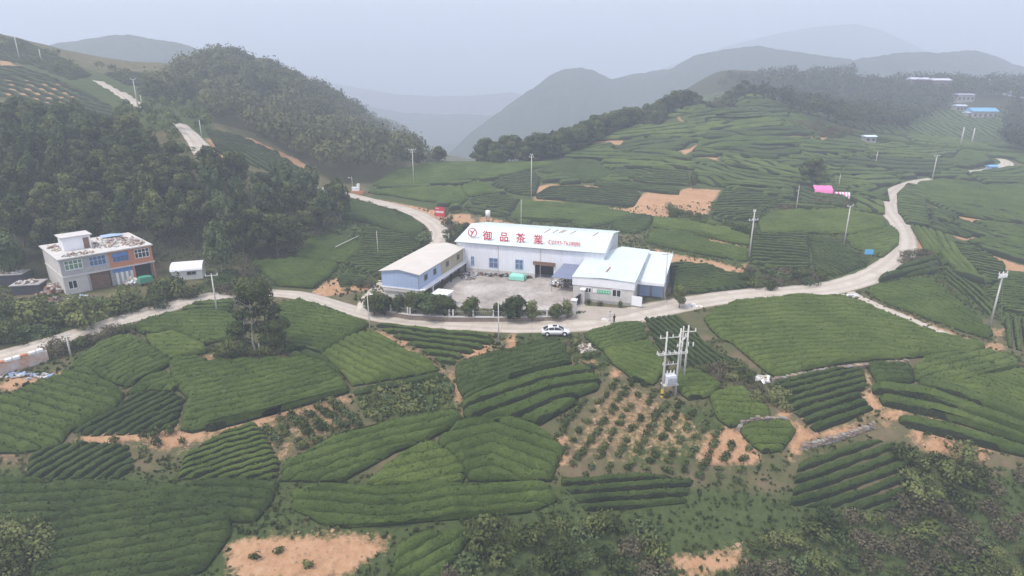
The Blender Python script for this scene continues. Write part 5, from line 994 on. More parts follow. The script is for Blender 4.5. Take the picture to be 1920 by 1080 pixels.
# lettering standing on the roof slope
def text_mesh(body, size, depth):
    cu = bpy.data.curves.new('lettering', 'FONT'); cu.body = body; cu.size = size; cu.extrude = depth; cu.align_x = 'CENTER'; cu.offset = .012 * size; cu.resolution_u = 3
    o = bpy.data.objects.new('lettering', cu); COL.objects.link(o); dg = bpy.context.evaluated_depsgraph_get(); dg.update()
    me = bpy.data.meshes.new_from_object(o.evaluated_get(dg)); bpy.data.objects.remove(o); return me
def roof_spot(px, py):                        # image point -> spot on the front roof slope
    best = None
    for y in np.arange(.2, 9.2, .1):
        O2 = (HO[0] - math.sin(HANG) * y, HO[1] + math.cos(HANG) * y, HO[2]); a, z = frame_of(O2, HANG)(px, py); e = abs(z - (HE + k * y + .2))
        if best is None or e < best[0]: best = (e, a, y, HE + k * y + .2)
    return best[1:]
def roof_sign(me, px, py, name, label, lift=.25):
    a, y, z = roof_spot(px, py); me.materials.clear(); me.materials.append(RED)
    q = part(name, me, hall, (a, y, z + lift), (math.radians(90), 0, 0)); q['label'] = label
    st = MB(); xs_ = [v.co.x for v in me.vertices]
    for x in (min(xs_) * .7, max(xs_) * .7): st.tube((x, -lift, 0), (x, .1, 0), .04, n=5)
    st.build('letter_post', STEEL, q)
for ch, px, py in (('御', 914, 450.5), ('品', 945, 453), ('茶', 976, 455.5), ('業', 1009, 458)): roof_sign(text_mesh(ch, 2.05, .06), px, py, 'character', f'red character {ch}')
roof_sign(text_mesh('✆0593-7628888', 1.0, .03), 1057, 461, 'phone_number', 'small red telephone number')
a, y, z = roof_spot(886, 447); lg = MB()
for r_in, r_out in ((.84, 1.0),):
    n = 36; V = [(math.cos(2 * math.pi * j / n) * r, d, math.sin(2 * math.pi * j / n) * r) for d in (-.06, .06) for r in (r_in, r_out) for j in range(n)]
    F_ = []
    for j in range(n):
        q = (j + 1) % n; F_ += [(j, q, n + q, n + j), (2 * n + j, 3 * n + j, 3 * n + q, 2 * n + q), (n + j, n + q, 3 * n + q, 3 * n + j), (j, 2 * n + j, 2 * n + q, q)]
    lg.add(V, F_)
def slab(P, w0, w1):
    for (ax, az), (bx, bz), wa, wb in zip(P[:-1], P[1:], w0, w1):
        L = math.hypot(bx - ax, bz - az); nx, nz = -(bz - az) / L, (bx - ax) / L
        lg.add([(ax + nx * wa, dd, az + nz * wa) for dd in (-.07,)] + [(bx + nx * wb, -.07, bz + nz * wb), (bx - nx * wb, -.07, bz - nz * wb), (ax - nx * wa, -.07, az - nz * wa), (ax + nx * wa, .07, az + nz * wa), (bx + nx * wb, .07, bz + nz * wb), (bx - nx * wb, .07, bz - nz * wb), (ax - nx * wa, .07, az - nz * wa)], [(0, 1, 2, 3), (7, 6, 5, 4), (0, 4, 5, 1), (1, 5, 6, 2), (2, 6, 7, 3), (3, 7, 4, 0)])
slab([(-.30, -.72), (.02, -.05), (.55, .62)], [.10, .15], [.15, .07]); slab([(-.52, .40), (-.22, .18), (-.02, -.02)], [.05, .13], [.13, .10])
q = lg.build('logo', RED, hall); q.location = (a, y, z + 1.25); q['label'] = 'red ring logo with a slanting stroke'
# --- gatehouse wing with flat mint roof
GO = (11.2, 109.6, .45); GA = math.radians(-18.3); gh = thing('gatehouse_wing', 'low wing with mint roof white fascia and green banner beside the gate', 'building', GO, GA); GW, GD = 11.0, 21.0; wp = frame_of(GO, GA)
wl = MB(); wl.box(0, GW, 0, .2, 0, 3.1); wl.box(0, .2, .2, 10, 0, 3.1); wl.box(GW - .2, GW, .2, GD, 0, 3.1); wl.build('wall', CONCP, gh)
fbox('fascia', gh, WHITE, -.15, GW + .15, -.12, .1, 3.0, 4.55)
fbox('side_fascia', gh, WHITE, -.15, .06, .1, 10.3, 3.1, 4.5); fbox('side_fascia', gh, WHITE, GW - .06, GW + .15, .1, GD, 3.1, 4.5)
mb = MB(); mb.add([(-.3, -.25, 4.55), (GW / 2, -.25, 4.82), (GW / 2, GD, 5.45), (-.3, 10.6, 4.88)], [(0, 1, 2, 3)]); mb.add([(GW / 2, -.25, 4.82), (GW + .3, -.25, 4.55), (GW + .3, GD, 5.2), (GW / 2, GD, 5.45)], [(0, 1, 2, 3)])
mb.add([(-.3, -.25, 4.45), (GW / 2, -.25, 4.72), (GW / 2, GD, 5.35), (-.3, 10.6, 4.78)], [(3, 2, 1, 0)]); mb.add([(GW / 2, -.25, 4.72), (GW + .3, -.25, 4.45), (GW + .3, GD, 5.1), (GW / 2, GD, 5.35)], [(3, 2, 1, 0)])
mb.add([(-.3, -.25, 4.45), (GW / 2, -.25, 4.72), (GW + .3, -.25, 4.45), (GW + .3, -.25, 4.55), (GW / 2, -.25, 4.82), (-.3, -.25, 4.55)], [(0, 1, 4, 5), (1, 2, 3, 4)]); mb.add([(GW + .3, -.25, 4.45), (GW + .3, GD, 5.1), (GW + .3, GD, 5.2), (GW + .3, -.25, 4.55)], [(0, 1, 2, 3)]); mb.add([(-.3, -.25, 4.45), (-.3, 10.6, 4.78), (-.3, 10.6, 4.88), (-.3, -.25, 4.55)], [(3, 2, 1, 0)])
mb.build('roof', M_ROOF, gh); fbox('edge_trim', gh, STEEL, GW + .30, GW + .38, -.3, 13, 4.5, 4.72); fbox('edge_trim', gh, STEEL, -.38, -.30, -.3, 10.4, 4.5, 4.75)
MB().add([(GW / 2 - .25, 3.2, 4.934), (GW / 2 + .12, 3.3, 4.936), (GW / 2 + .30, 6.6, 5.033), (GW / 2 - .02, 6.6, 5.034)], [(0, 1, 2, 3)]).build('rust_streak', rust, gh)
for x0, x1, y0, y1, nv in ((1092, 1109, 538, 548, 3), (1148, 1165, 542, 556, 2)):
    a0, zt = wp(x0, y0); a1, _ = wp(x1, y0); zb = wp(x0, y1)[1]; window(gh, 'x', 0, a0, a1, zb, min(zt, 2.95), WHITE, DARK, nv, 1)
a0, zt = wp(1112, 541); a1, zb = wp(1119, 549); fbox('notice_board', gh, WHITE, a0, a1, -.08, -.01, zb, zt)
a0, zt = wp(1120, 543.5); a1, zb = wp(1144, 551.5); bn = fbox('banner', gh, BANNER, a0, a1, -.09, -.01, zb, zt)
for j in range(5):                           # five white characters, too small to read
    cx = a0 + (a1 - a0) * (j + .5) / 5; cz = (zb + zt) / 2; h_ = (zt - zb) * .27; mk = MB()
    mk.box(cx - .13, cx + .13, -.105, -.092, cz + h_ * .55, cz + h_ * .85); mk.box(cx - .03, cx + .03, -.106, -.092, cz - h_, cz + h_ * .5); mk.box(cx - .15, cx - .05, -.105, -.092, cz - h_ * .5, cz - h_ * .2); mk.box(cx + .05, cx + .15, -.105, -.092, cz - h_ * .3, cz); mk.build('banner_mark', WHITE, bn)
fbox('plinth', gh, CONC, -.06, GW + .06, -.08, -.005, 0, .55)
# --- lean to shed
LO = (23.0, 110.2, .45); ls = thing('lean_to_shed', 'open lean to shed with white sloping roof at the right end of the factory', 'shed', LO, GA)
mb = MB()
for dz_ in (0, .1): mb.add([(-.4, -.3, 3.55 + dz_), (4.9, -.3, 3.4 + dz_), (4.9, 19, 4.15 + dz_), (-.4, 19, 4.3 + dz_)], [(0, 1, 2, 3) if dz_ else (3, 2, 1, 0)])
mb.add([(-.4, -.3, 3.55), (4.9, -.3, 3.4), (4.9, -.3, 3.5), (-.4, -.3, 3.65)], [(0, 1, 2, 3)]); mb.add([(4.9, -.3, 3.4), (4.9, 19, 4.15), (4.9, 19, 4.25), (4.9, -.3, 3.5)], [(0, 1, 2, 3)]); mb.build('roof', M_ROOFW, ls)
fbox('fascia', ls, WHITE, -.4, 4.95, -.42, -.31, 3.0, 3.5)
fbox('wall', ls, STEEL, .0, 4.7, 2.2, 2.35, 0, 3.3); fbox('door', ls, PALEBLUE, .3, 2.2, 2.1, 2.19, .05, 2.3); fbox('door', ls, PALEBLUE, 2.6, 4.5, 2.1, 2.19, .05, 2.6)
for x in (-.2, 4.7): MB().tube((x, -.1, 0), (x, -.1, 3.4), .06).build('post', STEEL, ls)
MB().tube((4.7, -.1, 3.2), (5.6, -.6, 0), .05).build('brace', STEEL, ls); fbox('side_sheet', ls, M_AWN, 4.75, 4.9, 3, 12, .1, 3.2)
mb = MB(); mb.add([(2.0, 2, 3.98), (2.14, 2, 3.98), (2.06, 8.5, 4.24), (1.98, 8.5, 4.24)], [(0, 1, 2, 3)]); 
# --- slate blue awning beside the doorway
AO = at_z(1041, 492, 3.9); aw = thing('blue_awning', 'slate blue sloping awning beside the open factory doorway', 'awning', (8.4, 113.9, .45), GA)
mb = MB()
for dz_ in (0, .07): mb.add([(-1.0, 0, 2.9 + dz_), (3.5, 0, 2.9 + dz_), (3.5, 8.2, 3.7 + dz_), (-.3, 8.2, 3.7 + dz_)], [(0, 1, 2, 3) if dz_ else (3, 2, 1, 0)])
mb.add([(-1.0, 0, 2.9), (3.5, 0, 2.9), (3.5, 0, 2.97), (-1.0, 0, 2.97)], [(0, 1, 2, 3)]); mb.build('canopy', M_AWN, aw)
for x in (-.9, 1.3, 3.4): MB().tube((x, .05, 0), (x, .05, 2.9), .05).build('post', STEEL, aw)
def heap(name, label, P, rx, ry, h, n, mats, seed, smin=.15, smax=.5, kind='stuff'):
    r_ = random.Random(seed); mb = MB()
    for j in range(n):
        a = r_.uniform(0, 6.28); d = math.sqrt(r_.random()); x, y = rx * d * math.cos(a), ry * d * math.sin(a); z = h * (1 - d) * r_.uniform(.2, 1); s = r_.uniform(smin, smax)
        M = Matrix.Translation((x, y, z + s * .2)) @ Euler((r_.uniform(-.6, .6), r_.uniform(-.6, .6), r_.uniform(0, 6.28))).to_matrix().to_4x4()
        l = s * r_.choice([1, 1, 1.6, 2.6]); mb.box(-l / 2, l / 2, -s * .35, s * .35, -s * .25, s * .25, r_.randrange(len(mats)), M)
    o = mb.build(name, mats); o.location = P; return tag(o, label, kind=kind)
SACK = plain('pale_sack', (0.55, 0.48, 0.40), .9, .2, 2)
heap('scrap_heap', 'jumble of machine parts sacks and scrap under the blue awning', tuple(at_z(1057, 534, .5)), 2.6, 2.2, 1.6, 90, [SACK, STEEL, DARK, WHITE, BROWN], 3, .25, .7)
heap('scrap_heap', 'dark machinery clutter at the foot of the prefab block', tuple(at_z(878, 519, .5)), 1.6, 2.6, 1.2, 60, [STEEL, DARK, BROWN, CONC], 4, .25, .6)
for x, y, s in ((900, 515, 5), (922, 517, 6), (946, 518, 7), (992, 521, 8)): heap('scrap_heap', 'low line of grey scrap along the foot of the white factory wall', tuple(at_z(x, y, .5)), 1.3, .7, .8, 26, [STEEL, CONC, BROWN, DARK], s, .2, .5)
ts = thing('covered_stack', 'mint green tarpaulin covered stack in front of the white factory wall', 'covered stack', tuple(at_z(970, 524, .5)), HANG)
mb = MB(); mb.add([(-1.6, -1, 0), (1.7, -1, 0), (1.7, 1, 0), (-1.6, 1, 0), (-1.5, -.95, .9), (1.6, -.95, .95), (1.6, .95, .95), (-1.5, .95, .9), (-.9, -.2, 1.45), (1.1, -.1, 1.3)], [(0, 1, 5, 4), (1, 2, 6, 5), (2, 3, 7, 6), (3, 0, 4, 7), (4, 5, 9, 8), (6, 7, 8, 9), (5, 6, 9), (7, 4, 8)]); mb.build('tarpaulin', MINT, ts); fbox('pallet', ts, BROWN, -1.7, 1.8, -1.06, 1.06, .0, .12)
# --- prefab block
PO = (-24.1, 111.0, .45); PA = math.radians(-19); pb = thing('prefab_block', 'two storey prefab block with pale roof blue front and ochre rear half', 'building', PO, PA); PW, PL = 7.6, 20.5; wp = frame_of(PO, PA)
E_, R_ = 5.2, 5.75
fw = MB(); fw.add([(0, 0, 2.35), (PW, 0, 2.35), (PW, 0, E_), (PW / 2, 0, R_), (0, 0, E_)], [(0, 1, 2, 3, 4)]); fw.add([(0, .1, 2.35), (PW, .1, 2.35), (PW, .1, E_), (PW / 2, .1, R_), (0, .1, E_)], [(4, 3, 2, 1, 0)]); fw.build('front_wall', M_BLUEW, pb)
fbox('side_wall', pb, M_BLUEWY, PW - .1, PW, .1, 9.4, 2.35, E_)['label'] = 'pale blue sheet wall'
fbox('side_wall', pb, M_OCHRE, PW - .1, PW + .02, 9.4, PL, 2.35, E_)['label'] = 'ochre sheet wall'
fbox('side_wall', pb, M_BLUEWY, 0, .1, .1, PL, 2.35, E_); fbox('back_wall', pb, M_OCHRE, .1, PW - .1, PL - .1, PL, 2.35, E_)
for sx in (0, 1):
    x0, x1 = (-.35, PW / 2) if not sx else (PW / 2, PW + .4); z0, z1 = (E_ - .08, R_) if not sx else (R_, E_ - .08)
    MB().add([(x0, -.35, z0 + .05), (x1, -.35, z1 + .05), (x1, PL + .2, z1 + .05), (x0, PL + .2, z0 + .05), (x0, -.35, z0 + .15), (x1, -.35, z1 + .15), (x1, PL + .2, z1 + .15), (x0, PL + .2, z0 + .15)], [(0, 3, 2, 1), (4, 5, 6, 7), (0, 1, 5, 4), (1, 2, 6, 5), (2, 3, 7, 6), (3, 0, 4, 7)]).build('roof', M_CREAM, pb)
fbox('corner_trim', pb, STEEL, PW - .06, PW + .05, -.05, .06, 2.3, E_); fbox('floor_slab', pb, WHITE, -.15, PW + 1.0, -.12, PL, 2.1, 2.34)
lw_ = MB(); lw_.box(.1, PW - 2.6, .3, .5, 0, 2.1); lw_.box(.1, .3, .5, PL - .2, 0, 2.1); lw_.box(PW - 1.6, PW - 1.4, 7.5, PL - .2, 0, 2.1); lw_.build('lower_wall', CONCP, pb)
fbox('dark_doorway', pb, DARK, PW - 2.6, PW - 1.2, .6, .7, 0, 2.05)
for y in (.2, 4.4, 8.6, 12.6, 16.6, 20): MB().box(PW + .5, PW + .75, y - .12, y + .12, 0, 2.1).build('pillar', DARK if y > 5 else WHITE, pb)
for y in (9, 13.2): fbox('lower_panel', pb, WHITE if y > 10 else DARK, PW - 1.39, PW - 1.3, y, y + 2.6, .3, 1.9)
fbox('front_beam', pb, CONCP, .2, PW - .2, -.05, .25, 1.5, 2.1)
for y in (2.2, 6.0, 11.7, 17.0): window(pb, 'y', PW, y, y + 1.35, 3.25, 4.45, STEEL, DARK, 2, 1, 1)
# --- guard hut
gu = thing('guard_hut', 'small white guard hut with flat white roof beside the prefab block', 'hut', (-13.9, 105.8, .3), math.radians(-19))
fbox('wall', gu, WHITE, 0, 2.5, 0, 2.3, 0, 2.6); fbox('roof', gu, WHITE, -.35, 2.8, -.35, 2.6, 2.61, 2.78, bevel=.02); window(gu, 'y', 2.5, .6, 1.3, 1.1, 2.1, STEEL, DARK, 1, 1, 1); fbox('door', gu, STEEL, 2.49, 2.55, 1.45, 2.1, .05, 2.0); fbox('corner_trim', gu, STEEL, 1.22, 1.3, -.03, .0, 0, 2.6)
# --- boundary wall with railings, gate
WL = [at_z(x, y, .1) for x, y in ((703, 588), (770, 599), (850, 603), (950, 604), (1050, 602), (1072, 596))]
bw = thing('boundary_wall', 'low rough stone wall with grey railings along the road in front of the yard', 'wall', tuple(WL[0])); o0 = Vector(WL[0])
MS = plain('rough_stone', (0.22, 0.18, 0.15), .95, .35, 1.8, bmp=.6)
for a, c in zip(WL[:-1], WL[1:]):
    a = Vector(a) - o0; c = Vector(c) - o0; d = (c - a); L = d.length; M = Matrix.Translation(a) @ Matrix.Rotation(math.atan2(d.y, d.x), 4, 'Z'); zz = .25
    MB().box(0, L, -.2, .2, -.5, .85, 0, M).build('wall_section', MS, bw); MB().box(-.05, L + .04, -.26, .26, .855, .95, 0, M).build('coping', CONCP, bw)
    rl = MB(); rl.box(0, L, -.02, .02, 1.05, 1.1, 0, M); rl.box(0, L, -.02, .02, 1.85, 1.9, 0, M)
    for x in np.arange(.1, L, .35): rl.box(x - .015, x + .015, -.012, .012, .96, 1.98, 0, M)
    rl.build('railing', STEEL, bw)
    for x in np.arange(0, L, 3.4): MB().box(x - .12, x + .12, -.12, .12, .95, 2.15, 0, M).build('post', CONCP, bw)
def pillar(px, py, top, label):
    p = at_z(px, py, .2); h = z_over(top, p[1]) - p[2]; g = thing('gate_pillar', label, 'gate pillar', tuple(p), GA)
    fbox('shaft', g, CONCP, -.4, .4, -.4, .4, -.1, h - .25); fbox('cap', g, WHITE, -.52, .52, -.52, .52, h - .249, h, bevel=.05); return p
pA = pillar(1076, 591, 561, 'pale square gate pillar nearer the road'); pB = pillar(1092, 570, 541, 'pale square gate pillar against the gatehouse wall')
gt_ = thing('sliding_gate', 'dark steel sliding gate standing open between the yard and the near pillar', 'gate', tuple(at_z(1063, 586, .2)), math.radians(96)); g = MB(); g.box(-.2, 3.4, -.03, .03, .1, .2); g.box(-.2, 3.4, -.03, .03, 1.7, 1.8)
g.build('gate_rail', STEEL, gt_)
for x in np.arange(-.15, 3.4, .22): MB().box(x - .02, x + .02, -.025, .025, .2, 1.7).build('gate_bar', STEEL, gt_)
gl = thing('gate_leaf', 'dark gate leaf between the two pale pillars', 'gate', tuple(at_z(1085, 572, .3)), math.radians(60)); g = MB(); g.box(-1.3, 1.3, -.04, .04, .1, 2.0); g.build('leaf_panel', DARK, gl); fbox('gate_rail', gl, STEEL, -1.32, 1.32, -.06, .06, 2.0, 2.1)
sb = thing('notice_board', 'blank white board on short legs by the forecourt', 'notice board', tuple(at_z(1193, 578, .4)), math.radians(-28)); fbox('panel', sb, WHITE, -.95, .95, -.05, .05, .45, 2.25)
for x in (-.8, .8): MB().tube((x, .08, -.1), (x, .08, 2.1), .05).build('leg', STEEL, sb)
# --- half built house
HOZ = (HF[0], HF[1], 3.5); hs = thing('half_built_house', 'half built two storey house of grey concrete and orange brick with rubble on its roof', 'house', HOZ, HA); L_, D_, F1, F2 = 14.4, 13.0, 3.2, 6.3; wp = frame_of(HOZ, HA)
B = [0, 3.7, 7.3, 10.9, 14.4]
sw = MB(); sw.box(0, .22, .2, D_, 0, F2); sw.box(L_ - .22, L_, .2, D_, 0, F2); sw.box(0.22, L_ - .22, D_ - .2, D_, 0, F2); sw.build('side_wall', CONCP, hs)
fbox('floor_slab', hs, CONCP, -.12, L_ + .12, -.5, D_ - .25, F1 - .12, F1 + .12); fbox('roof_slab', hs, CONCP, -.35, L_ + .2, -.7, D_ + .25, F2, F2 + .22)
for i in range(4):
    x0, x1 = B[i] + (.0 if i else 0), B[i + 1]; mat = CONC if i < 2 else BRICK
    wa, wb, za, zb = x0 + .55, x1 - .45, F1 + 1.05, F2 - .35
    u = MB(); u.box(x0, wa, -.25, 0, F1 + .12, F2); u.box(wb, x1 - .004, -.25, 0, F1 + .12, F2); u.box(wa, wb, -.25, 0, F1 + .12, za); u.box(wa, wb, -.25, 0, zb, F2); u.build('upper_wall', mat, hs)
    window(hs, 'x', -.12, wa, wb, za, zb, [WHITE, PALEBLUE, BLUEF, WHITE][i], [GGLASS, GLASS, GLASS, DARK][i], 4, 2)
    if i == 2: fbox('window_blind', hs, BLUEF, wa + .1, wb - .1, -.235, -.215, zb - .75, zb - .06)
u = MB(); u.box(0, .5, -.25, 0, 0, F1 - .12); u.box(.5, 1.9, -.25, 0, 0, .9); u.box(.5, 1.9, -.25, 0, 2.4, F1 - .12); u.box(1.9, 3.7, -.25, 0, 0, F1 - .12); u.build('lower_wall', CONCP, hs); window(hs, 'x', -.12, .5, 1.9, .9, 2.4, WHITE, DARK, 2, 1)
for x in B[1:]: fbox('column', hs, CONC if x < 8 else BRICK, x - .18 if x < 14 else x - .25, x + .18 if x < 14 else x, -.252, .1, 0, F1 - .125)
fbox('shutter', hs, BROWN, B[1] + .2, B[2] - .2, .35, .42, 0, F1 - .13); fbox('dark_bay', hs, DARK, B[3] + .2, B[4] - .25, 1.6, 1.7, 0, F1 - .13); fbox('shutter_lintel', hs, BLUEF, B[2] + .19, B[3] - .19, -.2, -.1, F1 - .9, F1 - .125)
for j in range(8): x = B[2] + .2 + j * (B[3] - B[2] - .4) / 8; fbox('shutter_leaf', hs, WHITE if j % 2 else CONC, x, x + .39, -.15 - .04 * (j % 2), -.08 - .03 * (j % 2), 0, F1 - .91)
sh = fbox('stair_house', hs, WHITE, 1.9, 6.2, 4.8, 8.2, F2 + .225, F2 + 2.55); fbox('stair_roof', sh, CONCP, 1.6, 6.5, 4.5, 8.5, F2 + 2.555, F2 + 2.75); fbox('stair_door', sh, BROWN, 5.0, 5.9, 4.72, 4.795, F2 + .24, F2 + 2.2)
for (x, y, rx, ry, h, n, s) in ((3.0, .9, 2.6, 1.1, .6, 80, 41), (9.5, 6, 4.0, 4.5, .5, 150, 42), (1.2, 9, 1, 3, .4, 40, 43), (12.5, 3, 1.6, 3.5, .5, 70, 44)):
    o = heap('roof_rubble', None, (x, y, F2 + .24), rx, ry, h, n, [CONC, CONCP, SACK, BROWN, BRICKD], s, .12, .42); o.parent = hs
MB().add([(9.2, 10.3, F2 + .5), (12.6, 10.0, F2 + .55), (12.9, 12.2, F2 + .5), (9.3, 12.3, F2 + .62), (11, 11.2, F2 + .9)], [(0, 1, 4), (1, 2, 4), (2, 3, 4), (3, 0, 4)]).build('roof_tarpaulin', PALEBLUE, hs)
# --- white hut with curved roof
wh = thing('white_hut', 'small white hut with curved white roof right of the half built house', 'hut', (-63.2, 111.6, 3.45), math.radians(18)); n = 10
prof = [(0, 0)] + [(2.25 - 2.25 * math.cos(math.pi * j / n), 1.75 + .95 * math.sin(math.pi * j / n)) for j in range(n + 1)] + [(4.5, 0)]
MB().extrude_x(prof, 0, 5.2).build('body', plain('off_white_wall', (.62, .62, .60), .8, .1, 1), wh)
pr = [(2.25 - 2.45 * math.cos(math.pi * j / n), 1.78 + 1.0 * math.sin(math.pi * j / n)) for j in range(n + 1)]; mb = MB(); V = [(x, y, z + dz_) for x in (-.15, 5.35) for dz_ in (0, .06) for y, z in pr]; c = n + 1
mb.add(V, [(k_, k_ + 1, 2 * c + k_ + 1, 2 * c + k_) for k_ in range(n)] + [(c + k_ + 1, c + k_, 3 * c + k_, 3 * c + k_ + 1) for k_ in range(n)] + [(k_, c + k_, c + k_ + 1, k_ + 1) for k_ in range(n)] + [(2 * c + k_, 2 * c + k_ + 1, 3 * c + k_ + 1, 3 * c + k_) for k_ in range(n)]).build('roof', WHITE, wh)
window(wh, 'x', 0, 2.6, 4.2, .9, 1.6, STEEL, DARK, 2, 1); fbox('door', wh, STEEL, -.06, -.005, 1.6, 2.6, 0, 1.9)
# --- things in front of the house
pc = at_z(274, 533, 3.5); tr = thing('covered_cart', 'three wheeled cart under a dark green tarpaulin in front of the brick bay', 'cart', tuple(pc), HA)
mb = MB(); mb.add([(-1.2, -.8, .5), (1.2, -.8, .5), (1.2, .8, .5), (-1.2, .8, .5), (-1.0, -.65, 1.5), (1.1, -.65, 1.4), (1.1, .65, 1.4), (-1.0, .65, 1.5), (0, 0, 1.75)], [(0, 1, 5, 4), (1, 2, 6, 5), (2, 3, 7, 6), (3, 0, 4, 7), (4, 5, 8), (5, 6, 8), (6, 7, 8), (7, 4, 8)]).build('tarpaulin', GREEN, tr); fbox('bed', tr, BROWN, -1.25, 1.25, -.85, .85, .32, .49)
for x, y in ((-.8, -.8), (-.8, .8), (1.0, 0)): MB().tube((x, y - .08, .26), (x, y + .08, .26), .26, n=12).build('wheel', BLACK, tr)
heap('sack_heap', 'pale heap of plastic sheeting beside the striped shutters', tuple(at_z(250, 532, 3.5)), 1.0, .9, 1.4, 40, [WHITE, SACK, CONCP], 45, .4, .8)
heap('rubble_heap', 'rubble and planks piled along the left side of the half built house', tuple(at_z(100, 545, 3.5)), 3.2, 2.2, 1.5, 170, [CONC, BROWN, BRICKD, SACK], 46, .2, .7)
heap('rubble_heap', 'broken bricks in front of the grey corner of the half built house', tuple(at_z(112, 563, 3.4)), 2.6, 1.2, .8, 90, [BRICKD, BROWN, CONC], 47, .15, .45)
heap('rubble_heap', 'pale blue and white plastic scraps on the bare yard of the house', tuple(at_z(157, 557, 3.5)), .9, .6, .4, 16, [PALEBLUE, WHITE], 48, .2, .5)
for (x, y, w_, d_, h_, nm, lb) in ((50, 553, 4.2, 3.0, 1.7, 'dark_shed', 'low dark shed with rubble on its flat roof left of the house'), (14, 535, 5.0, 3.0, 1.9, 'dark_shed', 'low dark shed at the left edge of the picture')):
    s_ = thing(nm, lb, 'shed', tuple(at1(x, y)), math.radians(12)); fbox('wall', s_, plain('dark_wall', (.07, .07, .085), .9, .3, 1), -w_ / 2, w_ / 2, 0, d_, -.4, h_); fbox('roof', s_, CONC, -w_ / 2 - .2, w_ / 2 + .2, -.2, d_ + .2, h_ + .005, h_ + .15)
    q = heap('roof_rubble', None, (0, d_ / 2, h_ + .16), w_ * .42, d_ * .42, .35, 46, [SACK, CONCP, BROWN], int(x), .15, .45); q.parent = s_
# --- painted retaining wall at the lower left
rp = [at1(x, y) for x, y in ((-25, 712), (0, 704), (45, 690), (92, 676))]
rw = thing('retaining_wall', 'faded orange and white plastered retaining wall topped with white stones at the lower left', 'wall', tuple(rp[0])); o0 = Vector(rp[0])
mF, tF, bF = material('faded_painted_plaster', .9, .2); pF = node(tF, 'ShaderNodeTexCoord').outputs['Object']; nF = noise_n(tF, .45, 5, .7, pF); nG = noise_n(tF, 2.5, 4, .7, pF)
tF.links.new(mixc(tF, ramp(tF, nG, [(.45, (0, 0, 0)), (.7, (1, 1, 1))]), ramp(tF, nF, [(.38, (.50, .24, .13)), (.5, (.52, .40, .34)), (.62, (.55, .54, .53))]), (.45, .43, .42)), bF.inputs['Base Color'])
for a, c in zip(rp[:-1], rp[1:]):
    a = Vector(a) - o0; c = Vector(c) - o0; d = c - a; L = d.length; M = Matrix.Translation(a) @ Matrix.Rotation(math.atan2(d.y, d.x), 4, 'Z'); MB().box(0, L, -.25, .25, -.6, 1.75, 0, M).build('wall_section', mF, rw)
    for j, x in enumerate(np.arange(.35, L, .95)): MB().box(x - .38, x + .38, -.3, .3, 1.752, 2.05 + .08 * (j % 3), 0, M).build('coping_stone', WHITE if j % 3 else BRICK, rw, bevel=.06)
heap('rubble_heap', 'row of grey stones at the foot of the faded retaining wall', tuple(at1(30, 706)), 6, .8, .5, 60, [CONC, CONCP, PALEBLUE], 49, .2, .5)
# --- dry stone walls
def stone_wall(label, line, h, seed, mats):
    P = px_line(line); o0 = P[0]; T_ = thing('stone_wall', label, 'stone wall', tuple(o0)); r_ = random.Random(seed); L = np.r_[0, np.cumsum(np.hypot(*np.diff(P[:, :2], axis=0).T))]; s = 0.0; cnt = 0
    back = MB()
    while s < L[-1] and cnt < 290:
        w_ = r_.uniform(.32, .62); x = np.interp(s, L, P[:, 0]); y = np.interp(s, L, P[:, 1]); x2 = np.interp(s + .1, L, P[:, 0]); y2 = np.interp(s + .1, L, P[:, 1]); a = math.atan2(y2 - y, x2 - x) if s + .1 < L[-1] else a
        z = float(hz(x, y)) - o0[2]; zz = -.1
        while zz < h:
            hh = r_.uniform(.2, .34); M = Matrix.Translation((x - o0[0], y - o0[1], z + zz + hh / 2)) @ Euler((r_.uniform(-.12, .12), r_.uniform(-.08, .08), a + r_.uniform(-.15, .15))).to_matrix().to_4x4()
            MB().box(-w_ / 2, w_ / 2, -.25 - r_.uniform(0, .12), .25, -hh / 2, hh / 2, 0, M).build('stone', r_.choice(mats), T_, bevel=.07); zz += hh; cnt += 1
        s += w_ * .97
ST = [MS, MS, plain('grey_stone', (.27, .255, .24), .95, .25, 2, bmp=.5), plain('tan_stone', (.30, .23, .17), .95, .25, 2, bmp=.5)]
stone_wall('curved grey stone edging around the lowest rounded tea plot', [(1384,806),(1392,797),(1410,790),(1440,787),(1475,789)], .42, 61, ST)
stone_wall('grey stone retaining wall below the ten straight tea rows', [(1506,840),(1550,830),(1600,815),(1640,800)], .55, 62, ST)
stone_wall('low stone bank along the lower edge of the largest tea plot', [(1450,717),(1500,707),(1560,697),(1640,688),(1700,682)], .5, 63, ST)
heap('rubble_heap', 'pile of grey stones and branches on the slope below the parked car', tuple(at1(1098, 655)), 1.2, 1.6, .9, 70, [CONCP, MS, SACK], 64, .2, .5)
heap('rubble_heap', 'broken pale stones at the corner of the largest tea plot', tuple(at1(1428, 712)), 1.3, 1.0, .6, 40, [WHITE, SACK, CONCP], 65, .2, .5)
heap('rubble_heap', 'whitish blocks lying where the diagonal path meets the road', tuple(at1(1585, 556)), 3.0, 1.0, .4, 30, [WHITE, CONCP], 66, .2, .6)
heap('rubble_heap', 'white stone blocks on the verge across the road from the lean to shed', tuple(at1(1298, 575)), 1.6, .7, .4, 18, [WHITE, CONCP], 67, .25, .6)
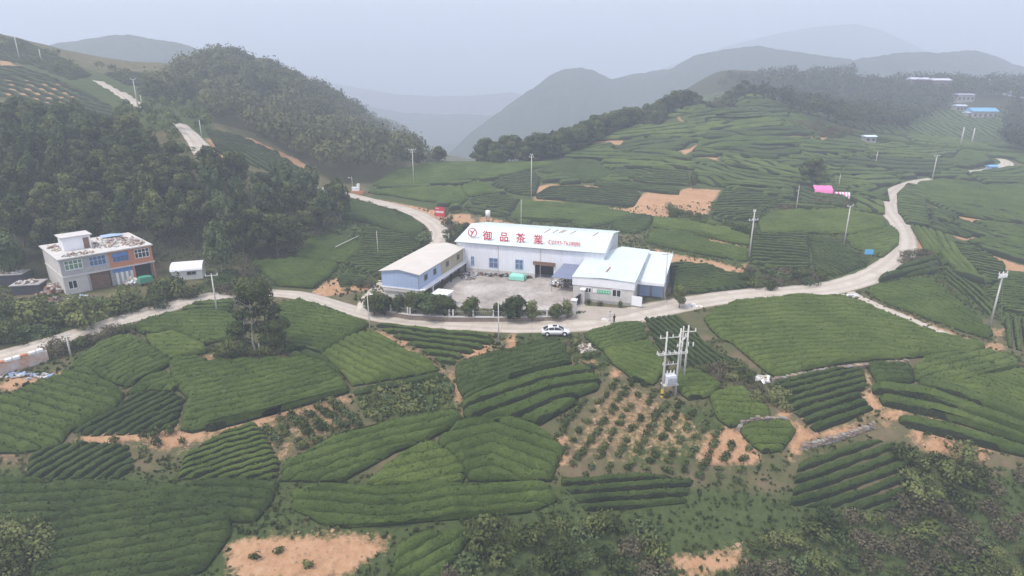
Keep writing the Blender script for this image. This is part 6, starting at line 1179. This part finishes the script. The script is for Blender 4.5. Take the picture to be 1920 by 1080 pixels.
# ------------------------------------------------------------------ poles and lamps
POLE = plain('concrete_pole', (.56, .54, .51), .85, .1, 2); CER = plain('white_insulator', (.78, .78, .78), .3, .05, 4)
def pole(bx, by, top, label, arms=(), r=.15, ang=0.3, cat='utility pole', name='utility_pole', tip=0):
    p = at1(bx, by); h = z_over(top, p[1]) - p[2]; T_ = thing(name, label, cat, tuple(p), ang); dscale = max(1, p[1] / 170)
    MB().tube((0, 0, -.3), (0, 0, h), r * dscale, r * .62 * dscale, 10).build('shaft', POLE, T_, True)
    for zf, half, n in arms:
        z = h - zf; MB().box(-half, half, -.05 * dscale, .05 * dscale, z - .06 * dscale, z + .06 * dscale).build('crossarm', POLE, T_)
        for j in range(n): x = -half + .1 + (2 * half - .2) * j / max(1, n - 1); q = MB(); q.tube((x, 0, z + .062), (x, 0, z + .40), .075 * dscale, .05 * dscale, 7); q.build('insulator', CER, T_)
    return T_, h
pole(408, 590, 515, 'pale utility pole leaning over the yellowish tea clump at the left road', [(.15, 1.0, 3)], .15)
pole(133, 668, 628, 'short utility pole below the left road with twisted wires on top', [(.1, .6, 2)], .14)
pole(935, 643, 570, 'thin bare pole standing on the road edge left of the car', (), .11)
pole(709, 478, 433, 'thin white pole standing alone in the tea rows behind the prefab block', (), .1)
pole(776, 346, 280, 'utility pole with long crossarm on the saddle crest', [(.2, 1.2, 4), (.9, .7, 2)], .15)
pole(996, 372, 290, 'tall utility pole with forked top in the middle tea slope', [(.7, .7, 2), (.1, .35, 2)], .16)
pole(977, 428, 374, 'thin pole rising behind the factory roof', (), .1)
pole(1404, 487, 393, 'tall utility pole with forked top and crossarm on the earth bank', [(.4, .35, 2), (2.2, 1.1, 4)], .17)
pole(1582, 460, 386, 'utility pole with a single bar on top beside the pale tea plot', [(.08, .8, 2)], .15)
pole(1245, 562, 474, 'utility pole at the right corner of the lean to shed', [(.25, 1.1, 4)], .16)
pole(1748, 336, 292, 'utility pole beside the upper end of the right road', [(.1, 1.3, 3)], .15)
T_, h_ = pole(1856, 611, 510, 'tallest utility pole at the right edge carrying switch gear', [(.3, 1.0, 3), (1.0, .9, 3)], .17)
for x in (-.6, 0, .6): MB().box(x - .14, x + .14, -.3, .1, h_ - .9, h_ - .35).build('switch', CER, T_, bevel=.03)
MB().tube((.2, 0, h_ - 1.2), (4.2, 1.0, -1), .035, n=5).build('stay_wire', STEEL, T_)
pole(1492, 397, 348, 'thin leaning pole left of the pink cover', (), .11); pole(1572, 352, 326, 'short pole behind the pink cover', (), .11); pole(1190, 562, 506, 'thin metal post at the front corner of the lean to shed', (), .06, cat='post', name='metal_post')
pole(1800, 276, 238, 'left one of two hazy poles below the village', (), .2); pole(1821, 272, 240, 'right one of two hazy poles below the village', (), .2)
pole(258, 198, 148, 'utility pole beside the high road on the left hill', [(.1, .8, 2)], .15); pole(267, 202, 178, 'short pole at the lower end of the high road', (), .12); pole(378, 256, 225, 'pole beside the steep road above the wood', (), .14)
pole(37, 112, 68, 'pole on the skyline of the left hill', (), .15); pole(78, 116, 92, 'second pole on the slope near the skyline of the left hill', (), .14); pole(1642, 306, 284, 'faint pole among the terraces right of the white terrace hut', (), .14)
pole(488, 668, 644, 'short pale stump pole at the foot of the tallest tree', (), .14, cat='post', name='wooden_post')
def lamp(bx, by, top, label, armlen=.9, ang=0.0):
    p = at1(bx, by); h = z_over(top, p[1]) - p[2]; T_ = thing('street_lamp', label, 'street lamp', tuple(p), ang); MB().tube((0, 0, -.2), (0, 0, h), .10, .06, 8).build('post', POLE, T_, True); MB().tube((0, 0, h - .6), (armlen, 0, h - .35), .04, n=6).build('arm', POLE, T_); MB().box(armlen - .15, armlen + .35, -.14, .14, h - .42, h - .28).build('lamp_head', CER, T_, bevel=.03)
lamp(694, 625, 548, 'white street lamp at the road fork in front of the clipped trees', .5); lamp(842, 458, 437, 'street lamp beside the climbing road near the red billboard', .9, math.pi); lamp(661, 352, 331, 'street lamp on the saddle by the small white structure', .8, math.pi)
fp = thing('fallen_pole', 'white pole lying across the tea plot behind the prefab block', 'pole', tuple(at1(650, 463) + np.array([0, 0, 1.4]))); a = Vector(at1(630, 473) + np.array([0, 0, 1.25])) - fp.location; c = Vector(at1(674, 452) + np.array([0, 0, 1.35])) - fp.location; MB().tube(a, c, .12, .08, 8).build('shaft', POLE, fp, True)
# --- transformer station
tp = at1(1253, 742); tz = [at1(1241, 745), at1(1266, 741), at1(1282, 713)]; tops = [622, 616, 610]; TS = thing('transformer_station', 'pole mounted transformer with insulators on tall concrete poles among the tea', 'transformer', tuple(tp)); o0 = Vector(tp); hh = []
for p, tpy in zip(tz, tops):
    h = z_over(tpy, p[1]) - p[2]; q = Vector(p) - o0; MB().tube(q - Vector((0, 0, .3)), q + Vector((0, 0, h)), .17, .11, 10).build('pole', POLE, TS, True); hh.append((q, h))
q2 = hh[2][0] + Vector((-.35, 1.2, 0)); MB().tube(q2 - Vector((0, 0, .3)), q2 + Vector((0, 0, hh[2][1] * .93)), .12, .09, 8).build('pole', POLE, TS, True)
def span(a, b, z, over, n, nm='crossarm', side=.16):
    d = (b - a); d.z = 0; L = d.length; d.normalize(); M = Matrix.Translation(a + Vector((0, 0, z))) @ Matrix.Rotation(math.atan2(d.y, d.x), 4, 'Z'); MB().box(-over, L + over, side, side + .1, -.05, .06, 0, M).build(nm, POLE, TS)
    for j in range(n):
        x = -over + .1 + (L + 2 * over - .2) * j / (n - 1); p0 = M @ Vector((x, side + .05, .062)); MB().tube(p0, p0 + Vector((0, 0, .38)), .085, .05, 7).build('insulator', CER, TS)
(qa, ha), (qb, hb), (qc, hc) = hh
span(qa, qb, ha - 1.0, .9, 5); span(qa, qb, ha - 3.3, 1.2, 6); span(qa, qb, ha - 3.3, 1.2, 6, side=-.26); span(qa, qb, ha - 5.0, .2, 4); span(qb, qc, hb - 2.6, .4, 4)
MB().box(qc.x - 1.1, qc.x + 1.1, qc.y - .06, qc.y + .06, hc - .3, hc - .18).build('crossarm', POLE, TS)
for x in (-1, 0, 1): MB().tube((qc.x + x, qc.y, hc - .179), (qc.x + x, qc.y, hc + .25), .1, .06, 7).build('insulator', CER, TS)
for x in (-.7, .1, .8): MB().tube((qc.x + x, qc.y - .2, hc - 2.4), (qc.x + x, qc.y - .2, hc - 1.8), .09, .09, 7).build('fuse', CER, TS)
md = (qa + qb) / 2; ba = math.atan2(qb.y - qa.y, qb.x - qa.x); M = Matrix.Translation(md + Vector((0, 0, 2.0))) @ Matrix.Rotation(ba, 4, 'Z')
MB().box(-1.1, 1.1, -.55, .55, -.15, 0, 0, M).build('platform', POLE, TS); WG = plain('white_grey_steel', (.62, .64, .70), .5, .08, 2); q = MB().box(-.78, .74, -.5, .5, .005, 1.35, 0, M).build('transformer_tank', WG, TS, bevel=.06)
f = MB()
for x in np.arange(-.66, .7, .2): f.box(x, x + .06, -.72, -.502, .2, 1.15, 0, M)
f.build('cooling_fin', WG, q)
for x in (-.5, 0, .5): MB().tube(M @ Vector((x, 0, 1.36)), M @ Vector((x, 0, 1.95)), .11, .06, 8).build('bushing', CER, TS)
YEL = plain('yellow_paint', (.72, .48, .03), .6, .06, 3); gp = hh[0][0]; 
for j in range(4): MB().tube(gp + Vector((0, 0, .05 + j * .3)), gp + Vector((0, 0, .35 + j * .3)), .20, .20, 10).build('warning_band', YEL if j % 2 == 0 or j == 3 else BLACK, TS)
# ------------------------------------------------------------------ billboard, tank, covers, far buildings
pbb = at1(825, 413); bb = thing('red_billboard', 'red billboard with white lettering on posts above the climbing road', 'billboard', tuple(pbb), math.radians(-22)); zt = z_over(388, pbb[1]) - pbb[2]; zb_ = z_over(406, pbb[1]) - pbb[2]
fbox('panel', bb, RED, -1.45, 1.45, -.06, .06, zb_, zt)
for x in (-1.1, 1.1): MB().tube((x, .1, -.2), (x, .1, zt - .1), .06).build('post', STEEL, bb)
for j in range(6): x = -1.15 + j * .4; MB().box(x, x + .28, -.085, -.062, (zb_ + zt) / 2 - .32, (zb_ + zt) / 2 + .22).build('lettering', WHITE, bb)
for j in range(4): x = -1.2 + j * .3; MB().box(x, x + .18, -.085, -.062, zt - .5, zt - .3).build('lettering', WHITE, bb)
pt_ = at1(915, 423); wt = thing('water_tank', 'small steel water tank on legs behind the factory roof', 'water tank', tuple(pt_)); zt = z_over(394, pt_[1]) - pt_[2]; MB().tube((0, 0, zt - 1.9), (0, 0, zt - .15), .62, .62, 16).build('tank', CER, wt, True); MB().tube((0, 0, zt - .149), (0, 0, zt), .62, .2, 16).build('lid', CER, wt)
for a in range(4): x, y = .45 * math.cos(a * 1.57 + .7), .45 * math.sin(a * 1.57 + .7); MB().tube((x, y, -.2), (x, y, zt - 1.9), .06).build('leg', STEEL, wt)
def tarp(label, px, py, w_, d_, h_, mat, name='pink_cover', ang=-.1, stripes=False):
    p = at1(px, py); T_ = thing(name, label, 'cover', tuple(p), ang); mb = MB(); nx = 10; V = []
    for j in range(nx + 1):
        x = -w_ / 2 + w_ * j / nx; s_ = .25 * math.sin(j * 1.7)
        V += [(x, -d_ / 2 - .15, .1 + .1 * s_), (x, -d_ / 2, h_ * (.62 + .1 * s_)), (x, 0, h_ * (1 + .08 * s_)), (x, d_ / 2, h_ * .6), (x, d_ / 2 + .1, .05)]
    mb.add(V, [(j * 5 + k_, j * 5 + 5 + k_, j * 5 + 6 + k_, j * 5 + 1 + k_) for j in range(nx) for k_ in range(4)], 0)
    if stripes: mb.m = [(j // 4) % 2 for j in range(len(mb.f))]
    o = mb.build('tarpaulin', [mat, WHITE] if stripes else mat, T_, not stripes)
    for x in (-w_ / 2 + .1, w_ / 2 - .1): MB().tube((x, -d_ / 2, -.2), (x, -d_ / 2, h_ * .7), .05).build('post', STEEL, T_)
tarp('bright pink tarpaulin cover beside the lone round tree', 1539, 366, 5.4, 4.0, 3.0, PINK); tarp('pink and white striped cover right of the bright pink one', 1577, 372, 4.2, 2.4, 1.9, PINK, ang=-.25, stripes=True); tarp('small pale pink cover below the striped one', 1583, 377, 2.4, 1.6, 1.3, plain('pale_pink_sheet', (.72, .45, .56), .7, .1, 1), ang=-.25)
ps = at1(1628, 481); sg = thing('blue_sign', 'small bright blue sign in the tea beside the road bend', 'sign', tuple(ps), -.2); zt = z_over(468, ps[1]) - ps[2]; fbox('panel', sg, SKYB, -.85, .85, -.05, .05, zt - 1.05, zt); MB().tube((-.6, .1, -.2), (-.6, .1, zt - .1), .05).build('post', STEEL, sg); MB().tube((.6, .1, -.2), (.6, .1, zt - .1), .05).build('post', STEEL, sg)
sp_ = at1(668, 363); ss = thing('roadside_shrine', 'small white roadside structure with brick base at the top of the saddle road', 'shrine', tuple(sp_), -.1); fbox('base', ss, BRICK, -1.6, 2.2, -.3, .5, -.5, .8); fbox('body', ss, WHITE, -1.2, .9, -.15, .9, .805, 1.7); MB().prism([(-1.3, -.2), (1.0, -.2), (1.0, 1.0), (-1.3, 1.0)], 1.705, 1.85).build('roof', WHITE, ss); MB().prism([(.3, 0), (1.0, 0), (1.0, .8), (.3, .8)], 1.855, 2.9).build('turret', WHITE, ss)
def far_building(label, px, py, w_, d_, h_, wall, roof, ang=0., rise=.8, nwin=4, name='village_house', lift=0):
    p = at1(px, py); T_ = thing(name, label, 'building', (p[0], p[1], p[2] + lift), ang); fbox('wall', T_, wall, -w_ / 2, w_ / 2, 0, d_, -2 - lift, h_); e = .4
    MB().add([(-w_ / 2 - e, -e, h_), (w_ / 2 + e, -e, h_), (w_ / 2 + e, d_ / 2, h_ + rise), (-w_ / 2 - e, d_ / 2, h_ + rise), (w_ / 2 + e, d_ + e, h_), (-w_ / 2 - e, d_ + e, h_)], [(0, 1, 2, 3), (3, 2, 4, 5), (0, 3, 5), (1, 4, 2), (5, 4, 1, 0)]).build('roof', roof, T_)
    for j in range(nwin): x = -w_ / 2 + w_ * (j + .5) / nwin; fbox('window', T_, DARK, x - .6, x + .6, -.06, -.003, h_ * .35, h_ * .7)
VROOF = plain('pale_lavender_roof', (.55, .57, .66), .7, .08, .5); VPALE = plain('dull_plaster', (.36, .35, .36), .9, .15, .5); VWALL = plain('grey_pink_wall', (.20, .15, .16), .9, .15, .5); M_BR = corrugated('blue_roof_sheet', (.16, .42, .74), 'X', .8, .08); M_PW = corrugated('pale_blue_roof_sheet', (.62, .72, .86), 'X', .8, .05)  # VPALE: village walls dulled in their base colour for distance haze
far_building('hazy building with bright blue roof in the far village', 1846, 224, 15, 11, 5, VPALE, M_BR, -.15, 2.2, 5); far_building('white house left of the blue roof in the hazy village', 1822, 222, 6, 6, 3.5, VPALE, M_PW, .1, .8, 2)
far_building('small pale house at the road end in the hazy village', 1802, 210, 7, 6, 4, VPALE, M_PW, .0, .8, 3); far_building('hazy house with violet roof above the village road', 1810, 192, 12, 8, 5, CONC, plain('violet_roof', (.33, .33, .46), .7, .1, .5), 0, 1, 4)
far_building('left one of two long hazy sheds with white roofs', 1722, 178, 13, 9, 11, VWALL, VROOF, -.05, 1.4, 5, 'long_shed'); far_building('right one of two long hazy sheds with white roofs', 1762, 180, 13, 9, 11, VWALL, VROOF, -.05, 1.4, 5, 'long_shed')
far_building('tiny white hut on a concrete platform among the terraces', 1632, 268, 4.6, 4, 2.6, VPALE, M_PW, 0, .6, 2, 'terrace_hut'); pp = at1(1622, 272); fbox('platform', None, CONCP, -9, 6, -1.2, 1.2, -1, .35).location = pp; tag(bpy.data.objects['platform.001'] if 'platform.001' in bpy.data.objects else bpy.data.objects['platform'], 'pale concrete platform in front of the tiny terrace hut', 'platform')
far_building('little blue roofed shelter beside the far hairpin road', 1862, 322, 3, 2.5, 2, PALEBLUE, M_BR, 0, .5, 1, 'shelter')
# ------------------------------------------------------------------ car
cp = np.array([7.0, 94.2]); CZ_ = float(hz(*cp)) + .1; car = thing('parked_car', 'white saloon car parked on the grass at the road edge', 'car', (cp[0], cp[1], CZ_), math.radians(1))
m, t, b = material('car_glass', .2, .3); b.inputs['Base Color'].default_value = (.03, .032, .036, 1); CARG = m
m, t, b = material('white_car_paint', .25, .5); b.inputs['Base Color'].default_value = (.78, .79, .82, 1); b.inputs['Coat Weight'].default_value = .5; CARW = m
st = [(-2.32, .62, .45, .70), (-2.22, .80, .30, .86), (-1.7, .88, .24, .95), (-.9, .90, .22, .95), (.3, .90, .22, .94), (1.2, .89, .22, .90), (1.9, .85, .25, .80), (2.22, .74, .32, .68), (2.34, .55, .42, .58)]
mb = MB(); V = []
for x, hw, z0, z1 in st: V += [(x, -hw * .94, z0), (x, -hw, (z0 + z1) * .5), (x, -hw * .97, z1 - .08), (x, -hw * .82, z1), (x, hw * .82, z1), (x, hw * .97, z1 - .08), (x, hw, (z0 + z1) * .5), (x, hw * .94, z0)]
F_ = [(i * 8 + k_, i * 8 + (k_ + 1) % 8, i * 8 + 8 + (k_ + 1) % 8, i * 8 + 8 + k_) for i in range(len(st) - 1) for k_ in range(8)] + [tuple(range(7, -1, -1)), tuple(range(len(V) - 8, len(V)))]
body = mb.add(V, F_).build('body', CARW, car, True)
cs = [(-1.95, .70, .93, .93), (-1.15, .66, .93, 1.40), (-.2, .66, .93, 1.46), (.45, .65, .93, 1.42), (1.35, .70, .89, .90)]
V = []
for x, hw, z0, z1 in cs: V += [(x, -hw - .08, z0), (x, -hw + .08 * (z1 > 1), z1 - .05 * (z1 > 1)), (x, hw - .08 * (z1 > 1), z1 - .05 * (z1 > 1)), (x, hw + .08, z0)]
MB().add(V, [(i * 4 + k_, i * 4 + 4 + k_, i * 4 + 5 + k_, i * 4 + 1 + k_) for i in range(4) for k_ in range(3)]).build('glasshouse', CARG, car)
MB().add([(-1.25, -.62, 1.37), (-1.25, .62, 1.37), (-.2, .63, 1.455), (-.2, -.63, 1.455), (.52, .6, 1.385), (.52, -.6, 1.385), (-.2, 0, 1.49), (-1.2, 0, 1.43), (.5, 0, 1.43)], [(0, 3, 6, 7), (3, 5, 8, 6), (7, 6, 2, 1), (6, 8, 4, 2)]).build('roof', CARW, car, True)
fbox('sunroof', car, BLACK, -.45, .25, -.35, .35, 1.475, 1.50)
for s_ in (-1, 1):
    for x0, z0, x1, z1 in ((-1.15, .93, -1.1, 1.38), (-.25, .93, -.22, 1.42), (.45, 1.38, 1.3, .92), (-1.25, 1.36, -1.95, .94)): MB().tube((x0, s_ * .74 if z0 < 1.2 else s_ * .6, z0), (x1, s_ * .6 if z1 > 1.2 else s_ * .76, z1), .045, n=6).build('window_pillar', CARW, car)
    fbox('mirror', car, CARW, .85, 1.05, min(s_ * .84, s_ * 1.02), max(s_ * .84, s_ * 1.02), .95, 1.1, bevel=.03); fbox('headlight', car, CER, 2.02, 2.25, min(s_ * .5, s_ * .76), max(s_ * .5, s_ * .76), .56, .70, bevel=.02); fbox('tail_light', car, RED, -2.3, -2.16, min(s_ * .5, s_ * .78), max(s_ * .5, s_ * .78), .68, .82, bevel=.02); fbox('door_seam', car, STEEL, -.27, -.25, min(s_ * .885, s_ * .907), max(s_ * .885, s_ * .907), .3, .9)
    for x in (-1.38, 1.42):
        wv = MB().tube((x, s_ * .70, .33), (x, s_ * .93, .33), .33, n=18).build('wheel', BLACK, car, False); MB().tube((x, s_ * .90, .33), (x, s_ * .945, .33), .21, .19, 12).build('rim', CER, wv); MB().tube((x, s_ * .60, .36), (x, s_ * .915, .36), .40, n=18).build('wheel_arch', DARK, car)
# ------------------------------------------------------------------ people
def person(label, px, py, ang, stance, top_c, leg_c, hair_c, arm):
    p = at1(px, py); T_ = thing('person', label, 'person', (p[0], p[1], p[2] + .11), ang)
    J = {'pelvis': (0, 0, .95), 'waist': (0, 0, 1.08), 'chest': (0, -.01, 1.30), 'neck': (0, 0, 1.47), 'chin': (0, -.02, 1.54), 'head': (0, -.02, 1.64), 'crown': (0, 0, 1.72)}
    Rr = {'pelvis': (.15, .11), 'waist': (.14, .10), 'chest': (.17, .115), 'neck': (.055, .055), 'chin': (.075, .085), 'head': (.085, .10), 'crown': (.06, .07)}
    Ed = [('pelvis', 'waist'), ('waist', 'chest'), ('chest', 'neck'), ('neck', 'chin'), ('chin', 'head'), ('head', 'crown')]
    for s_, nm in ((-1, 'l'), (1, 'r')):
        f = stance * s_
        for k_, v, r in (('hip', (s_ * .10, 0, .88), .095), ('knee', (s_ * .11, f * .06 - .02, .50), .062), ('ankle', (s_ * .12, f * .12 + .03, .09), .043), ('toe', (s_ * .13, f * .12 - .13, .035), .036)): J[k_ + nm] = v; Rr[k_ + nm] = (r, r)
        A_ = arm[0 if s_ < 0 else 1]
        for k_, v, r in (('sh', (s_ * .19, 0, 1.40), .06), ('el', (s_ * A_[0][0], A_[0][1], A_[0][2]), .045), ('wr', (s_ * A_[1][0], A_[1][1], A_[1][2]), .033), ('hd', (s_ * A_[2][0], A_[2][1], A_[2][2]), .038)): J[k_ + nm] = v; Rr[k_ + nm] = (r, r)
        Ed += [('pelvis', 'hip' + nm), ('hip' + nm, 'knee' + nm), ('knee' + nm, 'ankle' + nm), ('ankle' + nm, 'toe' + nm), ('chest', 'sh' + nm), ('sh' + nm, 'el' + nm), ('el' + nm, 'wr' + nm), ('wr' + nm, 'hd' + nm)]
    ks = list(J); me = bpy.data.meshes.new('body'); me.from_pydata([J[k_] for k_ in ks], [(ks.index(a), ks.index(c)) for a, c in Ed], []); o = bpy.data.objects.new('body', me); COL.objects.link(o)
    o.modifiers.new('skin', 'SKIN'); sv = me.skin_vertices[0].data if me.skin_vertices else None
    if sv is None:
        bm = bmesh.new(); bm.from_mesh(me); bm.verts.layers.skin.verify(); bm.to_mesh(me); bm.free(); sv = me.skin_vertices[0].data
    for i, k_ in enumerate(ks): sv[i].radius = Rr[k_]; sv[i].use_root = k_ == 'pelvis'
    o.modifiers.new('smooth', 'SUBSURF').levels = 1
    dg = bpy.context.evaluated_depsgraph_get(); dg.update(); m2 = bpy.data.meshes.new_from_object(o.evaluated_get(dg)); bpy.data.objects.remove(o); m2.name = 'body'; m2.materials.clear()
    SKIN = plain('skin', (.45, .27, .19), .6, .05, 3); SHOE = plain('dark_shoe', (.03, .03, .03), .6, .1, 3)
    for q in (plain('top_cloth', top_c, .9, .1, 4), plain('trouser_cloth', leg_c, .9, .1, 4), SKIN, SHOE): m2.materials.append(q)
    for f in m2.polygons:
        c = f.center; hand = any((c - Vector(J['hd' + n_])).length < .09 for n_ in 'lr'); f.material_index = 2 if c.z > 1.49 or hand else (3 if c.z < .10 else (1 if c.z < .96 and abs(c.x) < .26 else 0)); f.use_smooth = True
    link(bpy.data.objects.new('body', m2), T_)
    hm = bmesh.new(); bmesh.ops.create_icosphere(hm, subdivisions=2, radius=.108); bmesh.ops.delete(hm, geom=[v for v in hm.verts if v.co.z < -.02 and v.co.y < .03], context='VERTS'); hme = bpy.data.meshes.new('hair'); hm.to_mesh(hme); hm.free(); hme.materials.append(plain('hair', hair_c, .6, .2, 6)); q = part('hair', hme, T_, (0, .005, 1.66)); q.scale = (.95, 1.1, 1.0)
    for s_ in (-1, 1): MB().box(s_ * .035 - .012, s_ * .035 + .012, -.128, -.112, 1.645, 1.66).build('eye', SHOE, T_)
    MB().add([(-.014, -.115, 1.60), (.014, -.115, 1.60), (0, -.15, 1.605), (0, -.118, 1.645)], [(0, 1, 2), (0, 2, 3), (1, 3, 2), (0, 3, 1)]).build('nose', SKIN, T_)
person('person in black top and black trousers standing on the road', 1151, 608, .5, .5, (.025, .025, .03), (.02, .02, .025), (.015, .012, .01), [((.25, .02, 1.12), (.22, -.12, .95), (.21, -.17, .87)), ((.26, .02, 1.13), (.24, -.16, 1.12), (.14, -.24, 1.18))])
person('person in pale grey clothes standing beside the one in black', 1143, 603, -1.2, .3, (.50, .49, .56), (.52, .50, .57), (.02, .015, .012), [((.25, .02, 1.12), (.26, -.03, .90), (.26, -.06, .81)), ((.25, .02, 1.12), (.25, -.05, .90), (.25, -.08, .81))])
p = at1(1132, 600); o = MB().add([(-.45, -.1, .0), (.45, -.12, 0), (.5, .15, 0), (-.4, .18, 0), (-.3, 0, .22), (.25, .03, .28)], [(0, 1, 5, 4), (1, 2, 5), (2, 3, 4, 5), (3, 0, 4)]).build('plastic_sack', WHITE); o.location = p + np.array([0, 0, .1]); tag(o, 'small whitish sack lying on the road left of the two people', 'sack')
